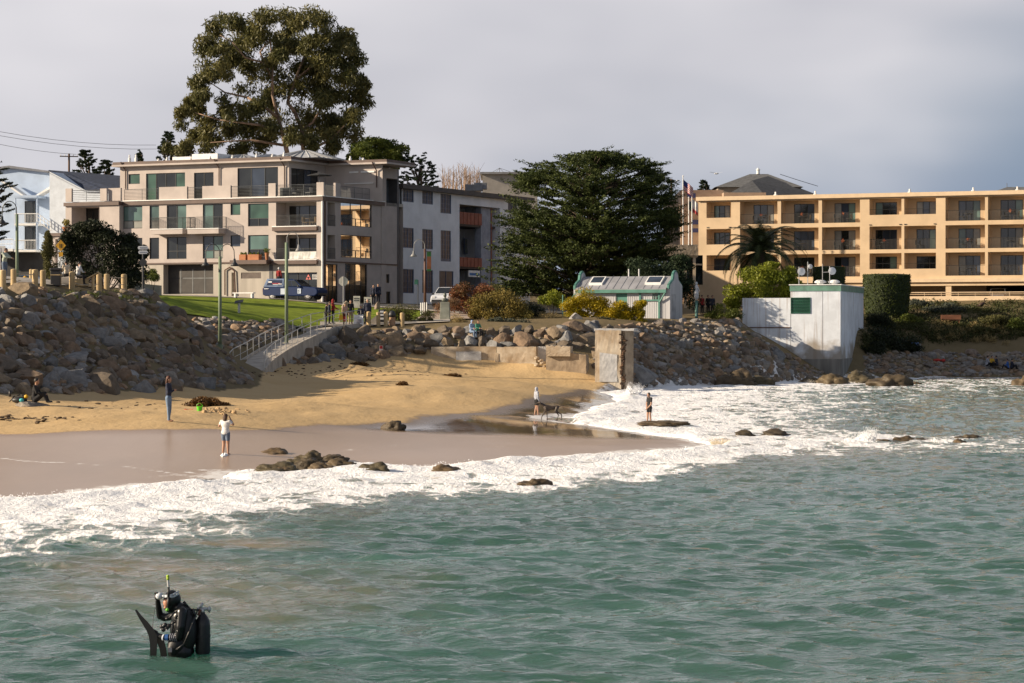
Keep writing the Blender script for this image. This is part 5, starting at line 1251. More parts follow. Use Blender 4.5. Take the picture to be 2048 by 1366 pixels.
r0, r1 = hip(1430, 1607, 1500, 1536, 374, 348, 288, 14, hb); m_ = MB(); m_.lathe(r0.lerp(r1, .45), [(.22, 0), (.2, .5), (.3, .5), (.05, .75)], 8); m_.build('cupola_vent', white, hb)
a, b, c_ = P(1504, 361, 284), P(1440, 397, 280), P(1535, 397, 276); d_ = P(1655, 397, 286); m_ = MB(); m_.add([a, b, c_], [(0, 1, 2)]); m_.add([a, c_, d_], [(0, 1, 2)]); m_.add([a, d_, P(1536, 352, 292)], [(0, 1, 2)]); m_.build('lower_roof', shr, hb)
pxbox(1442, 1652, 398, 287, 9).build('lower_wall', sid, hb)
for p, q in ((P(1636, 386, 284), P(1600, 375, 284)), (P(1600, 375, 284), P(1560, 362, 284))): MB().tube(p + Vector((0, 0, .8)), q + Vector((0, 0, .8)), .03, None, 4).build('roof_rail', DKF, hb)
hb2 = thing('hip_roofed_building', P(2060, 600, 275), 'smaller dark hip roof showing above the hotel cornice further along', 'building'); hip(1980, 2160, 2014, 2120, 388, 374, 272, 10, hb2)
MB().tube(P(2014, 377, 277), P(2014, 366, 277), .03, None, 4).build('aerial', DKF, hb2)

# ---------------------------------------------------------------- shed with curved gables
gsid = mat('pale_grey_boards', (.50, .50, .52), .85, var=.06, vscale=1.2, streak=True); grn = mat('sea_green_paint', (.085, .23, .19), .6, var=.1); groof = mat('grey_sheet_roof', (.28, .285, .31), .55, var=.1, vscale=.8)
FS = Fac(P(1334, 600, 194), (math.cos(R(20)), -math.sin(R(20)))); FSr = Fac(P(1334, 600, 194), (math.sin(R(20)), math.cos(R(20))))
sh = thing('garden_shed', FS.pt(-4, 5.0, -1.7), 'small pale grey board shed with sea green trim and curved parapet gables', 'shed')
sL = FS.uz(1153, 600)[0]; zE = FS.uz(1334, 579)[1]; zB = 4.5; Dp = 3.6
fd = FS.rect(1232, 1254.5, 587, 636); fw_ = FS.rect(1305, 1317, 587, 600)
mb = MB(); fwall(mb, FS, sL, 0, zB, zE, [fd + (.08,), fw_ + (.1,)]); mb.build('front_wall', gsid, sh)
m_ = MB(); FS.box(m_, fd[0], fd[1], fd[2], fd[3], -.12, -.06); do = m_.build('door', grn, sh); m_ = MB(); m_.ball(FS.pt(fd[0] + .12, (fd[2] + fd[3]) / 2 + .1, -.03), .05); m_.build('handle', steel, do)
window(sh, FS, fw_, -.07, cols=2, tr=[.5], fm=grn)
nb = 42
for k in range(1, nb):
    u = sL + (0 - sL) * k / nb
    if fd[0] - .05 < u < fd[1] + .05: continue
    m_ = MB(); FS.box(m_, u - .015, u + .015, zB, zE - .05, 0.0, .018); m_.build('batten', gsid, sh)
def gable(fr, d0, d1):
    hw = Dp / 2; pts = [(0, zB), (Dp, zB), (Dp, zE + .05)]
    prof = [(Dp - .02, zE + .35), (Dp - .45, zE + .55), (hw + .75, zE + .75)]
    for k in range(7): t = R(0 + 30 * k); prof.append((hw + .62 * math.cos(t), zE + .95 + .52 * math.sin(t)))
    prof += [(hw - .75, zE + .75), (.45, zE + .55), (.02, zE + .35), (0, zE + .05)]
    return [fr.pt(u, z, d0) for u, z in pts + prof]
for d0, lab in ((0.0, 'gable_wall'), (sL - .25, 'gable_wall')):
    m_ = MB(); pl_ = gable(FSr, d0, 0); m_.prism(pl_, FSr.n * .25); go_ = m_.build(lab, gsid, sh)
    tr_ = MB(); pr = pl_[2:]
    for a, b in zip(pr[:-1], pr[1:]): tr_.tube(a + FSr.n * .12, b + FSr.n * .12, .14, None, 6)
    tr_.build('gable_trim', grn, go_)
zRd = zE + 1.05; m_ = MB(); m_.hexa([FS.pt(sL, zE, .3), FS.pt(0, zE, .3), FS.pt(0, zRd, -Dp / 2), FS.pt(sL, zRd, -Dp / 2), FS.pt(sL, zE + .06, .3), FS.pt(0, zE + .06, .3), FS.pt(0, zRd + .06, -Dp / 2), FS.pt(sL, zRd + .06, -Dp / 2)])
m_.hexa([FS.pt(sL, zE, -Dp), FS.pt(0, zE, -Dp), FS.pt(0, zRd, -Dp / 2), FS.pt(sL, zRd, -Dp / 2), FS.pt(sL, zE + .06, -Dp), FS.pt(0, zE + .06, -Dp), FS.pt(0, zRd + .06, -Dp / 2), FS.pt(sL, zRd + .06, -Dp / 2)]); ro_ = m_.build('roof', groof, sh)
for k in range(1, 12): t = k / 12; a = FS.pt(sL * t, zE + .07, .3); b = FS.pt(sL * t, zRd + .07, -Dp / 2); MB().tube(a, b, .02, None, 4).build('seam', groof, ro_)
for x0, x1 in ((1180, 1207), (1292, 1324)):
    a, b = FS.uz(x0, 565, -.7)[0], FS.uz(x1, 565, -.7)[0]; m_ = MB()
    def rp(u, t, up): return FS.pt(u, zE + (zRd - zE) * t + up, .3 - (.3 + Dp / 2) * t)
    m_.hexa([rp(a, .3, .05), rp(b, .3, .05), rp(b, .85, .05), rp(a, .85, .05), rp(a, .3, .22), rp(b, .3, .22), rp(b, .85, .22), rp(a, .85, .22)]); s_ = m_.build('skylight', white, ro_)
    m_ = MB(); m_.hexa([rp(a + .1, .36, .21), rp(b - .1, .36, .21), rp(b - .1, .8, .21), rp(a + .1, .8, .21), rp(a + .1, .36, .235), rp(b - .1, .36, .235), rp(b - .1, .8, .235), rp(a + .1, .8, .235)]); m_.build('pane', GL_B, s_)
m_ = MB(); FS.box(m_, sL, 0, zE - .26, zE - .002, .22, .34); m_.build('eave_board', grn, sh)
for px in (1280.5, 1318.5): u = FS.uz(px, 610)[0]; m_ = MB(); FS.box(m_, u - .07, u + .07, zB, zE - .27, .02, .1); m_.build('post', grn, sh)
q = FS.rect(1281, 1318, 599, 602); m_ = MB(); FS.box(m_, q[0], q[1], q[2], q[3], .022, .09); m_.build('rail', grn, sh)
a = FS.uz(1320, 600)[0]; m_ = MB(); m_.tube(FS.pt(a, zE - 1.0, .1), FS.pt(-.1, zE - .3, .3), .06, None, 5); m_.build('brace', grn, sh); MB().tube(FS.pt(sL - .9, zE - 1.2, .2), FS.pt(sL, zE - .3, .2), .06, None, 5).build('brace', grn, sh); MB().tube(FS.pt(sL - 1.1, zB + .3, .2), FS.pt(sL - 1.1, zE - .4, .2), .05, None, 5).build('post', grn, sh)
for px in (1257.5, 1278): p = P(px, 538, 197); MB().tube((p.x, p.y, zE + .8), p, .05, None, 6).build('vent_pipe', white, sh)
m_ = MB(); FSr.box(m_, .5, 1.6, zB, zB + 2.6, .251, .27); m_.build('blocked_door', mat('grey_patch', (.40, .40, .42), .85), sh)

# ---------------------------------------------------------------- white pump house at the water
def pumpmat():
    m = mat('weathered_white_wall', (.70, .74, .80), .75, var=.06, vscale=.8, bump=.06, bscale=10)
    t = m.node_tree; L = t.links.new; N = t.nodes.new; b = t.nodes['Principled BSDF']; src = b.inputs['Base Color'].links[0].from_socket
    g = N('ShaderNodeNewGeometry'); mp_ = N('ShaderNodeMapping'); mp_.inputs['Scale'].default_value = (1, 1, .06); L(g.outputs['Position'], mp_.inputs[0])
    n = N('ShaderNodeTexNoise'); n.inputs['Scale'].default_value = 3.0; n.inputs['Detail'].default_value = 6; L(mp_.outputs[0], n.inputs['Vector'])
    r = N('ShaderNodeMapRange'); r.inputs['From Min'].default_value = .545; r.inputs['From Max'].default_value = .66; r.inputs['To Max'].default_value = .38; L(n.outputs['Fac'], r.inputs['Value'])
    k = N('ShaderNodeMixRGB'); k.inputs[2].default_value = (.25, .15, .08, 1); L(r.outputs[0], k.inputs[0]); L(src, k.inputs[1])
    n2 = N('ShaderNodeTexNoise'); n2.inputs['Scale'].default_value = .55; n2.inputs['Detail'].default_value = 7; L(g.outputs['Position'], n2.inputs['Vector'])
    sx = N('ShaderNodeSeparateXYZ'); L(g.outputs['Position'], sx.inputs[0]); lo = N('ShaderNodeMapRange'); lo.inputs['From Min'].default_value = 5.4; lo.inputs['From Max'].default_value = 1.6; L(sx.outputs['Z'], lo.inputs['Value'])
    ad = N('ShaderNodeMath'); ad.operation = 'MULTIPLY'; L(lo.outputs[0], ad.inputs[0]); L(n2.outputs['Fac'], ad.inputs[1])
    r2 = N('ShaderNodeMapRange'); r2.inputs['From Min'].default_value = .30; r2.inputs['From Max'].default_value = .42; r2.inputs['To Max'].default_value = .8; L(ad.outputs[0], r2.inputs['Value'])
    k2 = N('ShaderNodeMixRGB'); k2.inputs[2].default_value = (.26, .21, .15, 1); L(r2.outputs[0], k2.inputs[0]); L(k.outputs[0], k2.inputs[1]); L(k2.outputs[0], b.inputs['Base Color'])
    return m
pwm = pumpmat(); dgr = mat('dark_green_paint', (.022, .10, .065), .55, var=.1); pgr = mat('faded_green_paint', (.14, .28, .22), .6)
FP = Fac(P(1681, 700, 199), (math.cos(R(15)), -math.sin(R(15)))); FPr = Fac(P(1681, 700, 199), (math.sin(R(15)), math.cos(R(15))))
ph_ = thing('pump_house', FP.pt(-4, .2, -3), 'tall white concrete pump house with green louvre standing at the water edge', 'building')
uS = FP.uz(1581, 600)[0]; uE = FP.uz(1485, 600)[0]; zt = FP.uz(1640, 582)[1]; zl = FP.uz(1530, 596)[1]; zc = FP.uz(1640, 718)[1]; uRr = FPr.uz(1727, 650)[0]
lo_ = FP.rect(1581.5, 1621, 595, 627)
mb = MB(); fwall(mb, FP, uS, 0, zc, zt, [lo_ + (.15, True)]); mb.quad(FPr.pt(0, zc, 0), FPr.pt(uRr, zc, 0), FPr.pt(uRr, zt, 0), FPr.pt(0, zt, 0)); mb.quad(FP.pt(uS, zl, 0), FP.pt(uS, zt, 0), FP.pt(uS, zt, -uRr), FP.pt(uS, zl, -uRr)); mb.quad(FP.pt(uS, zc, -uRr), FP.pt(0, zc, -uRr), FP.pt(0, zt, -uRr), FP.pt(uS, zt, -uRr)); mb.build('main_wall', pwm, ph_)
mb = MB(); FP.box(mb, uE, uS, 1.0, zl, -.5, -.004); mb.build('low_wall', pwm, ph_)
mb = MB(); FP.box(mb, uE - .05, uS, FP.uz(1530, 655)[1] - .04, FP.uz(1530, 655)[1] + .04, -.02, .05); mb.build('rusty_ledge', mat('rusty_pipe', (0.12, 0.06, 0.04)), ph_)
mb = MB(); FP.box(mb, uE, 0, -.8, zc, -uRr, .06); FPr.box(mb, .02, uRr, -.8, zc - .002, -.4, .06); mb.build('plinth', mat('plinth_concrete', (.22, .21, .19), .9, var=.2, vscale=1, streak=True), ph_)
mb = MB(); FP.box(mb, uS - .05, .05, zt + .001, zt + .48, -uRr - .05, .05); mb.build('roof_band', pgr, ph_); mb = MB(); FP.box(mb, uS - .12, .1, zt + .481, zt + .56, -uRr - .1, .1); mb.build('roof_cap', white, ph_)
lf_ = MB(); fw2 = .06
for (a, b, e, f) in ((lo_[0], lo_[1], lo_[2], lo_[2] + fw2), (lo_[0], lo_[1], lo_[3] - fw2, lo_[3]), (lo_[0], lo_[0] + fw2, lo_[2] + fw2, lo_[3] - fw2), (lo_[1] - fw2, lo_[1], lo_[2] + fw2, lo_[3] - fw2)): FP.box(lf_, a, b, e, f, -.1, .05)
lo2 = lf_.build('louvre', dgr, ph_)
for k in range(10):
    z = lo_[2] + .1 + (lo_[3] - lo_[2] - .2) * k / 9; m_ = MB(); m_.hexa([FP.pt(lo_[0] + .06, z - .05, .02), FP.pt(lo_[1] - .06, z - .05, .02), FP.pt(lo_[1] - .06, z + .04, -.1), FP.pt(lo_[0] + .06, z + .04, -.1), FP.pt(lo_[0] + .06, z - .03, .02), FP.pt(lo_[1] - .06, z - .03, .02), FP.pt(lo_[1] - .06, z + .06, -.1), FP.pt(lo_[0] + .06, z + .06, -.1)]); m_.build('slat', dgr, lo2)
for px in (1645, 1581): u = FP.uz(px, 600)[0]; m_ = MB(); FP.box(m_, u - .012, u + .012, zc, zt if px == 1645 else lo_[2], .001, .012); m_.build('wall_joint', mat('joint_grey', (.3, .3, .3)), ph_)
dish = mat('white_dish', (.72, .74, .78), .4)
zrf = zt + .56
for px, py, r, lab in ((1605, 543, .33, 'larger round white antenna dish above the louvre'), (1622.5, 533, .20, 'small round white antenna dish on the tallest pole'), (1666.5, 542, .32, 'round white antenna dish above the pump house corner')):
    u = FP.uz(px - 7, py, -1)[0]; z = FP.uz(px, py, -1)[1]; th = thing('antenna_dish', FP.pt(u, zrf, -1), lab, 'antenna'); MB().tube(FP.pt(u, zrf, -1), FP.pt(u, z + .4, -1), .035).build('pole', steel, th)
    q_ = (FP.n * .9 + FP.u * .5).normalized().to_track_quat('Z', 'Y').to_matrix(); MB().lathe(FP.pt(u + .22, z, -.85), [(.03, -.12), (r * .6, -.08), (r, .02), (r, .06), (r * .5, .1), (.02, .12)], 16, q_).build('dish', dish, th)
u = FP.uz(1645, 540, -1)[0]; th = thing('aerial_mast', FP.pt(u, zrf, -1), 'slim pole with cross arm between the roof vents', 'antenna'); MB().tube(FP.pt(u, zrf, -1), FP.pt(u, zrf + 1.7, -1), .03).tube(FP.pt(u, zrf + 1.0, -1), FP.pt(u + .9, zrf + 1.05, -1), .02).build('pole', steel, th)
for px in (1641, 1668): u = FP.uz(px, 567, -2)[0]; solo('roof_ventilator', MB().lathe(FP.pt(u, zrf, -2), [(.3, 0), (.3, .12), (.48, .14), (.5, .26), (.3, .38), (.05, .4)], 14), white, 'mushroom shaped white ventilator on the pump house roof', 'vent', 'pump house ventilators')
# ---------------------------------------------------------------- vegetation
def leaves(name, clumps, size, asp, m, parent=None, seed=0, origin=None, shell=.45, up=None, droop=0.0, jit=.35, flat=None):
    """clumps: (centre, (rx, ry, rz), n[, axis]) filled with small leaf-shaped faces"""
    rs = np.random.RandomState(seed); C_, A_, B_, T_ = [], [], [], []
    for cl in clumps:
        cc, rad, n = cl[0], cl[1], int(cl[2]); v = rs.normal(size=(n, 3)); v /= np.linalg.norm(v, axis=1)[:, None]
        v *= (rs.rand(n) ** shell)[:, None]; p = v * np.array(rad)
        if len(cl) > 3 and cl[3] is not None: p = p @ np.array(cl[3]).T
        C_.append(p + np.array(cc)); d = rs.normal(size=(n, 3)) + v * .5; d[:, 2] -= droop
        if flat: d[:, 2] *= flat
        d /= np.linalg.norm(d, axis=1)[:, None]; e = rs.normal(size=(n, 3))
        if flat: e[:, 2] *= flat
        e -= (e * d).sum(1)[:, None] * d; e /= np.linalg.norm(e, axis=1)[:, None]
        s = size * (1 + jit * rs.normal(size=n)).clip(.4, 2)[:, None]
        A_.append(d * s * .5); B_.append(e * s * asp * .5); base = rs.rand()
        T_.append(np.clip(.5 * base + .5 * rs.rand(n), 0, 1))
    c_ = np.concatenate(C_); a = np.concatenate(A_); b = np.concatenate(B_); t = np.concatenate(T_); n = len(c_)
    o0 = wloc(parent) if parent is not None else Vector(origin or (0, 0, 0)); c_ = c_ - np.array(o0)
    v = np.stack([c_ - a, c_ - b * .9 - a * .1, c_ + a, c_ + b * .9 - a * .1], 1).reshape(-1, 3)
    me = bpy.data.meshes.new(name); me.vertices.add(4 * n); me.vertices.foreach_set('co', v.ravel()); me.loops.add(4 * n); me.loops.foreach_set('vertex_index', np.arange(4 * n, dtype=np.int32))
    me.polygons.add(n); me.polygons.foreach_set('loop_start', np.arange(0, 4 * n, 4, dtype=np.int32)); me.update(calc_edges=True); me.materials.append(m)
    at = me.attributes.new('tone', 'FLOAT', 'FACE'); at.data.foreach_set('value', t.astype(np.float32))
    o = bpy.data.objects.new(name, me); COL.objects.link(o)
    if parent is not None: o.parent = parent
    elif origin is not None: o.location = o0
    return o
bark = mat('smooth_bark', (.30, .20, .135), .85, vscale=.8, col2=(.13, .085, .06), bump=.3, bscale=5); dbark = mat('dark_bark', (.085, .062, .045), .9, bump=.4, bscale=8)
L_EUC = leafmat('eucalyptus_leaves', (.05, .06, .018), (.19, .17, .06), .5, .25); L_CYP = leafmat('cypress_leaves', (.019, .033, .009), (.085, .105, .024), .7, .15)
L_DRK = leafmat('dark_leaves', (.009, .013, .007), (.032, .042, .018), .6, .1); L_PINE = leafmat('pine_needles', (.010, .022, .010), (.035, .055, .022), .7, .08)
L_MID = leafmat('mid_green_leaves', (.045, .07, .012), (.17, .19, .035), .55, .25); L_BRI = leafmat('bright_shrub_leaves', (.07, .10, .008), (.30, .32, .035), .5, .3)
L_YEL = leafmat('yellow_flower_shrub', (.10, .10, .006), (.62, .44, .015), .6, .25); L_OLI = leafmat('olive_shrub_leaves', (.05, .055, .018), (.16, .145, .05), .7, .2)
L_RED = leafmat('red_tipped_leaves', (.05, .05, .015), (.30, .10, .05), .6, .2); L_GRY = leafmat('grey_green_shrub', (.035, .042, .03), (.10, .115, .085), .7, .15)
L_STR = leafmat('dry_grass_blades', (.20, .15, .06), (.42, .32, .15), .8, .2); L_PALM = leafmat('palm_leaflets', (.018, .028, .010), (.09, .11, .035), .5, .12)
L_HDG = leafmat('clipped_hedge_leaves', (.02, .033, .005), (.075, .095, .014), .6, .15)
def limb(mb_, pts, r0, r1, n=7):
    N_ = len(pts) - 1
    for i in range(N_): mb_.tube(pts[i], pts[i + 1], r0 + (r1 - r0) * i / N_, r0 + (r1 - r0) * (i + 1) / N_, n)
    for i in range(1, N_): mb_.ball(pts[i], (r0 + (r1 - r0) * i / N_) * .99, 1)
# giant eucalyptus
YE = 264; rs = random.Random(3)
euc = thing('eucalyptus_tree', P(592, 590, YE), 'giant spreading eucalyptus tree towering behind the taupe apartment building', 'tree')
tr = MB(); T = lambda x, y, dy=0: P(x, y, YE + dy)
B0 = Vector((PX(592, YE), YE, 8.0))
limb(tr, [B0, T(592, 420), T(580, 330), T(566, 270, -1), T(556, 235, -1), T(545, 190, -2), T(545, 130, -2), T(540, 80, -2)], 0.37, 0.07)
limb(tr, [B0 + Vector((.8, .5, 0)), T(605, 400), T(608, 320), T(604, 260), T(590, 225, 1), T(575, 205, 1), T(590, 160, 1), T(610, 110, 2), T(615, 70, 2)], 0.34, 0.07)
limb(tr, [T(604, 260), T(625, 245), T(650, 205, 1), T(690, 185, 2), T(715, 170, 3)], 0.16, 0.03)
limb(tr, [T(556, 235, -1), T(530, 215, -3), T(495, 195, -3), T(450, 185, -2), T(420, 165, -2)], 0.21, 0.04); limb(tr, [T(580, 330), T(620, 300), T(660, 280), T(690, 250)], 0.25, 0.05)
limb(tr, [T(545, 130, -2), T(490, 115, -3), T(465, 85, -3), T(440, 70, -3)], 0.12, 0.04); limb(tr, [T(545, 160, -2), T(520, 105, -2), T(535, 85, -2), T(510, 60, -1)], 0.12, 0.04); limb(tr, [T(590, 160, 1), T(640, 120, 2), T(680, 95, 2)], 0.14, 0.04)
limb(tr, [T(566, 270, -1), T(520, 250, -4), T(440, 240, -4), T(390, 225, -3)], 0.19, 0.04); limb(tr, [T(566, 290, -1), T(500, 280, -3), T(420, 285, -3)], 0.17, 0.04)
tr.build('trunk', bark, euc, smooth=True)
EC = [(530, 35, 30), (482, 45, 27), (442, 60, 27), (415, 82, 24), (560, 45, 30), (600, 45, 28), (640, 46, 27), (667, 65, 27), (690, 92, 25), (706, 86, 18), (702, 122, 26), (724, 165, 20), (714, 200, 26), (702, 235, 26), (690, 265, 24), (668, 292, 22), (640, 152, 32), (612, 132, 28), (582, 95, 26),
      (622, 90, 26), (655, 115, 26), (520, 75, 26), (492, 88, 20), (458, 122, 24), (440, 140, 20), (500, 138, 26), (540, 132, 22), (595, 180, 26), (640, 200, 30), (670, 180, 26), (415, 150, 22), (388, 165, 20), (402, 188, 20), (380, 205, 20), (368, 232, 20), (400, 226, 24), (422, 248, 24), (452, 214, 24), (482, 225, 24), (520, 212, 22),
      (545, 198, 16), (500, 252, 26), (460, 266, 24), (420, 282, 22), (372, 292, 20), (392, 270, 18), (540, 262, 24), (585, 278, 18), (622, 240, 26), (652, 265, 24), (520, 288, 22), (480, 292, 20), (620, 285, 18), (690, 150, 24), (560, 75, 24), (660, 235, 24), (560, 110, 18), (725, 190, 18), (440, 95, 20), (680, 120, 26), (355, 300, 18), (632, 172, 26)]
cl = []
for (x, y, r) in EC:
    p = P(x, y, YE + rs.uniform(-5, 5)); q = r * YE / F
    for _ in range(4):
        o_ = Vector((rs.gauss(0, .42), rs.gauss(0, .42), rs.gauss(0, .36))) * q; cl.append((p + o_, (q * .85, q * .85, q * .68), 300))
for _ in range(58):
    x, y = rs.uniform(380, 720), rs.uniform(50, 300)
    if ((x - 555) / 175) ** 2 + ((y - 175) / 145) ** 2 > .8: continue
    p = P(x, y, YE + rs.uniform(0, 6)); cl.append((p, (1.5, 1.5, 1.1), 330))
leaves('crown', cl, .46, .30, L_EUC, euc, 5, droop=1.0, shell=.6)
# big cypress
def cypress(name, label, x0, x1, yt, yb, Y, npad, prof, dep, seed, m, lsize=.20, per=80, trunk=True, group=None, extra=(), boughs=0):
    """prof(t) -> (left, right) photo columns at height fraction t from the top"""
    rs = random.Random(seed); xc = (x0 + x1) / 2; zb = hz_(PX(xc, Y), Y); th = thing(name, Vector((PX(xc, Y), Y, zb)), label, 'tree', group); cl = []; lim = MB()
    if trunk:
        limb(lim, [Vector((PX(xc, Y), Y, zb)), P(xc + 6, (yb * 2 + yt) / 3, Y), P(xc + 4, (yb + yt * 3) / 4, Y)], .045 * (x1 - x0) * Y / F, .1)
    BG = [(rs.random(), rs.uniform(0, 6.28), rs.random() ** .3) for _ in range(boughs)]
    for i in range(npad):
        t = rs.random(); L_, R_ = prof(t); cx = (L_ + R_) / 2; hw = (R_ - L_) / 2; th_ = rs.uniform(0, 2 * math.pi); q = rs.random() ** .38
        if boughs and i % 6: g_ = BG[i % boughs]; t = clamp(g_[0] + rs.gauss(0, .035)); th_ = g_[1] + rs.gauss(0, .26); q = g_[2] * (1 + rs.gauss(0, .07)); L_, R_ = prof(t); cx = (L_ + R_) / 2; hw = (R_ - L_) / 2
        x = cx + hw * q * math.cos(th_); dy = dep * math.sqrt(max(.05, 1 - (2 * t - 1) ** 2 * .6)) * q * math.sin(th_) * (1 if t < .78 else .45); y = yt + (yb - yt) * t
        p = P(x, y, Y + dy); out = Vector((math.cos(th_), math.sin(th_) * .8, rs.uniform(.05, .35))).normalized(); side_ = Vector((-out.y, out.x, 0)).normalized(); upv = out.cross(side_)
        if upv.z < 0: upv = -upv
        M = np.array([[out.x, side_.x, upv.x], [out.y, side_.y, upv.y], [out.z, side_.z, upv.z]]); ln = rs.uniform(.55, 1.25) * (x1 - x0) * Y / F / 15
        cl.append((p, (ln, ln * .55, ln * .2), per, M))
        if q > .8 and i % 3 == 0: cl.append((p + out * ln * .9, (ln * .6, ln * .2, ln * .12), per // 3, M))
        if i % 9 == 0 and trunk: limb(lim, [Vector((PX(xc, Y), Y, max(zb + 1, p.z - 1.8))), p], .11, .03, 5)
    for (x, y, dx) in extra:
        p = P(x, y, Y + rs.uniform(-2, 2)); out = Vector((dx, 0, .3)).normalized(); upv = Vector((-out.z, 0, out.x)); cl.append((p, (1.25, .5, .2), per, np.array([[out.x, 0, upv.x], [out.y, 1, upv.y], [out.z, 0, upv.z]])))
    if trunk: lim.build('trunk', dbark, th, smooth=True)
    leaves('crown', cl, lsize, .38, m, th, seed, flat=.6); return th
def profc(t):
    L_ = np.interp(t, [0, .04, .08, .2, .35, .5, .65, .8, .9, 1], [1185, 1085, 1044, 1032, 1026, 1022, 1008, 995, 985, 1000]); R_ = np.interp(t, [0, .04, .08, .15, .3, .5, .65, .8, .9, 1], [1215, 1268, 1310, 1330, 1345, 1350, 1350, 1345, 1330, 1300]); return L_, R_
cypress('cypress_tree', 'massive dark green cypress behind the small grey shed', 1000, 1350, 308, 590, 210, 2700, profc, 6.5, 11, L_CYP, .23, 85, extra=[(1052, 326, -1), (1075, 334, -1), (1130, 320, -1), (1205, 302, .6), (1190, 312, .8), (1175, 318, .8), (1250, 318, 1), (1290, 334, 1), (1318, 362, 1), (1345, 385, 1), (1350, 420, 1), (1352, 470, 1), (1008, 430, -1), (1005, 452, -1), (992, 500, -1), (980, 542, -1), (975, 556, -1), (1025, 365, -1), (1340, 500, 1)], boughs=170)
cypress('cypress_tree', 'dark cypress cut off beside the blue house', -110, 34, 325, 480, 165, 320, lambda t: (-110, np.interp(t, [0, .3, .6, 1], [4, 28, 24, 8])), 2.5, 12, L_DRK, .17, 80)
cypress('cypress_tree', 'dark cypress rising behind the office building roof', 798, 876, 306, 420, 262, 240, lambda t: (800 - 2 * t, np.interp(t, [0, .3, 1], [850, 876, 882])), 3, 13, L_PINE, .26, 60)
def pinetree(label, x0, x1, yt, yb, Y, seed, npad=34, m=L_PINE, group=None):
    return cypress('pine_tree', label, x0, x1, yt, yb, Y, npad * 2, lambda t: ((x0 + x1) / 2 - (x1 - x0) / 2 * (.25 + .75 * t), (x0 + x1) / 2 + (x1 - x0) / 2 * (.25 + .75 * t)), (x1 - x0) * Y / F / 2.2, seed, m, .3, 60, True, group=group)
pinetree('dark pine with horizontal branches left of the giant eucalyptus', 308, 365, 264, 330, 280, 21, 60); pinetree('dark pine beside the utility pole above the blue house', 140, 205, 300, 360, 290, 22, 60); pinetree('small pine tip showing above the apartment roof vents', 266, 292, 300, 335, 290, 23, 22); pinetree('low dark pine behind the blue house roof', 190, 236, 318, 350, 285, 24, 30); pinetree('tiny pine tip behind the hotel lobby block', 1390, 1424, 360, 392, 285, 25, 20)
# rounded trees
def roundtree(name, label, clumps, Y, m, lsize, seed, per=300, trunk=None, cat='tree', asp=.45, group=None, sub=5, dens=1.7, base=None):
    """clumps in photo pixels (x, y, rx, ry)"""
    rs = random.Random(seed); xc = sum(c_[0] for c_ in clumps) / len(clumps); yb = max(c_[1] + c_[3] for c_ in clumps); g = base or Vector((PX(xc, Y), Y, hz_(PX(xc, Y), Y))); th = thing(name, g, label, cat, group); cl = []; st = MB()
    for (x, y, rx, ry) in clumps:
        p = P(x, y, Y + rs.uniform(-.3, .3)); a, b = rx * Y / F, ry * Y / F
        for _ in range(sub):
            o_ = Vector((rs.gauss(0, .38) * a, rs.gauss(0, .38) * a, rs.gauss(0, .34) * b)); k = rs.uniform(.62, .9); cl.append((p + o_, (a * k, a * k, b * k), per * dens))
        limb(st, [g - Vector((0, 0, .1)), g.lerp(p, .6) + Vector((0, 0, -.05)), p], max(.02, .06 * a), max(.008, .02 * a), 5)
    st.build('trunk' if cat == 'tree' else 'stems', dbark, th, smooth=True); leaves('crown' if cat == 'tree' else 'foliage', cl, lsize, asp, m, th, seed); return th
roundtree('pine_tree', 'rounded yellow-green pine right of the giant eucalyptus', [(720, 305, 28, 16), (750, 295, 30, 16), (780, 300, 22, 18), (740, 315, 40, 14), (790, 318, 20, 14), (765, 285, 18, 9), (705, 318, 16, 10)], 262, L_MID, .3, 31, 260)
roundtree('oak_tree', 'dark bushy tree in front of the apartment building wing', [(190, 458, 30, 18), (165, 475, 32, 22), (210, 480, 34, 24), (150, 505, 26, 26), (190, 510, 40, 26), (240, 500, 34, 26), (262, 520, 26, 28), (160, 540, 34, 24), (215, 545, 40, 24), (250, 550, 32, 22), (140, 480, 18, 18), (285, 505, 12, 14), (258, 482, 18, 14)], 188, L_DRK, .20, 32, 260)
roundtree('leafy_tree', 'slim olive-green tree beside the portico', [(98, 500, 13, 22), (92, 525, 12, 22), (104, 545, 14, 22), (99, 475, 9, 14)], 195, L_OLI, .16, 33, 200)
roundtree('leafy_tree', 'dark rounded tree between the shed and the stone canopy', [(1300, 540, 40, 22), (1345, 545, 38, 24), (1370, 575, 24, 28), (1330, 575, 40, 26), (1290, 570, 30, 20), (1360, 525, 22, 12)], 200.6, L_PINE, .2, 34, 280)
roundtree('leafy_shrub_tree', 'bright green leafy shrub tree in front of the palm', [(1530, 542, 26, 16), (1500, 555, 30, 18), (1550, 560, 34, 20), (1580, 552, 20, 16), (1480, 580, 26, 22), (1520, 585, 36, 24), (1565, 590, 30, 22), (1465, 605, 18, 14), (1595, 570, 16, 14), (1540, 530, 12, 6)], 203.6, L_BRI, .2, 35, 260)
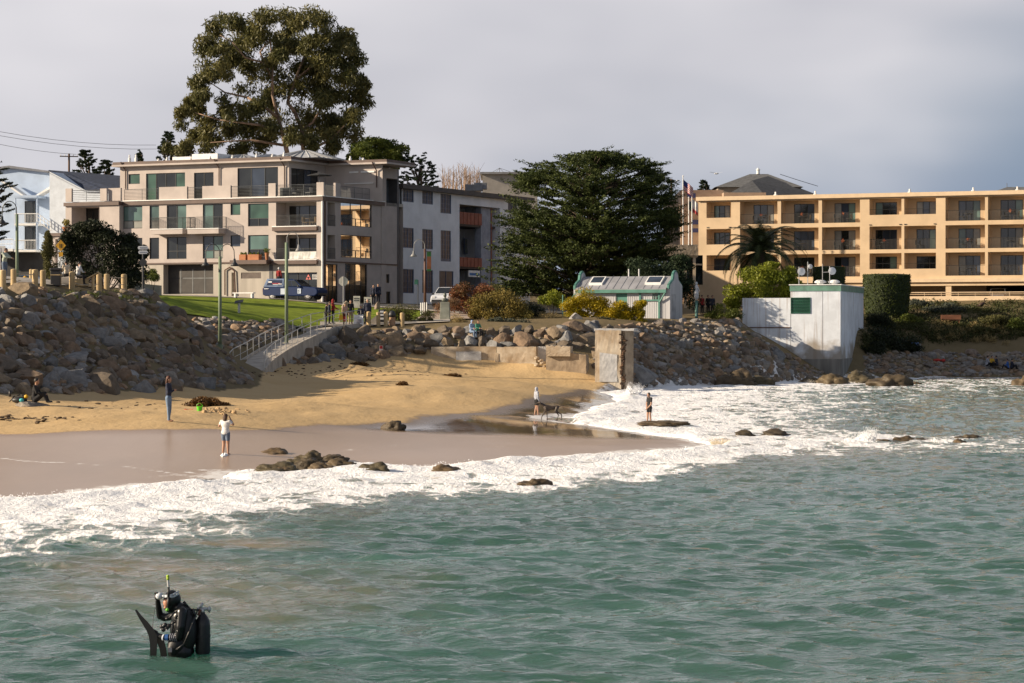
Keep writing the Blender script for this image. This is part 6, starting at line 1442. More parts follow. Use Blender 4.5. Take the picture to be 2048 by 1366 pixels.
# bare trees
bt = thing('bare_tree', P(922, 600, 290), 'leafless brown trees with fine upright twigs behind the office roof', 'tree'); st = MB(); rs = random.Random(8)
for _ in range(70):
    x = rs.uniform(884, 962); yt = rs.uniform(322, 350) + abs(x - 925) * .25; Y = 290 + rs.uniform(-3, 3); b = P(x + rs.uniform(-6, 6), 410, Y); t = P(x, yt, Y); m1 = b.lerp(t, .5) + Vector((rs.uniform(-.3, .3), 0, 0)); limb(st, [b, m1, t], .07, .015, 4)
    for _ in range(5): k = rs.uniform(.3, .9); p = b.lerp(t, k); st.tube(p, p + Vector((rs.uniform(-.9, .9), rs.uniform(-.5, .5), rs.uniform(.5, 1.3))), .02, .008, 3, False)
st.tube((PX(922, 290), 290, 8), P(922, 410, 290), .3, .2); st.build('branches', mat('pale_twigs', (.30, .215, .16), .9), bt)
# palm
pm_ = thing('palm_tree', PH(1522, 214), 'date palm with long arching dark fronds in front of the hotel', 'tree'); pc = P(1520, 505, 214); b0 = PH(1522, 214)
MB().tube(b0 - Vector((0, 0, .2)), pc, .48, .42, 10).build('trunk', mat('palm_trunk', (.11, .08, .055), .95, bump=.6, bscale=6), pm_)
rs = random.Random(14)
for k in range(72):
    az = rs.uniform(0, 2 * math.pi); el = rs.choice([R(78), R(60), R(45), R(28), R(10), R(-8)]) + rs.uniform(-.12, .12); Lf = rs.uniform(4.0, 5.3); n = 12; pts = []; p = pc.copy(); e_ = el
    for i in range(n + 1):
        pts.append(p.copy()); p = p + Vector((math.cos(az) * math.cos(e_), math.sin(az) * math.cos(e_), math.sin(e_))) * Lf / n; e_ -= .135 + .02 * i * .3
    fr_ = MB(); tv = []
    for i in range(n): fr_.tube(pts[i], pts[i + 1], .035 * (1 - i / n) + .008, None, 4, False)
    for i in range(2, n * 3):
        q = i / (n * 3) * n; j = min(int(q), n - 1); c_ = pts[j].lerp(pts[j + 1], q - j); d = (pts[j + 1] - pts[j]).normalized(); sd_ = d.cross(Vector((0, 0, 1)))
        if sd_.length < .1: sd_ = Vector((-math.sin(az), math.cos(az), 0))
        sd_.normalize(); ll = .75 * math.sin(math.pi * min(1, .12 + .88 * q / n)) + .12
        for s_ in (-1, 1):
            tip = c_ + (sd_ * s_ * .75 + d * .65 + Vector((0, 0, -.18))).normalized() * ll; w_ = d * .05; fr_.add([c_ - w_, c_ + w_, tip], [(0, 1, 2)])
    settone(fr_.build('frond', L_PALM, pm_), k)
# clipped hedges
def hedge(label, x0, x1, yt, yb, Y, dp, seed, shape='round'):
    a, b = PX(x0, Y), PX(x1, Y); zt_ = PZ(yt, Y); zb_ = min(PZ(yb, Y), hz_((a + b) / 2, Y)) - .3; rx = (b - a) / 2; xc = (a + b) / 2; th = thing('clipped_hedge', Vector((xc, Y, zb_)), label, 'hedge'); m_ = MB(); n = 40; prof = [(.86, 0), (.93, .3), (1, .65), (1.0, .97), (.97, 1.0), (.5, 1.015), (.02, 1.02)]; vs = []
    pw = 2.0 if shape == 'round' else 5.0
    for (r, h) in prof:
        for i in range(n):
            t = 2 * math.pi * i / n; c_, s_ = math.cos(t), math.sin(t); k = (abs(c_) ** pw + abs(s_) ** pw) ** (-1 / pw); vs.append((xc + rx * r * c_ * k * .985, Y + dp * r * s_ * k * .985, zb_ + (zt_ - zb_) * h))
    fs = [(j * n + i, j * n + (i + 1) % n, (j + 1) * n + (i + 1) % n, (j + 1) * n + i) for j in range(len(prof) - 1) for i in range(n)]; m_.add(vs, fs); m_.build('core', mat('hedge_core', (.016, .026, .005), .9), th)
    rs = random.Random(seed); L_ = MB(); N_ = int(5200 * (x1 - x0) / 95)
    for _ in range(N_):
        t = rs.uniform(0, 2 * math.pi); h = rs.uniform(0, 1.02); r = np.interp(h, [p_[1] for p_ in prof[:4]], [p_[0] for p_ in prof[:4]]); c_, s_ = math.cos(t), math.sin(t); k = (abs(c_) ** pw + abs(s_) ** pw) ** (-1 / pw)
        if h > 1: r *= math.sqrt(rs.random())
        p = Vector((xc + rx * r * c_ * k, Y + dp * r * s_ * k, zb_ + (zt_ - zb_) * min(h, 1.0))) + Vector((rs.gauss(0, .03), rs.gauss(0, .03), rs.gauss(0, .03))); d = Vector((rs.gauss(0, 1), rs.gauss(0, 1), rs.gauss(0, 1))).normalized() * .09; e_ = Vector((rs.gauss(0, 1), rs.gauss(0, 1), rs.gauss(0, 1))).normalized() * .05; L_.add([p - d, p - e_, p + d, p + e_], [(0, 1, 2, 3)])
    settone(L_.build('foliage', L_HDG, th), seed); return th
hedge('huge smooth clipped barrel-shaped hedge in front of the hotel', 1727, 1820, 549, 630, 223, 2.1, 41); hedge('dark clipped block hedge behind the antenna dishes', 1628, 1688, 534, 600, 216, 1.2, 42, 'box')
# bushes
def bush(label, clumps, Y, m, lsize, seed, per=200, **k): return roundtree('bush', label, clumps, Y, m, lsize, seed, per, cat='bush', **k)
bush('red tipped bush beside the parked white car', [(925, 580, 22, 14), (945, 590, 24, 18), (915, 598, 18, 16), (955, 605, 22, 16), (935, 612, 28, 14), (968, 580, 16, 12)], 192, L_RED, .15, 51)
bush('dull olive shrub in front of the office bay', [(985, 578, 26, 14), (1005, 590, 24, 16), (970, 600, 16, 12)], 196, L_OLI, .15, 52, 160)
bush('large mounded bush with golden yellow edges', [(1000, 600, 34, 20), (970, 612, 28, 20), (1030, 610, 30, 20), (985, 628, 34, 18), (1020, 630, 30, 18), (955, 625, 16, 14), (1045, 628, 18, 16)], 184, leafmat('golden_shrub', (.07, .07, .015), (.28, .20, .05), .7, .2), .15, 53, 260)
bush('low grey-green bush on the boulders', [(1015, 645, 26, 12), (1040, 650, 22, 12), (990, 642, 16, 10)], 178, L_GRY, .13, 54); bush('dark green bush tucked under the golden bush', [(1060, 615, 22, 16), (1075, 632, 14, 14), (1050, 640, 14, 10)], 186, L_DRK, .14, 55)
bush('bright green bush under the cypress', [(1108, 596, 18, 12), (1090, 600, 14, 12), (1120, 606, 14, 10)], 198, L_BRI, .15, 56)
bush('broad yellow-flowered bush left of the shed door', [(1150, 605, 22, 14), (1175, 598, 26, 14), (1200, 606, 22, 16), (1140, 618, 16, 12), (1175, 618, 30, 14), (1210, 622, 16, 14), (1190, 632, 28, 12), (1158, 630, 22, 10)], 188, L_YEL, .13, 57, 280)
bush('yellow-flowered bush in front of the green shed door', [(1240, 612, 18, 12), (1232, 628, 18, 16), (1252, 632, 16, 18), (1240, 645, 22, 12), (1225, 640, 14, 12)], 187, L_YEL, .13, 58, 260); bush('narrow yellow-flowered bush right of the shed door', [(1277, 612, 11, 9), (1275, 628, 15, 14), (1282, 645, 15, 14)], 187, L_YEL, .13, 59, 240)
bush('dark trailing shrub hanging over the boulders below the shed', [(1225, 655, 26, 10), (1262, 662, 24, 10), (1215, 645, 18, 10)], 183.5, L_DRK, .13, 60)
bush('wispy olive grass clump beside the wooden posts', [(800, 622, 26, 16), (822, 632, 18, 16), (785, 635, 18, 14), (810, 642, 24, 10)], 177, L_OLI, .16, 61, 150, asp=.16) if False else None
roundtree('bush', 'wispy olive shrub behind the stout wooden posts', [(795, 618, 22, 14), (818, 630, 18, 16), (780, 632, 16, 14), (808, 642, 24, 10)], 178, L_OLI, .16, 61, 170, cat='bush', asp=.2)
roundtree('bush', 'small feathery shrub on the lawn edge by the pedestal', [(850, 630, 13, 12), (846, 642, 12, 8), (856, 642, 9, 8)], 178, L_OLI, .14, 62, 150, cat='bush', asp=.2)
roundtree('bush', 'rusty brown grass tuft at the foot of the pedestal', [(920, 640, 15, 9), (930, 648, 12, 6)], 177, L_STR, .2, 63, 110, cat='bush', asp=.12); roundtree('bush', 'rusty pink shrub beside the white car wheel', [(880, 615, 14, 12), (905, 606, 14, 10)], 189, leafmat('pink_shrub', (.12, .08, .04), (.30, .17, .10), .8), .14, 64, 130, cat='bush', asp=.25)
roundtree('bush', 'dry grass tuft hanging among the bank boulders', [(905, 668, 14, 8), (915, 676, 11, 7)], 172, L_STR, .2, 65, 90, cat='bush', asp=.12); roundtree('bush', 'tan grass clump left of the broad yellow-flowered bush', [(1095, 632, 20, 9), (1115, 638, 16, 8), (1075, 640, 14, 8)], 184, L_STR, .18, 66, 130, cat='bush', asp=.14)
bush('round clipped bush beside the garage door', [(303, 547, 13, 11), (296, 553, 10, 10), (312, 554, 11, 11)], 200, L_MID, .11, 67, 220); bush('dark low bush on the concrete planter wall', [(262, 560, 14, 14), (275, 552, 10, 12), (252, 570, 12, 10)], 190, L_DRK, .12, 68)
bush('small dark bush between the lawn rocks and the ramp', [(530, 648, 18, 8), (560, 652, 16, 8), (590, 660, 12, 7)], 168, L_GRY, .12, 69, 160)
bush('dark shrub to the left of the pump house low wall', [(1440, 622, 18, 12), (1462, 628, 16, 10), (1425, 632, 14, 8)], 200, L_MID, .13, 70, 160)
# bluff scrub
rs = random.Random(77); cl = []
for _ in range(620):
    x = rs.uniform(1720, 2120); y = rs.uniform(607, 702)
    if x > 1840 and y > 690 - (x - 1840) * .06: continue
    p = PG(x, y, 203, 236); r = rs.uniform(.35, .85); cl.append((p + Vector((0, 0, r * .25)), (r * 1.3, r, r * .62), 75))
o = leaves('bluff_scrub', cl, .20, .4, leafmat('scrub_leaves', (.022, .032, .010), (.085, .085, .026), .7, .15), None, 91); tag(o, 'low dark green scrub covering the bluff below the hotel', 'scrub', None, 'stuff')
cl = []
for _ in range(60):
    x = rs.choice([rs.uniform(1862, 1930), rs.uniform(1935, 2015)]); y = rs.uniform(645, 682) + (x - 1862) * .08; p = PG(x, y, 203, 236); cl.append((p + Vector((0, 0, .2)), (.5, .4, .35), 80))
o = leaves('dry_bluff_grass', cl, .28, .14, L_STR, None, 92, droop=-.4); tag(o, 'straw coloured grass tufts hanging on the bluff edge', 'grass', None, 'stuff')
for i, (x, y, w, h, mm, lb) in enumerate(((1755, 640, 30, 22, L_DRK, 'very dark bush at the foot of the barrel hedge'), (1765, 675, 36, 26, L_DRK, 'big dark shrub right of the pump house wall'), (1748, 700, 26, 14, L_DRK, 'low dark shrub at the shore corner of the pump house'), (1805, 690, 34, 16, L_DRK, 'wide dark shrub above the shore notice'), (1822, 640, 26, 12, L_MID, 'mid green bush right of the barrel hedge'), (1835, 608, 24, 12, L_GRY, 'grey-green bush below the end of the guard wall'), (1895, 618, 40, 10, L_GRY, 'long dark green bush under the guard wall'), (2000, 640, 40, 12, L_OLI, 'olive shrub on the slope under the heron sculpture'), (1960, 660, 26, 10, L_OLI, 'low olive shrub on the sandy bluff edge'), (2035, 650, 24, 14, L_MID, 'mid green shrub at the grassy end of the bluff'))):
    Y = PG(x, y + h * .6, 200, 238).y; bush(lb, [(x - w * .4, y + h * .2, w * .6, h * .7), (x + w * .4, y + h * .2, w * .6, h * .7), (x, y - h * .2, w * .7, h * .7)], Y, mm, .17, 200 + i, 200)
# lawn blades near the path (mown grass) and tufts on the left bank crest
cl = []
rs = random.Random(5)
for _ in range(90):
    x = rs.uniform(60, 300); p = PG(x, rs.uniform(584, 600) + max(0, x - 250) * .2, 100, 160); cl.append((p + Vector((0, 0, .05)), (.3, .25, .12), 34))
o = leaves('bank_grass', cl, .16, .15, L_MID, None, 93, droop=-.8); tag(o, 'short green weeds along the top of the plaza bank', 'grass', None, 'stuff')
# ---------------------------------------------------------------- street furniture and other objects
postm = mat('weathered_post_wood', (.52, .38, .20), .85, var=.14, vscale=3, streak=True, bump=.2, bscale=20)
ropem = mat('pale_rope', (.48, .40, .30), .9)
blk = mat('black_plastic', (.018, .018, .02), .5); dkmetal = mat('dark_pole_paint', (.03, .032, .036), .5); gpole = mat('sage_green_pole', (.16, .21, .135), .6, var=.1, streak=True)
yel = mat('yellow_sign', (.62, .33, .02), .5); redm = mat('red_cloth', (.35, .02, .02), .85)
POSTS = [(6, 123, 1.05, .16), (27, 124.5, 1.02, .15), (70, 127, 1.06, .165), (86, 128, 1.03, .155), (144, 132, 1.05, .16), (198, 136, 1.04, .155), (213.5, 138, .95, .16), (248, 141, 1.0, .17), (177, 150, .9, .15), (62, 133, .6, .10)]
PP = []
for i, (px, Y, h, r) in enumerate(POSTS):
    p = PH(px, Y, -.1); PP.append(p); m_ = MB(); m_.lathe(p, [(r, 0), (r, h * .5), (r * .93, h * .5), (r * .93, h * .55), (r, h * .55), (r, h), (r * .85, h + .04), (.02, h + .06)], 14)
    solo('wooden_post', m_, postm, ['timber post beside the man in the pale green shirt', 'timber post at the start of the rope pair', 'tall timber post at the end of the rope pair', 'timber post just left of the black litter bin', 'timber post left of the woman in white', 'timber post carrying the slanted lectern', 'shorter timber post roped towards the direction sign', 'last timber post before the direction sign', 'set back timber post behind the lectern', 'thin low timber post behind the tall roped post'][i], 'post', 'timber posts of the plaza', smooth=False)
def rope(p, q, lab, sag=.04, r=.022, m=ropem, group=None, name='rope'):
    pts = [p.lerp(q, t / 8) - Vector((0, 0, sag * 4 * (t / 8) * (1 - t / 8))) for t in range(9)]; return solo(name, MB().path(pts, r, 5), m, lab, 'rope', group)
up = lambda z: Vector((0, 0, z))
for a, b in ((6, 7), (1, 2)):
    for z in (.45, .85): rope(PP[a] + up(z), PP[b] + up(z), 'taut pale rope strung between two timber posts of the plaza', group='plaza ropes')
rope(PP[4] + up(.5), PP[5] + up(.5), 'sagging pale rope behind the seated woman in white', .1)
p = PH(186, 134.5); m_ = MB(); m_.hexa([p + Vector((-.32, -.25, .62)), p + Vector((.32, -.25, .95)), p + Vector((.32, .25, .95)), p + Vector((-.32, .25, .62)), p + Vector((-.32, -.25, .68)), p + Vector((.32, -.25, 1.01)), p + Vector((.32, .25, 1.01)), p + Vector((-.32, .25, .68))]); m_.tube(p, p + up(.8), .09)
solo('info_lectern', m_, postm, 'slanted timber information lectern among the plaza posts', 'lectern')
for x0, x1, h, lab in ((733, 742, 28, 'stout timber post next to the folding white sign'), (752.7, 760.6, 27, 'timber post beside the stone wedge'), (767.6, 775.5, 28, 'timber post beside the tan litter bin'), (800, 809, 26, 'timber post standing apart in front of the wispy shrub')):
    p = PH((x0 + x1) / 2, 174.5, -.15); r = (x1 - x0) / 2 * 174.5 / F; hh = h * 174.5 / F + .15; solo('wooden_post', MB().lathe(p, [(r, 0), (r, hh), (r * .8, hh + .04), (.02, hh + .06)], 14), postm, lab, 'post', 'path posts')
# litter bins
p = PH(112, 131.5); th = thing('litter_bin', p, 'square black litter bin with tan band on the plaza', 'bin'); m_ = MB(); m_.box(p + up(.42), (.52, .52, .84)); m_.build('body', blk, th, bevel=.03); m_ = MB(); m_.box(p + up(.90), (.60, .60, .16)); m_.build('lid', blk, th, bevel=.05); m_ = MB(); m_.box(p + up(.60), (.54, .54, .05)); m_.build('band', postm, th)
p = PH(784, 175); th = thing('litter_bin', p, 'round tan litter bin with dark domed lid by the path', 'bin'); MB().lathe(p, [(.24, 0), (.25, .62), (.02, .63)], 16).build('body', mat('tan_aggregate', (.42, .27, .17), .9, bump=.3), th); MB().lathe(p + up(.62), [(.27, 0), (.26, .22), (.18, .4), (.03, .48)], 16).build('lid', dkmetal, th, smooth=True)
p = PH(764, 176.5); th = thing('litter_bin', p, 'dark recycling bin with white label panels behind the timber posts', 'bin'); m_ = MB(); m_.box(p + up(.5), (.5, .5, 1.0)); m_.build('body', dkmetal, th, bevel=.03)
for z in (.35, .62, .85): m_ = MB(); m_.box(p + Vector((0, -.26, z)), (.26, .012, .14)); m_.build('label_panel', white, th)
m_ = MB(); p = PH(747, 175.5); m_.prism([p + Vector((-.35, -.3, 0)), p + Vector((.35, -.3, 0)), p + Vector((.35, -.3, .75)), p + Vector((-.1, -.3, .42))], (0, .6, 0)); solo('stone_wedge', m_, concrete, 'small sloped stone block between two path posts', 'stone')
# lamp posts
def lamp_head(mb_, p, r=.2): mb_.lathe(p, [(r * 1.35, -.12), (r, .02), (r * .45, .14), (r * .35, .34), (.02, .36)], 12)
def lamp(name, label, px, yb, yt, Y, arms, pm_, hm, r=.1, sc=1.0):
    b = P(px, yb, Y); b.z = min(b.z, hz_(b.x, b.y)); t = P(px, yt, Y); th = thing(name, b, label, 'street lamp'); MB().tube(b, t, r, r * .85, 10).build('pole', pm_, th, smooth=True)
    MB().tube(b, b + up(.35), r * 1.5, r * 1.4, 10).build('base_collar', pm_, th)
    for s in arms:
        pts = []
        for k in range(9): a = math.pi * k / 8; pts.append(t + Vector((s * .45 * sc + s * .45 * sc * -math.cos(a), 0, .15 + .62 * sc * math.sin(a) + (-.35 if k == 8 else 0))))
        pts[0] = t + up(-1.2); pts.insert(1, t + Vector((s * .03, 0, .1))); ar = MB().path(pts, .028, 6); ao = ar.build('arm', hm, th)
        hd = MB(); lamp_head(hd, pts[-1] + up(-.28), .2 * sc); hd.build('lamp_shade', hm, th, smooth=True)
    return th
lamp('street_lamp', 'green pole lamp with two black gooseneck arms at the foot of the ramp', 440, 700, 513, 150, (-1, 1), gpole, dkmetal, .115)
lamp('street_lamp', 'green pole lamp with one gooseneck arm beside the upper ramp', 573, 672, 485, 162, (1,), gpole, mat('grey_lamp', (.25, .25, .25), .4), .125, .9)
lamp('street_lamp', 'bare green pole lamp in front of the blue house', 34, 600, 428, 145, (-1,), gpole, dkmetal, .10)
brp = mat('rust_brown_pole', (.10, .045, .03), .6)
th = lamp('street_lamp', 'rust brown pole lamp with hanging banner in front of the office building', 850, 617, 498, 192, (-1,), brp, mat('grey_lamp', (.25, .25, .25), .4), .11)
q = P(858, 503, 192); z1 = PZ(543, 192); m_ = MB(); w_ = .34
for k in range(8):
    a, b = q.z + (z1 - q.z) * k / 8, q.z + (z1 - q.z) * (k + 1) / 8; m_.cur = 0 if k in (0, 1, 7) else 1; dx0, dx1 = .05 * math.sin(k * .8), .05 * math.sin((k + 1) * .8)
    m_.hexa([Vector((q.x - w_ / 2, q.y + dx1, b)), Vector((q.x + w_ / 2, q.y + dx1 + .02, b)), Vector((q.x + w_ / 2, q.y + dx1 + .04, b)), Vector((q.x - w_ / 2, q.y + dx1 + .02, b)), Vector((q.x - w_ / 2, q.y + dx0, a)), Vector((q.x + w_ / 2, q.y + dx0 + .02, a)), Vector((q.x + w_ / 2, q.y + dx0 + .04, a)), Vector((q.x - w_ / 2, q.y + dx0 + .02, a))])
bo = m_.build('banner', [mat('banner_green', (.08, .25, .08), .7), mat('banner_orange', (.45, .16, .07), .7)], th)
for k in (0, 1): zz_ = q.z if k == 0 else z1; MB().tube(Vector((PX(850, 192), 192, zz_)), Vector((q.x + .2, q.y, zz_)), .02).build('banner_bracket', brp, th)
# signs
def signpost(name, label, px, yb, Y, pm_, h, r=.035, cat='sign'):
    b = P(px, yb, Y); b.z = min(b.z, hz_(b.x, Y)); th = thing(name, b, label, cat); t = P(px, h, Y); MB().tube(b, t, r, None, 8).build('post', pm_, th); return th, b, t
th, b, t = signpost('stop_sign', 'back of a white octagonal stop sign on a thin post at the street', 686.5, 603, 198.5, steel, 553); c_ = P(686.5, 562.5, 198.4); rr_ = .40
MB().prism([c_ + Vector((rr_ * math.cos(R(22.5 + 45 * k)), -.03, rr_ * math.sin(R(22.5 + 45 * k)))) for k in range(8)], (0, .02, 0)).build('plate', mat('sign_back', (.66, .63, .58), .5), th); MB().tube(c_ + Vector((0, -.06, -.42)), c_ + Vector((0, -.06, .42)), .035).build('bracket', steel, th)
th, b, t = signpost('warning_sign', 'yellow diamond warning sign beside the dark bushy tree', 121, 575, 170, steel, 483); c_ = P(121.5, 491, 169.9); k_ = .36
MB().prism([c_ + Vector((k_ * a_, -.03, k_ * 1.15 * b_)) for a_, b_ in ((1, 0), (0, 1), (-1, 0), (0, -1))], (0, .02, 0)).build('diamond_plate', yel, th); m_ = MB(); m_.box(c_ + Vector((0, -.01, -.62)), (.3, .02, .3)); m_.build('lower_plate', yel, th)
for a_ in (-.06, .06): m_ = MB(); m_.box(c_ + Vector((a_, -.04, -.02)), (.05, .01, .28)); m_.build('symbol', blk, th)
th, b, t = signpost('direction_sign', 'dark post with two white direction boards above the plaza bank', 286, 582, 143, dkmetal, 490, .06)
for z, w_ in ((495.5, .56), (504.5, .5)):
    c_ = P(287, z, 142.9); m_ = MB(); m_.prism([c_ + Vector((x_, -.05, y_)) for x_, y_ in ((-w_ / 2, -.1), (w_ / 2 - .06, -.1), (w_ / 2 + .03, 0), (w_ / 2 - .06, .1), (-w_ / 2, .1), (-w_ / 2 - .06, 0))], (0, .03, 0)); s_ = m_.build('board', mat('pale_board', (.62, .64, .68), .6), th)
    m_ = MB()
    for k in range(7): m_.box(c_ + Vector((-.2 + k * .06, -.056, 0)), (.04, .008, .07))
    m_.build('lettering', mat('grey_print', (.22, .25, .30)), s_)
MB().lathe(P(286, 525, 142.85), [(.02, -.02), (.22, -.02), (.22, .02), (.02, .02)], 14, Matrix.Rotation(R(90), 3, 'X')).build('round_plate', dkmetal, th)
m_ = MB(); m_.box(P(0, 498, 172), (.75, .04, .42)); m_.tube(PH(0, 172), P(0, 495, 172), .04); solo('white_sign', m_, white, 'small white sign on a post half hidden by the cut off cypress', 'sign')
for x0, x1, y0, y1, lab in ((706.5, 720, 592, 608, 'taller white notice board by the boulders at the street edge'), (728, 743, 594, 607, 'wider white notice board by the boulders at the street edge')):
    Y = 194; a = P(x0, y1 + 4, Y); b = P(x1, y0, Y); th = thing('notice_board', Vector(((a.x + b.x) / 2, Y, min(a.z, hz_(a.x, Y)))), lab, 'sign'); m_ = MB(); m_.hexa([Vector((a.x, Y, th.location.z)), Vector((b.x, Y, th.location.z)), Vector((b.x, Y + .05, th.location.z)), Vector((a.x, Y + .05, th.location.z)), Vector((a.x, Y, b.z)), Vector((b.x, Y, b.z)), Vector((b.x, Y + .05, b.z)), Vector((a.x, Y + .05, b.z))]); m_.build('board', mat('cream_board', (.70, .66, .58), .7), th); m_ = MB()
    for r_ in range(2):
        for k in range(4): m_.box(Vector((a.x + .1 + k * .11, Y - .006, b.z - .2 - .16 * r_)), (.08, .01, .09))
    m_.build('lettering', mat('dark_print', (.08, .08, .08)), th)
# folding white sign
b = PH(717, 173.5); th = thing('folding_sign', b, 'white folding sandwich board standing on the path', 'sign')
for s in (-1, 1):
    m_ = MB(); w_ = .32
    for x_ in (-w_, w_): m_.tube(b + Vector((x_ + s * .0, s * .28, 0)), b + Vector((x_, s * .02, .92)), .03, None, 5)
    m_.hexa([b + Vector((-w_, s * .22, .2)), b + Vector((w_, s * .22, .2)), b + Vector((w_, s * .22 + .02, .2)), b + Vector((-w_, s * .22 + .02, .2)), b + Vector((-w_, s * .04, .88)), b + Vector((w_, s * .04, .88)), b + Vector((w_, s * .04 + .02, .88)), b + Vector((-w_, s * .04 + .02, .88))]); m_.build('panel', white, th)
m_ = MB(); m_.box(b + Vector((.05, -.2, .42)), (.36, .01, .26)); m_.build('print', mat('faded_print', (.35, .33, .36)), th)
# interpretive panel on the lawn, bench rail, boulders at street edge
b = PH(478, 169); th = thing('interpretive_panel', b, 'dark slanted reading panel on a pale post at the lawn edge', 'sign'); MB().tube(b - up(.2), b + up(.72), .09, None, 10).build('post', mat('pale_metal', (.42, .43, .45), .5), th); m_ = MB(); m_.hexa([b + Vector((-.3, -.22, .68)), b + Vector((.3, -.22, .78)), b + Vector((.3, .22, .96)), b + Vector((-.3, .22, .86)), b + Vector((-.3, -.22, .72)), b + Vector((.3, -.22, .82)), b + Vector((.3, .22, 1.0)), b + Vector((-.3, .22, .9))]); m_.build('panel', dkmetal, th)
b = PH(488, 201.6, .1); th = thing('bench', b, 'long low white bench on the sidewalk by the garage', 'bench'); m_ = MB(); m_.box(b + up(.42), (2.0, .4, .08), -.43); m_.build('seat', white, th)
for s in (-.8, .8): m_ = MB(); m_.box(b + Vector((s * math.cos(-.43), s * math.sin(-.43), .19)), (.14, .34, .38), -.43); m_.build('leg', white, th)
for x0, x1, y0, lab in ((678, 706, 597, 'long pale boulder at the base of the stop sign'), (720, 729, 599, 'round tan boulder between the notice boards'), (747, 760, 598, 'upright tan boulder right of the notice boards'), (1135, 1165, 627, 'pale grey boulder under the broad yellow-flowered bush'), (1462, 1486, 612, 'pointed pale boulder against the pump house low wall'), (530, 570, 634, 'pale flat slab at the lower lawn edge')):
    Y = 193.5 if y0 < 605 else (182 if x0 == 1135 else (199 if x0 == 1462 else 168.5)); Y = 193.5 if x0 in (678, 720, 747) else Y
    o = bpy.data.objects.new('boulder', RM[RNG.randrange(10)]); COL.objects.link(o); w_ = (x1 - x0) * Y / F; p = PH((x0 + x1) / 2, Y); h_ = clamp(PZ(y0, Y) - p.z, .3, .55); o.location = p; o.scale = (w_ * .62, w_ * .5, h_ * 1.25); tag(o, lab, 'boulder')
# pedestal with bust
b = PH(890, 181); th = thing('bust_monument', b, 'bronze bust on a square grey-green stone pedestal', 'monument'); pg = mat('grey_green_stone', (.33, .34, .28), .85, var=.12, bump=.2, bscale=15); m_ = MB(); hh = PZ(604, 181) - b.z
m_.hexa([b + Vector(v) for v in ((-.40, -.38, 0), (.36, -.38, 0), (.40, .38, 0), (-.36, .38, 0), (-.34, -.32, hh), (.32, -.32, hh), (.34, .32, hh), (-.32, .32, hh))]); m_.build('pedestal', pg, th, bevel=.02); bz = mat('bronze_patina', (.13, .14, .12), .5, metal=.3)
m_ = MB(); m_.ball(b + up(hh + .14), (.27, .17, .16), 2); m_.tube(b + up(hh + .2), b + up(hh + .38), .08, .07); m_.ball(b + up(hh + .52), (.13, .15, .18), 2); m_.ball(b + Vector((.0, -.14, hh + .5)), (.03, .04, .04), 1); m_.build('bust', bz, th, smooth=True)
# small beach sign
b = PG(764, 716, 150, 190); th = thing('beach_sign', b, 'small red and white warning sign on a wooden stake in the sand', 'sign'); MB().tube(b - up(.1), b + Vector((-.08, 0, .75)), .035, None, 6).build('stake', postm, th); m_ = MB(); m_.box(b + Vector((-.06, -.05, .68)), (.26, .02, .36)); m_.build('plate', mat('pale_plate', (.65, .55, .52), .6), th); m_ = MB(); m_.box(b + Vector((-.06, -.065, .74)), (.2, .01, .2)); m_.build('red_print', redm, th)
# blue sign and post on the rubble shore, brown sign, heron
b = PG(1828, 712, 205, 225); th = thing('shore_sign', b, 'blue and white notice on posts in the rubble shore', 'sign'); m_ = MB(); m_.box(b + up(.95), (.85, .05, .5)); m_.build('board', mat('blue_board', (.12, .22, .48), .6), th); m_ = MB(); m_.box(b + Vector((0, -.03, .8)), (.85, .02, .12)); m_.build('stripe', white, th); MB().tube(b, b + up(.75), .04).build('post', steel, th); m_ = MB(); m_.box(b + Vector((.55, 0, .5)), (.14, .14, 1.2)); m_.build('timber_post', mat('grey_timber', (.28, .25, .23)), th)
b = PG(1902, 650, 205, 228); th = thing('bench', b, 'plain reddish brown bench back among the bluff scrub', 'bench'); w_ = 40 * b.y / F; m_ = MB(); m_.box(b + up(.72), (w_, .08, .42)); m_.build('backrest', mat('red_brown_wood', (.30, .12, .06), .8), th); m_ = MB(); m_.box(b + Vector((0, .25, .45)), (w_, .45, .06)); m_.build('seat', MATS['red_brown_wood'], th)
for s in (-.42, .42): m_ = MB(); m_.box(b + Vector((w_ * s, .2, .1)), (.1, .4, .7)); m_.build('leg', MATS['red_brown_wood'], th)
b = PG(1963, 622, 205, 232); th = thing('heron_sculpture', b, 'dark metal heron sculpture standing in the bluff scrub', 'sculpture'); m_ = MB(); rm = mat('rust_metal', (.06, .03, .022), .7); m_.tube(b, b + up(.5), .05); m_.ball(b + Vector((0, 0, .62)), (.34, .14, .17), 2, Matrix.Rotation(R(-28), 3, 'Y')); m_.path([b + Vector((.2, 0, .72)), b + Vector((.34, 0, .92)), b + Vector((.26, 0, 1.1)), b + Vector((.38, 0, 1.2))], .05); m_.tube(b + Vector((.36, 0, 1.2)), b + Vector((.66, 0, 1.12)), .045, .01); m_.tube(b + Vector((-.2, 0, .55)), b + Vector((-.5, 0, .42)), .08, .02); m_.build('bird', rm, th, smooth=True)
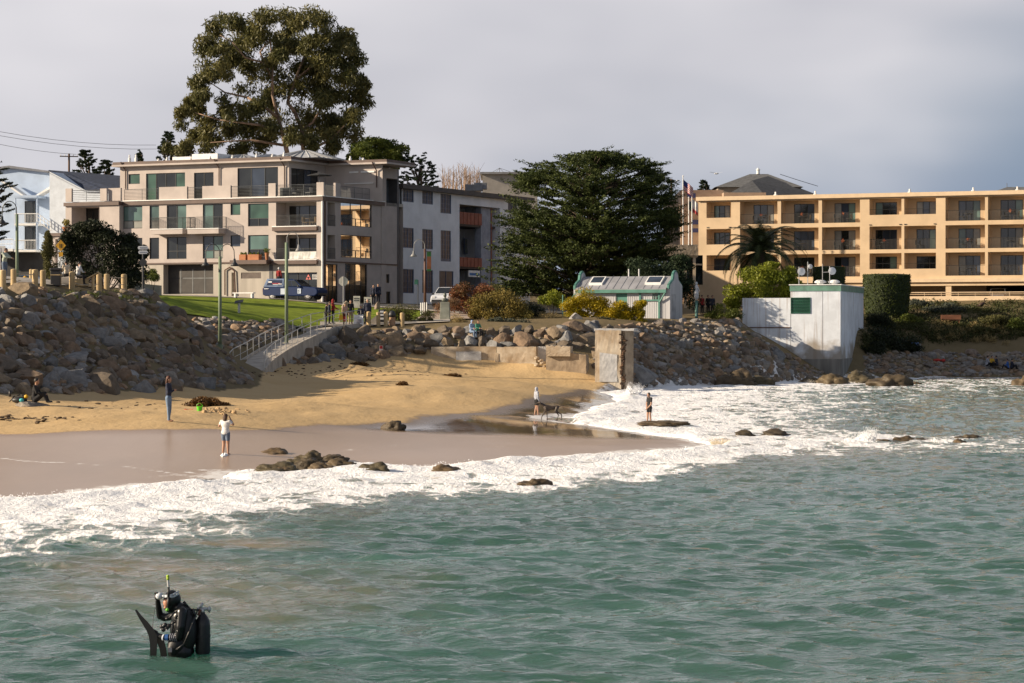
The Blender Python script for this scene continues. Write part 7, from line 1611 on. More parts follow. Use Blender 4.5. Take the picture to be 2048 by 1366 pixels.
# white statue on post near the shed
b = PH(1393, 200); th = thing('statue', b, 'white weathered figure on a teal post right of the shed', 'statue'); MB().tube(b - up(.1), PZ(601, 200) and Vector((b.x, b.y, PZ(601, 200))), .12, None, 8).build('post', mat('teal_post', (.10, .22, .20)), th); q = Vector((b.x, b.y, PZ(601, 200))); m_ = MB(); m_.ball(q + up(.5), (.2, .17, .5), 2); m_.ball(q + up(1.1), (.15, .14, .24), 2); m_.ball(q + up(1.42), (.11, .11, .14), 2); m_.tube(q + Vector((.05, 0, 1.2)), q + Vector((.24, -.05, .75)), .07, .05); m_.build('figure', mat('white_stone', (.55, .56, .58), .7), th, smooth=True)
# flagpoles
def flag(x0, yt, yb, Y, w_, h_, label, stripes):
    b = P(x0, yb, Y); t = P(x0, yt, Y); b.z = min(b.z, PZ(489, 243.3)); th = thing('flagpole', b, label, 'flag'); MB().tube(b, t, .06, .045, 8).build('pole', white, th); MB().ball(t, .09).build('finial', white, th)
    for (u0, u1, v0, v1, m_c) in stripes:
        m_ = MB(); n = 8
        for k in range(n):
            a, c_ = u0 + (u1 - u0) * k / n, u0 + (u1 - u0) * (k + 1) / n
            def fp(u, v, o=0): return t + Vector((.05 + u * w_ * .72, .10 * math.sin(u * 7) + o, -.35 - v * h_ - u * w_ * .62))
            m_.add([fp(a, v1), fp(c_, v1), fp(c_, v0), fp(a, v0)], [(0, 1, 2, 3)])
            m_.add([fp(a, v1, .012), fp(c_, v1, .012), fp(c_, v0, .012), fp(a, v0, .012)], [(0, 1, 2, 3)])
        m_.build('flag_cloth', m_c, th)
fr_ = mat('flag_red', (.40, .04, .05), .8); fwh = mat('flag_white', (.66, .62, .60), .8); fbl = mat('flag_blue', (.035, .05, .19), .8)
flag(1366, 352, 490, 242, 1.35, 1.0, 'flagpole with striped red, white and blue flag beside the hotel', [(0.45 if k < 6 else 0, 1, k / 11, (k + 1) / 11, fr_ if k % 2 == 0 else fwh) for k in range(11)] + [(0, .45, 0, 6 / 11, fbl)])
flag(1384, 391, 490, 242.6, .75, 1.25, 'flagpole with white and red flag hanging limp beside the hotel', [(0, 1, 0, .72, fwh), (0, 1, .72, 1, fr_)])
flag(1377.5, 395, 490, 243, .6, .9, 'flagpole with dark green flag hanging limp beside the hotel', [(0, 1, 0, 1, mat('flag_green', (.03, .08, .06), .8))])
# navy sign strokes on the lobby block
th = thing('wall_sign', P(1396, 415, 263.9), 'navy blue lettering blocks on the tan lobby wall', 'sign'); q = P(1396, 415, 263.8)
for dx, dz, w_, h_ in ((-.5, 1.3, .9, .5), (-.5, .3, .5, .7), (.1, -1.6, 1.0, .5), (.0, -2.5, .9, .45)): m_ = MB(); m_.box(q + Vector((dx - .2, -.05, dz)), (w_, .06, h_)); m_.build('letter', mat('navy_letters', (.03, .035, .12), .6), th)
# utility poles and wires
wood = mat('creosote_pole', (.12, .07, .04), .9)
def upole(px, yt, Y, lab, arm=1.1, m_p=wood):
    b = PH(px, Y); t = P(px, yt, Y); th = thing('utility_pole', b, lab, 'utility pole'); MB().tube(b, t, .16, .12, 8).build('pole', m_p, th); m_ = MB(); m_.box(t - up(.35), (arm * 2, .12, .12), .25); m_.build('crossarm', m_p, th)
    for k in (-1, -.5, .5, 1): MB().tube(t + Vector((k * arm * .93, 0, -.28)), t + Vector((k * arm * .93, 0, -.1)), .05, .03, 6).build('insulator', white, th)
    return t
t1 = upole(138, 307, 292, 'wooden utility pole beside the pine above the blue house'); t2 = upole(843, 337, 275, 'pale utility pole rising over the office building roof', .6, mat('pale_pole', (.38, .30, .22), .8)); t3 = upole(1343, 358, 282, 'utility pole with rack of insulators behind the big cypress', .7)
wire = mat('black_wire', (.05, .05, .055), .6)
for i, (a, b, sg) in enumerate(((P(-150, 232, 230), P(312, 290, 285), .8), (P(-150, 240, 230), P(312, 298, 285), .8), (P(-150, 251, 232), t1 + Vector((.9, 0, -.1)), .5))): rope(a, b, 'thin black overhead wire crossing the sky above the blue house', sg, .022, wire, 'overhead wires', 'overhead_wire')
# bollards, small signs near white car
for i, px in enumerate((842, 845.5, 849, 853.5)): p = PH(px, 190 + .3 * i); solo('bollard', MB().lathe(p, [(.05, 0), (.05, .95), (.03, .99)], 8), white, 'thin white bollard at the foot of the banner lamp', 'bollard', 'bollards by the banner lamp')
p = PH(836, 196); th = thing('street_sign', p, 'small green sign on a dark post before the office windows', 'sign'); MB().tube(p, Vector((p.x, p.y, PZ(560, 196))), .035).build('post', dkmetal, th); m_ = MB(); m_.box(Vector((p.x - .15, p.y - .04, PZ(564, 196))), (.28, .02, .4)); m_.build('plate', mat('green_plate', (.04, .16, .12), .6), th)
p = PH(50, 146); solo('yellow_post', MB().lathe(p, [(.12, 0), (.12, .9), (.05, .98)], 10), yel, 'yellow steel post behind the plaza posts', 'post')
p = PH(290, 196); m_ = MB(); m_.hexa([Vector((PX(240, 196), 196, p.z - .3)), Vector((PX(322, 201), 201, p.z - .3)), Vector((PX(322, 201), 201.4, p.z - .3)), Vector((PX(240, 196), 196.4, p.z - .3)), Vector((PX(240, 196), 196, PZ(563, 196))), Vector((PX(322, 201), 201, PZ(571, 201))), Vector((PX(322, 201), 201.4, PZ(571, 201))), Vector((PX(240, 196), 196.4, PZ(563, 196)))]); solo('planter_wall', m_, concrete, 'low sloping concrete planter wall left of the garage', 'wall')
# ---------------------------------------------------------------- beach things
kelp = leafmat('kelp_fronds', (.045, .022, .008), (.20, .10, .025), .5, .1)
def kelp_pile(label, px, py, w, h, n, seed, Y=None):
    c_ = PG(px, py) if Y is None else PH(px, Y); th = thing('kelp_pile', c_, label, 'kelp'); rs = random.Random(seed); k = c_.y / F; cl = []
    for _ in range(n): x = rs.gauss(0, .38) * w; hh = max(.15, 1 - (x / (w * .75)) ** 2) * h; p = c_ + Vector((x * k, rs.gauss(0, .35) * .8, rs.uniform(.1, .8) * hh * k)); cl.append((p, (.30, .26, .15), 330))
    leaves('fronds', cl, .075, .5, kelp, th, seed); return th
kelp_pile('large mound of brown washed-up kelp on dry sand', 412, 812, 40, 18, 60, 4); kelp_pile('small scrap of dark kelp beside the bank boulders', 718, 731, 22, 6, 10, 5); kelp_pile('tiny dark kelp scrap alone in the middle of the dry sand', 806, 770, 9, 4, 5, 6); kelp_pile('thin strand of kelp on the sand below the seawall', 905, 753, 22, 3, 6, 7)
rs = random.Random(9); pl_ = RockPile(); sandl = mat('sand_lump', (.40, .27, .14), .95, bump=.4, bscale=20)
for _ in range(70): p = PG(rs.gauss(440, 18), rs.gauss(824, 3)); s = rs.uniform(.04, .13); pl_.add(p, (s * 1.3, s, s), rs)
pl_.build('dug_sand', 'heap of freshly dug sand lumps beside the green bucket', 'sand', sandl)
sp = RockPile()
for (cx_, cy_, sx_, sy_, n_) in ((60, 838, 60, 3, 60), (690, 738, 60, 6, 60), (560, 745, 40, 5, 40), (760, 745, 80, 8, 30), (250, 812, 80, 4, 26)):
    for _ in range(n_): p = PG(rs.gauss(cx_, sx_), rs.gauss(cy_, sy_)); s = rs.uniform(.03, .08); sp.add(p, (s * 2.2, s * 1.3, s * .6), rs)
sp.build('beach_debris', 'dark bits of driftwood and weed strewn over the sand', 'debris', mat('dark_debris', (.09, .06, .035), .9))
b = PG(399, 823); th = thing('toy_bucket', b, 'bright green toy bucket beside the dug sand', 'bucket'); MB().lathe(b, [(.09, 0), (.12, .2), (.13, .21), (.10, .19), (.02, .03)], 14).build('pail', mat('lime_plastic', (.12, .65, .03), .4), th); pts = [b + Vector((.12 * math.cos(a), 0, .2 + .12 * math.sin(a))) for a in [math.pi * k / 8 for k in range(9)]]; MB().path(pts, .008, 5).build('handle', MATS['lime_plastic'], th)
b = PG(376, 821); m_ = MB(); m_.tube(b + Vector((-.02, 0, .03)), b + Vector((.2, 0, .04)), .015); m_.ball(b + Vector((-.08, 0, .04)), (.09, .06, .025), 2); solo('toy_shovel', m_, mat('red_plastic', (.62, .08, .03), .4), 'small red toy shovel lying on the sand near the kelp mound', 'shovel')
# ---------------------------------------------------------------- vehicles
def car(label, pos, yaw, kind, paint, name='parked_car', cat='car', sc=1.0):
    """local x forward; pos is the ground point under the centre"""
    th = thing(name, pos, label, cat); c_, s_ = math.cos(yaw), math.sin(yaw); M = Matrix(((c_, -s_, 0), (s_, c_, 0), (0, 0, 1)))
    def W_(x, y, z): return Vector(pos) + M @ Vector((x, y, z)) * sc
    if kind == 'pickup': body = [(-2.65, .45), (-2.68, .95), (-2.60, 1.08), (.95, 1.10), (1.25, 1.12), (2.45, 1.02), (2.66, .85), (2.68, .5), (2.4, .32), (-2.4, .35)]; cab = [(-.62, 1.09), (-.58, 1.72), (.35, 1.72), (1.20, 1.10)]; wx = (-1.7, 1.75); wid = .92; wr = .38
    elif kind == 'suv': body = [(-2.2, .4), (-2.28, .9), (-2.2, 1.05), (.9, 1.06), (2.05, .95), (2.25, .75), (2.25, .4), (2.0, .28), (-2.0, .28)]; cab = [(-2.1, 1.04), (-1.9, 1.6), (-1.2, 1.68), (.1, 1.64), (1.05, 1.05)]; wx = (-1.35, 1.4); wid = .9; wr = .35
    else: body = [(-2.2, .38), (-2.28, .8), (-2.1, .95), (1.0, .92), (2.0, .78), (2.25, .6), (2.25, .35), (2.0, .24), (-2.0, .24)]; cab = [(-1.75, .94), (-1.1, 1.38), (-.2, 1.44), (.4, 1.36), (1.2, .92)]; wx = (-1.35, 1.4); wid = .88; wr = .33
    def ext(poly_, w0, w1, m_c, nm, bev, zr=None):
        m_ = MB(); n = len(poly_); zs = [z for _, z in poly_]; lo, hi = min(zs), max(zs); vs = []
        for sg in (-1, 1):
            for (x, z) in poly_: w_ = w0 + (w1 - w0) * (z - lo) / (hi - lo); vs.append(W_(x, sg * w_, z))
        m_.add(vs, [tuple(range(n - 1, -1, -1)), tuple(range(n, 2 * n))] + [(i, (i + 1) % n, n + (i + 1) % n, n + i) for i in range(n)]); return m_.build(nm, m_c, th, bevel=bev)
    bd = ext(body, wid, wid * .93, paint, 'body', .09); cb = ext(cab, wid * .93, wid * .76, paint, 'cabin', .06)
    # glazing, set slightly proud of the cabin
    xs_ = [p[0] for p in cab]; zb_, zt_ = cab[0][1], max(p[1] for p in cab)
    for sg in (-1, 1):
        x0, x1 = cab[0][0] + (.32 if kind != 'pickup' else .14), cab[-1][0] - .22; zz0, zz1 = zb_ + .07, zt_ - .09; t0, t1 = cab[1][0] + .12, cab[-2][0] - .02
        for (f0, f1) in ((0, .48), (.53, 1)):
            def gp(f, z): q = (z - zb_) / (zt_ - zb_); xl = x0 + (t0 - x0) * q; xr = x1 + (t1 - x1) * q; w_ = wid * .93 + (wid * .76 - wid * .93) * q; return W_(xl + (xr - xl) * f, sg * (w_ + .012), z)
            m_ = MB(); vs = [gp(f0, zz0), gp(f1, zz0), gp(f1, zz1), gp(f0, zz1)]; m_.prism(vs, M @ Vector((0, -sg * .03, 0))); m_.build('side_window', GL_D, th)
    for e in (0, 1):
        a, b = (cab[-1], cab[-2]) if e == 0 else (cab[0], cab[1]); d = .02 if e == 0 else -.02
        def wp_(q, y): x = a[0] + (b[0] - a[0]) * q; z = a[1] + (b[1] - a[1]) * q; ww = wid * .93 + (wid * .76 - wid * .93) * q; return W_(x + d, y * (ww - .08), z + .02)
        m_ = MB(); m_.prism([wp_(.1, -1), wp_(.1, 1), wp_(.92, 1), wp_(.92, -1)], M @ Vector((-d, 0, -.02))); m_.build('windscreen' if e == 0 else 'rear_window', GL_D, th)
    for x in wx:
        for sg in (-1, 1):
            q_ = (M @ Vector((0, sg, 0))).to_track_quat('Z', 'Y').to_matrix(); ty = MB().lathe(W_(x, sg * (wid - .16), wr), [(wr * .6, -.1), (wr, -.1), (wr, .1), (wr * .95, .12), (wr * .6, .13)], 18, q_).build('tyre', blk, th); MB().lathe(W_(x, sg * (wid - .03), wr), [(.02, .02), (wr * .58, .0), (wr * .58, -.04)], 14, q_).build('rim', steel, ty)
    for sg in (-1, 1):
        m_ = MB(); fx = body[5][0] if kind == 'pickup' else 2.08; m_.box(W_(2.28 * (1.13 if kind == 'pickup' else .965), sg * wid * .68, .78 if kind != 'sedan' else .62), (.12, .32, .16), yaw); m_.build('headlight', mat('lamp_glass', (.7, .7, .7), .2), th); m_ = MB(); m_.box(W_(body[1][0] + .03, sg * wid * .82, .85), (.08, .12, .3), yaw); m_.build('tail_light', mat('tail_red', (.3, .02, .02), .3), th)
        m_ = MB(); m_.box(W_(cab[-1][0] - .3, sg * (wid + .08), cab[0][1] + .06), (.1, .18, .13), yaw); m_.build('mirror', blk, th)
    m_ = MB(); m_.box(W_(body[-3][0] + .02, 0, .5), (.1, wid * 1.7, .16), yaw); m_.build('bumper', blk, th)
    return th, W_, M
navy = mat('navy_car_paint', (.012, .026, .08), .5, var=.05, spec=.12); yawA = math.atan2(FA.u.y, FA.u.x)
pt_ = PH(590, 203.6, .12); tk, W_, M_ = car('dark blue pickup truck with lettered camper shell parked by the shop', pt_, yawA, 'pickup', navy, 'pickup_truck', 'truck')
m_ = MB(); n = 4; poly_ = [(-2.62, 1.09), (-2.30, 1.80), (-.62, 1.80), (-.60, 1.09)]; vs = [W_(x, s * (.86 - .12 * (z - 1.09) / .7), z) for s in (-1, 1) for x, z in poly_]; m_.add(vs, [(3, 2, 1, 0), (4, 5, 6, 7)] + [(i, (i + 1) % 4, 4 + (i + 1) % 4, 4 + i) for i in range(4)]); cs = m_.build('camper_shell', mat('pale_blue_white_paint', (.10, .15, .26), .5, spec=.2), tk, bevel=.04)
m_ = MB(); m_.prism([W_(x, -(.875 - .12 * (z - 1.09) / .7), z) for x, z in ((-2.28, 1.24), (-.78, 1.24), (-.78, 1.68), (-2.1, 1.68))], M_ @ Vector((0, .03, 0))); m_.build('shell_window', mat('navy_window', (.02, .03, .07), .15), cs)
for x, z, w_, h_, mm in ((-1.95, 1.52, .35, .10, white), (-1.35, 1.40, .75, .06, fr_), (-.95, 1.34, .35, .06, white), (-1.4, 1.30, .5, .04, white)): m_ = MB(); m_.box(W_(x, -.895 + .12 * (z - 1.09) / .7, z), (w_, .012, h_), yawA); m_.build('decal', mm, cs)
for x, z, w_, h_ in ((-.55, .72, .62, .5), (.95, .74, .34, .42)): m_ = MB(); m_.box(W_(x, -.925, z), (w_, .012, h_), yawA); m_.build('door_sign', mat('pale_blue_sign', (.45, .52, .60), .5), tk)
for k in range(4): m_ = MB(); m_.box(W_(.87 + .08 * (k % 2), -.934, .66 + .1 * (k // 2) + .02 * k), (.06, .01, .07), yawA); m_.build('sign_print', dkmetal, tk)
m_ = MB(); m_.box(W_(-2.25, -.925, .95), (.42, .012, .05), yawA); m_.build('lettering', white, tk)
yawB = math.atan2(FB.u.y, FB.u.x); wp_ = mat('white_car_paint', (.62, .64, .68), .25, var=.03)
car('white family car facing out beside the red tipped bush', PH(893, 203, .12), yawB + math.pi + .25, 'suv', wp_)
car('dark blue saloon car parked in front of the blue house', PH(60, 196, .1), -.25, 'sedan', mat('blue_car_paint', (.035, .06, .10), .25)); car('black car parked behind the dark blue saloon', PH(86, 201, .1), -.2, 'sedan', mat('black_car_paint', (.012, .013, .015), .25))
car('pale car parked on the open deck under the hotel', FH.pt(hu(1985), 6.62, -4), yawA + .1 + math.pi / 2, 'suv', wp_); car('dark car parked deep under the hotel deck', FH.pt(hu(2062), 6.62, -4), yawA + .1 + math.pi / 2, 'sedan', MATS['black_car_paint'])
# spray where waves hit rocks
dropm = mat('spray_white', (.84, .85, .87), .7, var=.03); dropb = mat('spray_sandy', (.66, .58, .45), .7)
def splash(label, px, py, w, h, Y, n, seed, m_d, lean=0.0):
    rs = random.Random(seed); m_ = MB(); k = Y / F; c_ = Vector((PX(px, Y), Y, PZ(py, Y))); jets = [(rs.uniform(-.5, .5), rs.uniform(.45, 1)) for _ in range(9)]
    for _ in range(n * 5):
        j, jh = rs.choice(jets); t = rs.random() ** 1.9; x = (j * (.75 + .5 * t) + rs.gauss(0, .05 + .06 * t)) * w * k + lean * t * h * k; z = t * h * k * jh; r = (.045 * (1 - t) ** 2 + .009) * rs.uniform(.5, 1.4); p = c_ + Vector((x, rs.gauss(0, .22), z))
        m_.add([p + v * r * rs.uniform(.6, 1.5) for v in OC], OF)
    return tag(m_.build('wave_splash', m_d, origin=c_), label, 'splash', None, 'stuff')
OC = [Vector(v) for v in ((1, 0, 0), (-1, 0, 0), (0, 1, 0), (0, -1, 0), (0, 0, 1), (0, 0, -1))]; OF = [(0, 2, 4), (2, 1, 4), (1, 3, 4), (3, 0, 4), (2, 0, 5), (1, 2, 5), (3, 1, 5), (0, 3, 5)]; oc, of = OC, OF
rs = random.Random(31); m_ = MB()
fr1 = [(x, y) for x, y in SEA_PX if -50 <= x <= 1410 and y > 885]
for _ in range(2200):
    k = rs.randrange(len(fr1) - 1); t = rs.random(); x = fr1[k][0] + (fr1[k + 1][0] - fr1[k][0]) * t; y = fr1[k][1] + (fr1[k + 1][1] - fr1[k][1]) * t + rs.expovariate(.22); Y = F * (CH - .1) / (y - HY); X = PX(x, Y); hgt = vnoise(X * .7, Y * .5, 3) ** 2; p = Vector((X, Y, .10 + hgt * .16 * rs.random() ** 2)); r = rs.uniform(.006, .02)
    m_.add([p + v * r * rs.uniform(.6, 1.5) for v in oc], of)
tag(m_.build('surf_spray', dropm), 'fine white spray thrown up along the breaking wave front', 'spray', None, 'stuff')
splash('burst of white spray beside the concrete pillar', 1268, 786, 34, 24, 152, 420, 1, dropm, .2); splash('tall white spray over the reef rocks', 1722, 889, 52, 36, 93, 900, 2, dropm); splash('sandy brown spray at the tip of the sand bar', 1440, 897, 30, 26, 90, 520, 3, dropb)
splash('low white spray among the reef rocks', 1880, 889, 30, 16, 92, 300, 4, dropm); splash('sandy spray on the rocks left of the pump house', 1612, 770, 26, 14, 186, 260, 5, dropb); splash('white spray on the rocks below the pump house', 1700, 770, 50, 8, 186, 260, 6, dropm); splash('small splash around the wading girl', 451, 911, 9, 3, 79.3, 14, 7, dropm)
splash('droplets thrown up behind the boy', 1335, 842, 26, 7, 112, 160, 8, dropm)
# ---------------------------------------------------------------- people and animals
def blob(name, prims, vox, mats, parent=None, origin=None, label=None, cat=None, group=None, smooth_it=3):
    """union of tapered capsules and ellipsoids as one continuous skin; prims: ('c', a, b, ra, rb, mi) or ('e', c, (rx,ry,rz), mi[, M])"""
    m_ = MB()
    for p in prims:
        if p[0] == 'c':
            a, b, ra, rb = Vector(p[1]), Vector(p[2]), p[3], p[4]; m_.ball(a, ra, 2); m_.ball(b, rb, 2); m_.tube(a, b, ra, rb, 12)
        else: m_.ball(p[1], p[2], 3, p[4] if len(p) > 4 else None)
    me = bpy.data.meshes.new('tmp'); me.from_pydata(m_.v, [], m_.f); t = bpy.data.objects.new('tmp', me); COL.objects.link(t)
    r = t.modifiers.new('r', 'REMESH'); r.mode = 'VOXEL'; r.voxel_size = vox
    s = t.modifiers.new('s', 'SMOOTH'); s.iterations = smooth_it; s.factor = .5
    dg = bpy.context.evaluated_depsgraph_get(); nm = bpy.data.meshes.new_from_object(t.evaluated_get(dg)); bpy.data.objects.remove(t); nm.name = name
    n = len(nm.polygons); ce = np.zeros(n * 3); nm.polygons.foreach_get('center', ce); ce = ce.reshape(-1, 3); best = np.full(n, 1e9); mi = np.zeros(n, np.int32)
    for p in prims:
        if p[0] == 'c':
            a, b = np.array(p[1]), np.array(p[2]); d = b - a; tt = np.clip(((ce - a) @ d) / max(1e-9, d @ d), 0, 1); dist = np.linalg.norm(ce - a - tt[:, None] * d, axis=1) - (p[3] + (p[4] - p[3]) * tt); k = p[5]
        else:
            q = ce - np.array(p[1])
            if len(p) > 4 and p[4] is not None: q = q @ np.array(p[4])
            rr_ = np.array(p[2] if hasattr(p[2], '__len__') else (p[2],) * 3); l = np.linalg.norm(q / rr_, axis=1); dist = (l - 1) * rr_.min(); k = p[3]
        u = dist < best; best[u] = dist[u]; mi[u] = k
    for mm in mats: nm.materials.append(mm)
    nm.polygons.foreach_set('material_index', mi); nm.polygons.foreach_set('use_smooth', np.ones(n, bool))
    o0 = wloc(parent) if parent is not None else Vector(origin)
    v = np.zeros(len(nm.vertices) * 3); nm.vertices.foreach_get('co', v); v = (v.reshape(-1, 3) - np.array(o0)).ravel(); nm.vertices.foreach_set('co', v); nm.update()
    o = bpy.data.objects.new(name, nm); COL.objects.link(o)
    if parent is not None: o.parent = parent
    else: o.location = o0
    return tag(o, label, cat, group)
skin = mat('skin', (.42, .24, .16), .6, var=.06); hairb = mat('brown_hair', (.07, .032, .016), .7, bump=.4, bscale=60); hairr = mat('auburn_hair', (.10, .035, .018), .6, bump=.4, bscale=60); hairk = mat('black_hair', (.012, .010, .009), .6); hairg = mat('grey_hair', (.30, .28, .26), .8)
def cloth(n, c_): return mat('cloth_' + n, c_, .9, var=.1, vscale=14, bump=.3, bscale=40)
C_navy = cloth('navy', (.018, .024, .05)); C_blk = cloth('black', (.012, .012, .014)); C_jean = cloth('light_jeans', (.16, .23, .34)); C_den = cloth('denim', (.13, .17, .24)); C_wht = cloth('white', (.68, .67, .66)); C_gry = cloth('grey', (.36, .38, .44)); C_red = cloth('red', (.25, .015, .015)); C_pnk = cloth('dusty_pink', (.42, .27, .22)); C_tan = cloth('tan', (.36, .28, .19)); C_ltb = cloth('light_blue', (.26, .36, .55)); C_grn = cloth('green', (.06, .26, .17)); C_pale = cloth('pale_green', (.42, .47, .40)); C_yel = cloth('yellow', (.55, .33, .03)); C_dk = cloth('dark_blue', (.03, .035, .06)); C_blu = cloth('blue', (.04, .12, .38))
STAND = dict(head=(0, .012, .93), neck=(0, 0, .855), shL=(-.105, 0, .815), shR=(.105, 0, .815), elL=(-.135, -.01, .64), elR=(.135, -.01, .64), wrL=(-.135, .04, .49), wrR=(.135, .04, .49), hip=(0, 0, .52), hL=(-.055, 0, .52), hR=(.055, 0, .52), knL=(-.058, .015, .28), knR=(.058, .015, .28), anL=(-.058, -.01, .035), anR=(.058, -.01, .035), chest=(0, 0, .74), belly=(0, 0, .62))
SIT = dict(STAND, hip=(0, 0, .07), hL=(-.06, .02, .06), hR=(.06, .02, .06), belly=(0, .0, .17), chest=(0, .015, .29), neck=(0, .03, .41), head=(0, .05, .485), shL=(-.10, .02, .37), shR=(.10, .02, .37), elL=(-.14, .08, .22), elR=(.14, .08, .22), wrL=(-.07, .20, .20), wrR=(.07, .20, .20), knL=(-.07, .22, .22), knR=(.07, .22, .22), anL=(-.06, .30, .03), anR=(.06, .30, .03))
CHAIR = dict(SIT, knL=(-.06, .24, .07), knR=(.06, .24, .07), anL=(-.06, .26, -.18), anR=(.06, .26, -.18))
def human(label, base, h, yaw, top, legs, hair, pose=None, arms=None, feet=None, hood=None, legskin=False, armskin=False, hairlong=0, group=None, bulk=1.0, shorts=None, jacket=0.0, cap=None, name='person'):
    J = dict(STAND); J.update(pose or {}); c_, s_ = math.cos(yaw), math.sin(yaw)
    def w(p): x, y, z = p[0] * h, p[1] * h, p[2] * h; return Vector(base) + Vector((x * s_ + y * c_, -x * c_ + y * s_, z))
    Rz = Matrix(((s_, c_, 0), (-c_, s_, 0), (0, 0, 1)))
    j = {k: w(v) for k, v in J.items()}; B_ = bulk; mats = [skin, top, legs, hood or hair, feet or (skin if legskin else blk), shorts or legs]
    arm_m = 0 if armskin else 1; leg_m = 0 if legskin else 2; P_ = []
    P_ += [('e', j['chest'], (.098 * h * B_, .068 * h * B_, .115 * h), 1, Rz), ('e', j['belly'], (.086 * h * B_, .064 * h * B_, .105 * h), 1, Rz), ('e', j['hip'], (.088 * h * B_, .07 * h * B_, .07 * h), 5, Rz)]
    if jacket: P_.append(('e', j['belly'].lerp(j['hip'], .7), (.098 * h * B_, .08 * h * B_, .09 * h), 1, Rz))
    P_ += [('c', j['neck'] - (j['neck'] - j['chest']) * .35, j['neck'].lerp(j['head'], .35), .034 * h, .028 * h, 0)]
    P_.append(('e', j['head'], (.046 * h, .056 * h, .068 * h), 0, Rz)); fwd = Vector((c_, s_, 0))
    P_.append(('e', j['head'] + fwd * .052 * h - Vector((0, 0, .008 * h)), (.009 * h, .014 * h, .012 * h), 0, Rz))  # nose
    P_.append(('e', j['head'] + fwd * .03 * h - Vector((0, 0, .048 * h)), (.026 * h, .024 * h, .018 * h), 0, Rz))   # chin
    for sg in (-1, 1): P_.append(('e', j['head'] + Rz @ Vector((sg * .047 * h, 0, -.004 * h)), (.007 * h, .012 * h, .018 * h), 0, Rz))
    for s in 'LR':
        P_ += [('c', j['chest'].lerp(j['sh' + s], .55) + Vector((0, 0, .02 * h)), j['sh' + s], .045 * h * B_, .038 * h * B_, 1), ('c', j['sh' + s], j['sh' + s].lerp(j['el' + s], .6), .037 * h * B_, .031 * h * B_, 1), ('c', j['sh' + s].lerp(j['el' + s], .55), j['el' + s], .03 * h * B_, .027 * h * B_, arm_m), ('c', j['el' + s], j['wr' + s], .027 * h * B_, .019 * h, arm_m)]
        d = (j['wr' + s] - j['el' + s]).normalized(); hd = j['wr' + s] + d * .035 * h; P_.append(('e', hd, (.02 * h, .02 * h, .026 * h), 0)); sd_ = Vector((-d.y, d.x, 0)); sd_ = sd_.normalized() if sd_.length > .1 else Vector((1, 0, 0))
        for k in range(4): a = hd + sd_ * (.012 * (k - 1.5)) * h * .8; P_.append(('c', a, a + d * (.045 - .006 * abs(k - 1.4)) * h + fwd * .008 * h, .0075 * h, .006 * h, 0))
        P_.append(('c', j['wr' + s] + d * .015 * h, j['wr' + s] + d * .045 * h + fwd * .028 * h, .008 * h, .007 * h, 0))
        k1 = j['h' + s].lerp(j['kn' + s], .62); P_ += [('c', j['h' + s], k1, .058 * h * B_, .047 * h * B_, 5), ('c', k1, j['kn' + s], .045 * h * B_, .038 * h, leg_m), ('c', j['kn' + s], j['kn' + s].lerp(j['an' + s], .35), .037 * h, .037 * h, leg_m), ('c', j['kn' + s].lerp(j['an' + s], .35), j['an' + s], .037 * h, .022 * h if legskin else .028 * h, leg_m), ('c', j['an' + s] - Vector((0, 0, .008 * h)), j['an' + s] + fwd * .085 * h - Vector((0, 0, .015 * h)), .026 * h, .02 * h, 4)]
    if hood: P_.append(('e', j['head'] - fwd * .014 * h + Vector((0, 0, .008 * h)), (.06 * h, .06 * h, .078 * h), 3, Rz)); P_.append(('e', j['neck'] - fwd * .015 * h, (.06 * h, .055 * h, .045 * h), 3, Rz))
    o = blob(name, P_, max(.011, .0105 * h), mats, origin=base, label=label, cat='person', group=group)
    for sg in (-1, 1): MB().ball(j['head'] + Rz @ Vector((sg * .018 * h, .053 * h, .008 * h)), .006 * h, 1).build('eye', blk, o)
    MB().ball(j['head'] + fwd * .051 * h - Vector((0, 0, .036 * h)), (.013 * h, .005 * h, .004 * h), 1, Rz).build('mouth', mat('lips', (.25, .08, .07)), o)
    if not hood:
        m_ = MB(); m_.ball(j['head'] - fwd * .012 * h + Vector((0, 0, .018 * h)), (.053 * h, .056 * h, .062 * h), 3, Rz)
        if hairlong:
            for k in range(9): t = k / 8; m_.ball(j['head'] - fwd * (.034 + .012 * math.sin(t * 3)) * h - Vector((0, 0, t * hairlong * h)), ((.058 - .012 * t) * h, (.034 - .006 * t) * h, .04 * h), 2, Rz)
        m_.build('hair', cap or hair, o, smooth=True)
    return o
# beach people
b = PG(337, 843); human('woman with long auburn hair in navy top and light jeans standing on dry sand', b, 1.68, R(-8), C_navy, C_jean, hairr, dict(elL=(-.12, .03, .65), wrL=(-.03, .11, .69), elR=(.125, .03, .64), wrR=(.03, .12, .68), knL=(-.04, .02, .28), anL=(-.03, -.01, .035), anR=(.035, .02, .035)), hairlong=.17, feet=skin)
b = PG(451, 909); human('girl in baggy white shirt and denim shorts wading in the swash', b + Vector((0, 0, -.02)), 1.36, R(70), C_wht, C_den, hairb, dict(elR=(.19, .03, .74), wrR=(.09, .07, .89), elL=(-.18, .02, .70), wrL=(-.08, .08, .78), knL=(-.05, .01, .28), anL=(-.075, 0, .035), anR=(.06, .02, .035), belly=(0, 0, .63)), legskin=True, hairlong=.10, bulk=1.12, jacket=1, shorts=C_den, armskin=True)
b = PG(1073, 830); human('child in grey hooded top and black shorts next to the dog', b, 1.36, R(25), C_gry, C_blk, hairb, dict(wrR=(.11, .07, .46), wrL=(-.10, .08, .48), anL=(-.05, -.05, .035), anR=(.05, .04, .035)), hood=C_gry, legskin=True, bulk=1.08)
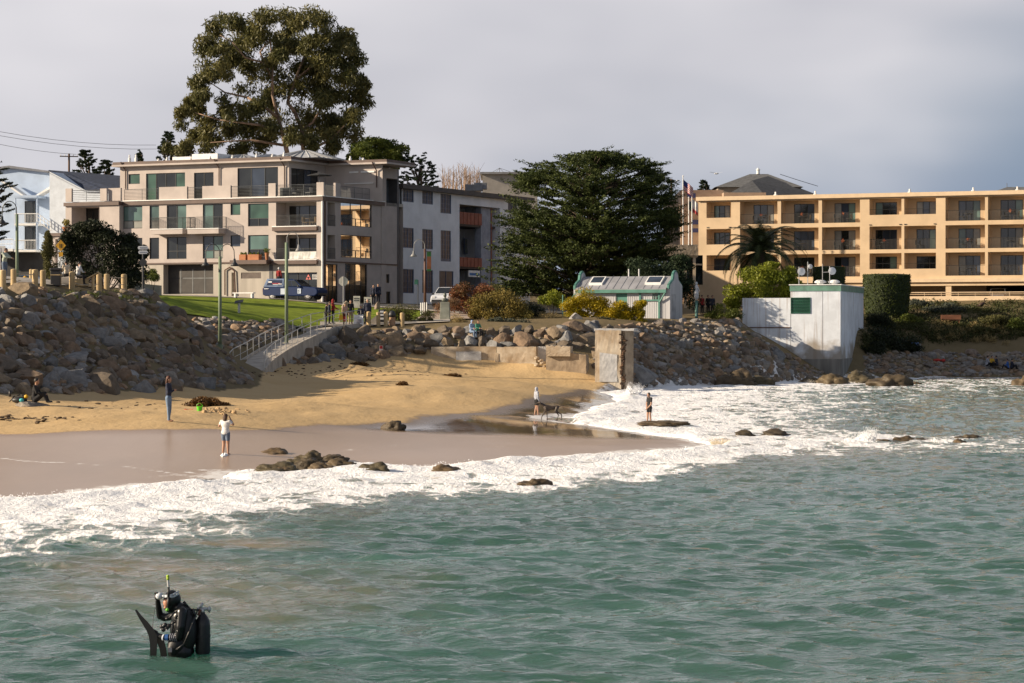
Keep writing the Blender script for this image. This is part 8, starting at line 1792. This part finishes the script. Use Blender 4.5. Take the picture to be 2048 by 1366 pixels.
b = P(1299, 846, 108); human('boy in black shirt and shorts standing on the flat surf rock', b, 1.36, R(-150), C_blk, C_blk, hairk, dict(wrR=(.02, .10, .49), wrL=(-.02, .11, .48), elR=(.14, .02, .62), elL=(-.14, .02, .62), head=(0, .035, .925), anL=(-.08, 0, .035), anR=(.09, .02, .035), knL=(-.07, .02, .28), knR=(.08, .02, .28)), legskin=True, armskin=True, bulk=1.05)
# seated man on a slab with his gear
b = PG(62, 812); slab_ = bpy.data.objects.new('flat_rock', RM[2]); COL.objects.link(slab_); slab_.location = b; slab_.scale = (.78, .5, .2); tag(slab_, 'flat pale rock used as a seat on the sand', 'rock')
human('man in black jacket sitting with knees drawn up on a flat rock', b + Vector((.15, 0, .14)), 1.74, R(-5), C_blk, C_blk, hairk, SIT, jacket=1)
th = thing('dive_gear', b + Vector((-.55, -.05, .12)), 'black bag with yellow and turquoise gear beside the seated man', 'bag'); g0 = b + Vector((-.55, -.05, .12)); m_ = MB(); m_.ball(g0 + Vector((.1, 0, .12)), (.32, .2, .14), 2); m_.path([g0 + Vector((-.3, 0, .05)), g0 + Vector((-.1, 0, .28)), g0 + Vector((.15, 0, .33)), g0 + Vector((.3, 0, .25))], .025); m_.tube(g0 + Vector((-.28, 0, .25)), g0 + Vector((-.28, 0, .5)), .05); m_.build('bag', blk, th, smooth=True); MB().ball(g0 + Vector((.38, -.05, .26)), (.09, .08, .08), 2).build('yellow_item', mat('yellow_plastic', (.7, .42, .02), .5), th, smooth=True); MB().ball(g0 + Vector((.22, -.18, .12)), (.1, .06, .08), 2).build('turquoise_item', mat('turquoise_plastic', (.05, .45, .50), .5), th, smooth=True)
# dog
def dog(base, yaw, L=1.0):
    c_, s_ = math.cos(yaw), math.sin(yaw)
    def w(x, y, z): return Vector(base) + Vector((x * c_ - y * s_, x * s_ + y * c_, z)) * L
    P_ = [('c', w(.20, 0, .55), w(.02, 0, .53), .125, .115, 0), ('c', w(.02, 0, .53), w(-.30, 0, .56), .11, .085, 0), ('c', w(.20, 0, .50), w(.08, 0, .47), .11, .09, 0), ('c', w(.26, 0, .62), w(.42, 0, .72), .085, .06, 0), ('e', w(.47, 0, .75), (.085, .065, .068), 0), ('c', w(.50, 0, .74), w(.62, 0, .69), .048, .034, 0), ('c', w(-.36, 0, .60), w(-.55, 0, .62), .024, .012, 0), ('c', w(-.55, 0, .62), w(-.66, 0, .66), .012, .006, 0)]
    for sg in (-1, 1): P_.append(('c', w(.44, sg * .06, .79), w(.43, sg * .085, .67), .024, .014, 0))
    for sg, f in ((-1, .16), (1, -.05)): P_ += [('c', w(.20, sg * .07, .50), w(.18 + f * .4, sg * .07, .34), .062, .036, 0), ('c', w(.18 + f * .4, sg * .07, .34), w(.20 + f, sg * .07, .17), .034, .024, 0), ('c', w(.20 + f, sg * .07, .17), w(.19 + f * 1.2, sg * .07, .03), .022, .02, 0), ('c', w(.19 + f * 1.2, sg * .07, .025), w(.25 + f * 1.2, sg * .07, .02), .024, .02, 0)]
    for sg, f in ((-1, -.14), (1, .06)): P_ += [('c', w(-.28, sg * .06, .54), w(-.22 + f * .3, sg * .07, .38), .085, .05, 0), ('c', w(-.22 + f * .3, sg * .07, .38), w(-.38 + f * .7, sg * .07, .24), .042, .025, 0), ('c', w(-.38 + f * .7, sg * .07, .24), w(-.33 + f, sg * .07, .03), .023, .02, 0), ('c', w(-.33 + f, sg * .07, .025), w(-.27 + f, sg * .07, .02), .024, .02, 0)]
    return blob('dog', P_, .013, [mat('dark_brown_coat', (.055, .038, .028), .6, var=.15, vscale=4)], origin=base, label='lean dark brown dog walking along the wet sand', cat='dog')
dog(PG(1101, 841), R(183), 1.12)
# path group
def PA(px, Y): return PH(px, Y, .12)
human('person in black coat leaning on the ramp rail', PA(652, 172.5), 1.6, R(10), C_blk, C_blk, hairk, dict(head=(0, .05, .915), chest=(0, .02, .74)), jacket=1); human('person in dark navy coat between the black coat and the red jacket', PA(658.5, 173.2), 1.62, R(0), C_dk, C_blk, hairb, dict(head=(0, .04, .92)), jacket=1); human('person in red hooded jacket holding the ramp rail', PA(666, 173.5), 1.75, R(-5), C_red, C_blk, hairk, dict(elR=(.15, .06, .66), wrR=(.12, .17, .60), elL=(-.15, .06, .66), wrL=(-.10, .18, .60)), hood=C_red, jacket=1)
human('person in dusty pink top with red and yellow bags', PA(690, 173), 1.62, R(-60), C_pnk, C_blk, hairk, jacket=1); human('person in black coat and tan trousers behind the pink top', PA(701, 174), 1.75, R(-70), C_blk, C_tan, hairk, jacket=1); human('man in dark jacket standing behind the wheelchair', PA(735, 174.8), 1.82, R(-80), C_dk, C_blk, hairg, jacket=1, bulk=1.1)
wb = PA(722, 174.2); human('person in dark coat sitting in the wheelchair', wb + up(.50), 1.66, R(-100), C_dk, C_blk, hairg, CHAIR, jacket=1)
th = thing('wheelchair', wb, 'dark wheelchair on the path beside the folding sign', 'wheelchair'); m_ = MB(); m_.box(wb + Vector((0, 0, .46)), (.46, .44, .05)); m_.box(wb + Vector((.0, .24, .72)), (.46, .04, .5)); m_.build('seat', blk, th)
for s in (-.29, .29):
    pts = [wb + Vector((s, .05 + .3 * math.cos(a), .31 + .3 * math.sin(a))) for a in [2 * math.pi * k / 16 for k in range(17)]]; MB().path(pts, .022, 5).build('wheel', blk, th); MB().path([wb + Vector((s * .9, -.35 + .09 * math.cos(a), .1 + .09 * math.sin(a))) for a in [2 * math.pi * k / 10 for k in range(11)]], .02, 5).build('caster', blk, th); MB().path([wb + Vector((s * .8, .3, .95)), wb + Vector((s * .8, .25, .5)), wb + Vector((s * .8, -.3, .45)), wb + Vector((s * .8, -.4, .1))], .018, 5).build('frame_tube', steel, th)
for px, mm, lab, z in ((690.5, C_red, 'red shopping bag carried by the person in pink', .55), (682, C_yel, 'yellow bag next to the red shopping bag', .62)):
    p = PA(px, 172.6) + up(z); th = thing('bag', p - up(.2), lab, 'bag'); m_ = MB(); m_.hexa([p + Vector(v) for v in ((-.16, -.08, -.2), (.16, -.08, -.2), (.16, .08, -.2), (-.16, .08, -.2), (-.13, -.04, .2), (.13, -.04, .2), (.13, .04, .2), (-.13, .04, .2))]); m_.build('pouch', mm, th, bevel=.03); MB().path([p + Vector((.1 * math.cos(a), 0, .18 + .14 * math.sin(a))) for a in [math.pi * k / 6 for k in range(7)]], .012, 4).build('handle', mm, th)
# pair on the boulders
for px, top, leg, lab, hd in ((943, C_ltb, C_jean, 'person in light blue hooded clothes sitting on a bank boulder', C_ltb), (955, C_grn, C_blk, 'person in green top and black trousers sitting beside the light blue hood', None)):
    p = PH(px, 171.2, .42); human(lab, p, 1.65, R(-50), top, leg, hairb, CHAIR, hood=hd, jacket=1); o = bpy.data.objects.new('boulder', RM[4]); COL.objects.link(o); o.location = p - Vector((0, -.1, .28)); o.scale = (.55, .5, .36); tag(o, 'tan boulder under the ' + ('light blue hooded' if hd else 'green topped') + ' sitter', 'boulder')
# plaza people
human('man in pale green shirt leaning by the plaza posts', PH(9, 126.5, .05), 1.72, R(-20), C_pale, C_den, hairb, dict(head=(0, .06, .91), chest=(0, .03, .735), elR=(.13, .12, .70), wrR=(.06, .26, .68), elL=(-.13, .12, .70), wrL=(-.05, .26, .66)), bulk=1.08)
bz_ = PH(160, 134.5); m_ = MB(); m_.box(bz_ + up(.22), (.9, .42, .44)); solo('bench_block', m_, postm, 'low timber block seat behind the plaza posts', 'bench', bevel=.03)
human('woman in white top and black trousers sitting on the plaza block', bz_ + Vector((-.1, 0, .46)), 1.66, R(-20), C_wht, C_blk, hairk, dict(CHAIR, wrR=(.03, .09, .43), elR=(.11, .1, .30)), bulk=1.05)
b2 = PH(133, 134); m_ = MB(); m_.box(b2 + up(.2), (.5, .42, .4)); solo('bench_block', m_, concrete, 'small concrete block seat left of the woman in white', 'bench', bevel=.03); human('person in cream top sitting with head turned away behind a plaza post', b2 + up(.42), 1.62, R(120), cloth('cream', (.55, .47, .36)), C_blk, hairk, CHAIR)
# far figures
human('person in dark clothes by the apartment side door', PH(747, 204, .1), 1.7, R(-90), C_dk, C_blk, hairk); human('taller person in dark coat by the apartment side door', PH(756, 203.5, .1), 1.82, R(-60), C_navy, C_blk, hairk, jacket=1)
lb = PH(555.5, 205.2, .1); lz = PZ(572, 205.2)
th = thing('stepladder', lb, 'grey stepladder against the shop front', 'ladder'); hh = lz - lb.z
for s in (-.2, .2): MB().tube(lb + Vector((s + .5, -.5, 0)), lb + Vector((s * .8 + .1, .0, hh)), .03).build('rail', steel, th)
for k in range(5): t = (k + .5) / 5; q = lb + Vector((.5 - .4 * t, -.5 + .5 * t, hh * t)); m_ = MB(); m_.box(q, (.4, .06, .03)); m_.build('rung', steel, th)
human('worker in red vest and pale cap standing on the stepladder', Vector((lb.x + .1, lb.y - .05, lz - .15)), 1.72, R(70), C_red, C_blk, hairg, cap=C_wht)
for px, top, lab, y in ((1404, C_red, 'person in red jacket beside the palm', 208), (1416, C_blk, 'person in black coat beside the red jacket', 208.4), (1425, C_dk, 'person in dark blue coat at the edge of the bright green shrub', 208.2)): human(lab, PH(px, y), 1.72, R(-60), top, C_blk, hairk, jacket=1)
for px, top, lab, yaw, seat in ((1974, C_gry, 'person in grey top sitting on the far rubble shore', 0, 1), (1983, C_yel, 'person in yellow top sitting on the far rubble shore', -60, 1), (1994, C_dk, 'person in dark top sitting beside the yellow top', 160, 1), (2016, C_blu, 'person in bright blue jacket crouching on the far rubble shore', 170, 1), (2023, C_navy, 'person in navy coat next to the bright blue jacket', 10, 1)):
    p = PG(px, 738 if px < 2000 else 744, 200, 222); human(lab, p + up(.25), 1.68, R(yaw), top, C_blk, hairk, SIT, jacket=1)
p = PG(1880, 724, 200, 222); m_ = MB(); m_.ball(p + Vector((-.25, 0, .16)), (.4, .2, .14), 2); m_.ball(p + Vector((.3, 0, .14)), (.2, .18, .15), 2); solo('beach_bags', m_, [mat('red_bag', (.5, .04, .03), .8)][0], 'red bundle left on the far rubble shore', 'bag', smooth=True)
# gull
p = P(1433, 347, 230); m_ = MB(); m_.ball(p, (.22, .1, .08), 2); 
for s in (-1, 1): m_.add([p + Vector((.08, 0, .03)), p + Vector((-.1, 0, .03)), p + Vector((s * .62 - .05, s * .2, .12)), p + Vector((s * .62 + .05, s * .2, .13))], [(0, 1, 2, 3)])
solo('gull', m_, white, 'white gull in flight over the hotel roofs', 'bird', smooth=True)
# ---------------------------------------------------------------- diver
YD = 33.6; dz_sea = float(sea_z(np.array([[PX(358, YD)]]), np.array([[YD]]))[0, 0]); print('SEA AT DIVER', dz_sea)
def D(px, py, dy=0.0): return P(px, py, YD + dy) + Vector((0, 0, dz_sea))
wet = mat('wet_neoprene', (.007, .007, .008), .32, var=.2, vscale=8, spec=.45); neo = mat('matt_neoprene', (.012, .012, .013), .55)
g = D(352, 1322); 
PR = [('e', D(364, 1262, .02), (.17, .15, .30), 0), ('e', D(366, 1240, .02), (.165, .15, .17), 0), ('e', D(362, 1305, .02), (.185, .17, .20), 0), ('c', D(361, 1330, -.1), D(358, 1400, -.12), .10, .09, 0), ('c', D(366, 1330, .12), D(362, 1400, .14), .10, .09, 0),
      ('c', D(358, 1232, .02), D(346, 1210, .0), .085, .075, 0), ('e', D(344.5, 1201, .0), (.122, .108, .135), 0), ('e', D(341, 1212, 0), (.10, .09, .11), 0), ('c', D(357, 1218, .02), D(368, 1226, .02), .09, .10, 0),
      # raised far arm: shoulder, elbow, hand at the mask
      ('c', D(350, 1232, .16), D(329, 1237, .20), .062, .055, 0), ('c', D(329, 1237, .20), D(320, 1232, .19), .056, .054, 0), ('c', D(320, 1234, .19), D(315.5, 1204, .10), .05, .036, 0), ('e', D(315, 1196, .06), (.045, .045, .05), 1),
      # near arm: down to the elbow and forward to the fins
      ('c', D(364, 1226, -.15), D(361, 1256, -.19), .075, .066, 0), ('c', D(361, 1256, -.19), D(357, 1276, -.18), .064, .056, 0), ('c', D(357, 1276, -.18), D(330, 1277, -.14), .054, .038, 0), ('c', D(330, 1277, -.14), D(318, 1274, -.12), .040, .038, 1), ('e', D(311, 1272, -.11), (.055, .04, .05), 1)]
for k in range(4): a = D(311.5 - 1.6 * k + 3, 1190.5 - .3 * k, .06 - .02 * k); PR += [('c', a, a + Vector((.012, -.04, .025)), .012, .011, 1), ('c', a + Vector((.012, -.04, .025)), a + Vector((.045, -.06, .012)), .011, .010, 1)]
PR += [('c', D(318, 1199, .03), D(322, 1194, -.02), .014, .012, 1)]
for k in range(4): a = D(305, 1266.5 + 3.3 * k, -.13); PR += [('c', D(310, 1267 + 3 * k, -.12), a + Vector((-.01, -.015, 0)), .014, .013, 1), ('c', a + Vector((-.01, -.015, 0)), a + Vector((.0, .03, -.004)), .013, .012, 1)]
PR += [('c', D(314, 1266, -.13), D(306, 1261, -.10), .016, .013, 1)]
dv = blob('person', PR, .0085, [wet, neo], origin=Vector((g.x, g.y, -.6)), label='scuba diver in black wetsuit standing waist deep adjusting the mask', cat='person', smooth_it=2)
# face in the hood opening
fc = [('e', D(334.5, 1207, -.045), (.058, .055, .075), 0), ('e', D(328.6, 1208, -.045), (.02, .016, .018), 0), ('e', D(331.5, 1217, -.045), (.03, .03, .02), 0), ('e', D(330, 1212.5, -.05), (.018, .022, .008), 0)]
blob('face', fc, .006, [mat('flushed_skin', (.46, .22, .14), .5)], dv); MB().ball(D(330.2, 1202.5, -.085), .009, 1).build('eye', blk, dv)
# mask pushed up, with white strap
m_ = MB(); m_.ball(D(319, 1194, -.03), (.055, .075, .05), 2); m_.build('mask', mat('white_silicone', (.66, .69, .74), .4), dv, smooth=True)
for y0, y1 in ((1193.5, 1191), (1195.5, 1196)):
    MB().path([D(322, 1194, -.06), D(330, y0, -.105), D(338, y0 - .2, -.125), D(346, y1, -.125), D(352, y1 - 3.5, -.10), D(356.5, y1 - 6, -.03)], .014, 6).build('mask_strap', MATS['white_silicone'], dv, smooth=True)
m_ = MB(); m_.ball(D(316.5, 1193.5, -.04), (.02, .06, .035), 2); m_.build('mask_lens', GL_B, dv)
sn = MB().path([D(333, 1223, -.12), D(336.5, 1216, -.135), D(337, 1196, -.135), D(337, 1176, -.12)], .017, 8).build('snorkel', blk, dv, smooth=True); MB().tube(D(337, 1176, -.12), D(335.8, 1162, -.11), .017, .017).build('snorkel_band', mat('silver_tape', (.5, .5, .5), .4), sn); MB().tube(D(335.8, 1162, -.11), D(335.6, 1156, -.11), .019, .019).ball(D(335.6, 1154.5, -.11), .022, 2).build('snorkel_top', mat('lime_rubber', (.40, .58, .03), .5), sn, smooth=True); MB().ball(D(334.5, 1221.5, -.14), (.026, .024, .024), 2).build('mouthpiece', mat('lime_green', (.16, .50, .04), .5), sn, smooth=True)
# jacket, straps, gauges
bc = blob('buoyancy_jacket', [('e', D(376, 1262, .0), (.13, .19, .30), 0), ('e', D(352, 1292, -.08), (.12, .12, .13), 0), ('e', D(352, 1292, .12), (.12, .12, .13), 0), ('c', D(372, 1222, -.12), D(352, 1236, -.2), .035, .03, 0), ('c', D(372, 1222, .12), D(350, 1236, .2), .035, .03, 0), ('e', D(345, 1300, -.14), (.07, .06, .09), 0)], .011, [neo], dv)
m_ = MB(); m_.path([D(368, 1216, -.13), D(350, 1226, -.19), D(338, 1238, -.2), D(331, 1240, -.2)], .016, 6); m_.path([D(352, 1217, -.1), D(380, 1221, -.02), D(398, 1222, .03)], .014, 6); m_.path([D(386, 1219, -.05), D(392, 1236, -.05), D(386, 1225, -.1)], .016, 6); m_.path([D(367, 1205, .0), D(376, 1216, .0), D(390, 1232, .0)], .02, 6); m_.path([D(395, 1222, .03), D(385, 1250, -.22), D(368, 1290, -.24), D(352, 1302, -.22)], .013, 6); m_.build('hose', blk, dv, smooth=True)
gs = MB()
for px, py in ((324, 1255), (330, 1252), (327, 1261), (333, 1258), (337, 1254)): gs.ball(D(px, py, -.16), (.035, .03, .035), 2)
gs.path([D(330, 1256, -.16), D(342, 1250, -.17), D(350, 1246, -.17)], .016, 6); gs.build('regulator', blk, dv, smooth=True)
for px, py in ((326, 1253), (333, 1262), (322, 1261)): MB().ball(D(px, py, -.19), .013, 1).build('gauge_glint', steel, dv)
MB().tube(D(328, 1277, -.145), D(325.5, 1276.5, -.14), .045, .044, 12).build('wrist_band', MATS['white_silicone'], dv); MB().tube(D(337, 1277, -.155), D(330.5, 1277, -.15), .0465, .044, 12).build('wrist_computer', mat('blue_rubber', (.03, .10, .30), .4), dv)
for px in (343, 347, 351, 355): MB().tube(D(px, 1276.5, -.172), D(px - 1.0, 1276.5, -.17), .057, .057, 10).build('sleeve_stripe', mat('grey_trim', (.30, .31, .36), .5), dv)
m_ = MB(); m_.box(D(340, 1302, -.235), (.05, .02, .06)); m_.build('buckle', mat('grey_webbing', (.16, .17, .20), .5), dv)
# tank
tk_ = MB().lathe(D(405.5, 1330, .05), [(.09, -.1), (.105, -.05), (.105, .53), (.098, .60), (.07, .66), (.035, .70), (.03, .72)], 22).build('tank', mat('black_tank', (.010, .010, .011), .35), dv, smooth=True)
tv = MB(); t0 = D(405.5, 1228, .05); tv.tube(t0 - up(.02), t0 + up(.07), .028, .028); tv.tube(t0 + Vector((-.08, 0, .06)), t0 + Vector((.075, 0, .055)), .022, .022); tv.ball(t0 + Vector((.09, 0, .05)), (.025, .03, .045), 2); tv.tube(t0 + Vector((-.04, 0, .06)), t0 + Vector((.0, 0, .14)), .024, .016); tv.build('tank_valve', steel, tk_, smooth=True); MB().tube(D(396, 1233, .02), D(401, 1221, .03), .018).build('valve_hose', mat('brown_hose', (.15, .05, .03), .5), tk_)
MB().tube(D(405.5, 1276, .05), D(405.5, 1271, .05), .109, .109, 22).build('cam_band', blk, tk_)
# fins held in the near hand
def fin(label, pts, wid, th_):
    f = MB(); vs = []
    for (p, w_, ax) in pts: vs += [p - ax * w_, p + ax * w_, p + ax * w_ + Vector((0, .025, 0)), p - ax * w_ + Vector((0, .025, 0))]
    n = len(pts)
    for i in range(n - 1):
        for k in range(4): pass
    f.add(vs, [(4 * i + k, 4 * i + (k + 1) % 4, 4 * i + 4 + (k + 1) % 4, 4 * i + 4 + k) for i in range(n - 1) for k in range(4)] + [(3, 2, 1, 0), tuple(4 * (n - 1) + k for k in range(4))])
    return solo('swim_fin', f, mat('fin_rubber', (.014, .013, .012), .45), label, 'fin', smooth=False)
ax1 = Vector((.75, 0, .55)).normalized(); ax2 = Vector((1, 0, .08)).normalized()
fin('black swim fin with its long blade tilted up in the diver hand', [(D(271.5, 1222, -.16), .012, ax1), (D(279, 1234, -.16), .022, ax1), (D(289, 1247, -.16), .035, ax1), (D(299, 1261, -.16), .045, ax1), (D(306, 1274, -.16), .06, ax2), (D(307, 1290, -.16), .05, ax2), (D(306, 1326, -.16), .04, ax2)], 0, 0)
fin('black swim fin hanging down into the water from the diver hand', [(D(314, 1270, -.04), .05, ax2), (D(321, 1285, -.04), .05, ax2), (D(326, 1302, -.04), .045, ax2), (D(329, 1330, -.04), .04, ax2)], 0, 0)
solo('lanyard', MB().path([D(310, 1216, .06), D(307, 1236, 0), D(304.5, 1262, -.1)], .004, 4), blk, 'thin black cord hanging from the diver hand to the fins', 'cord')
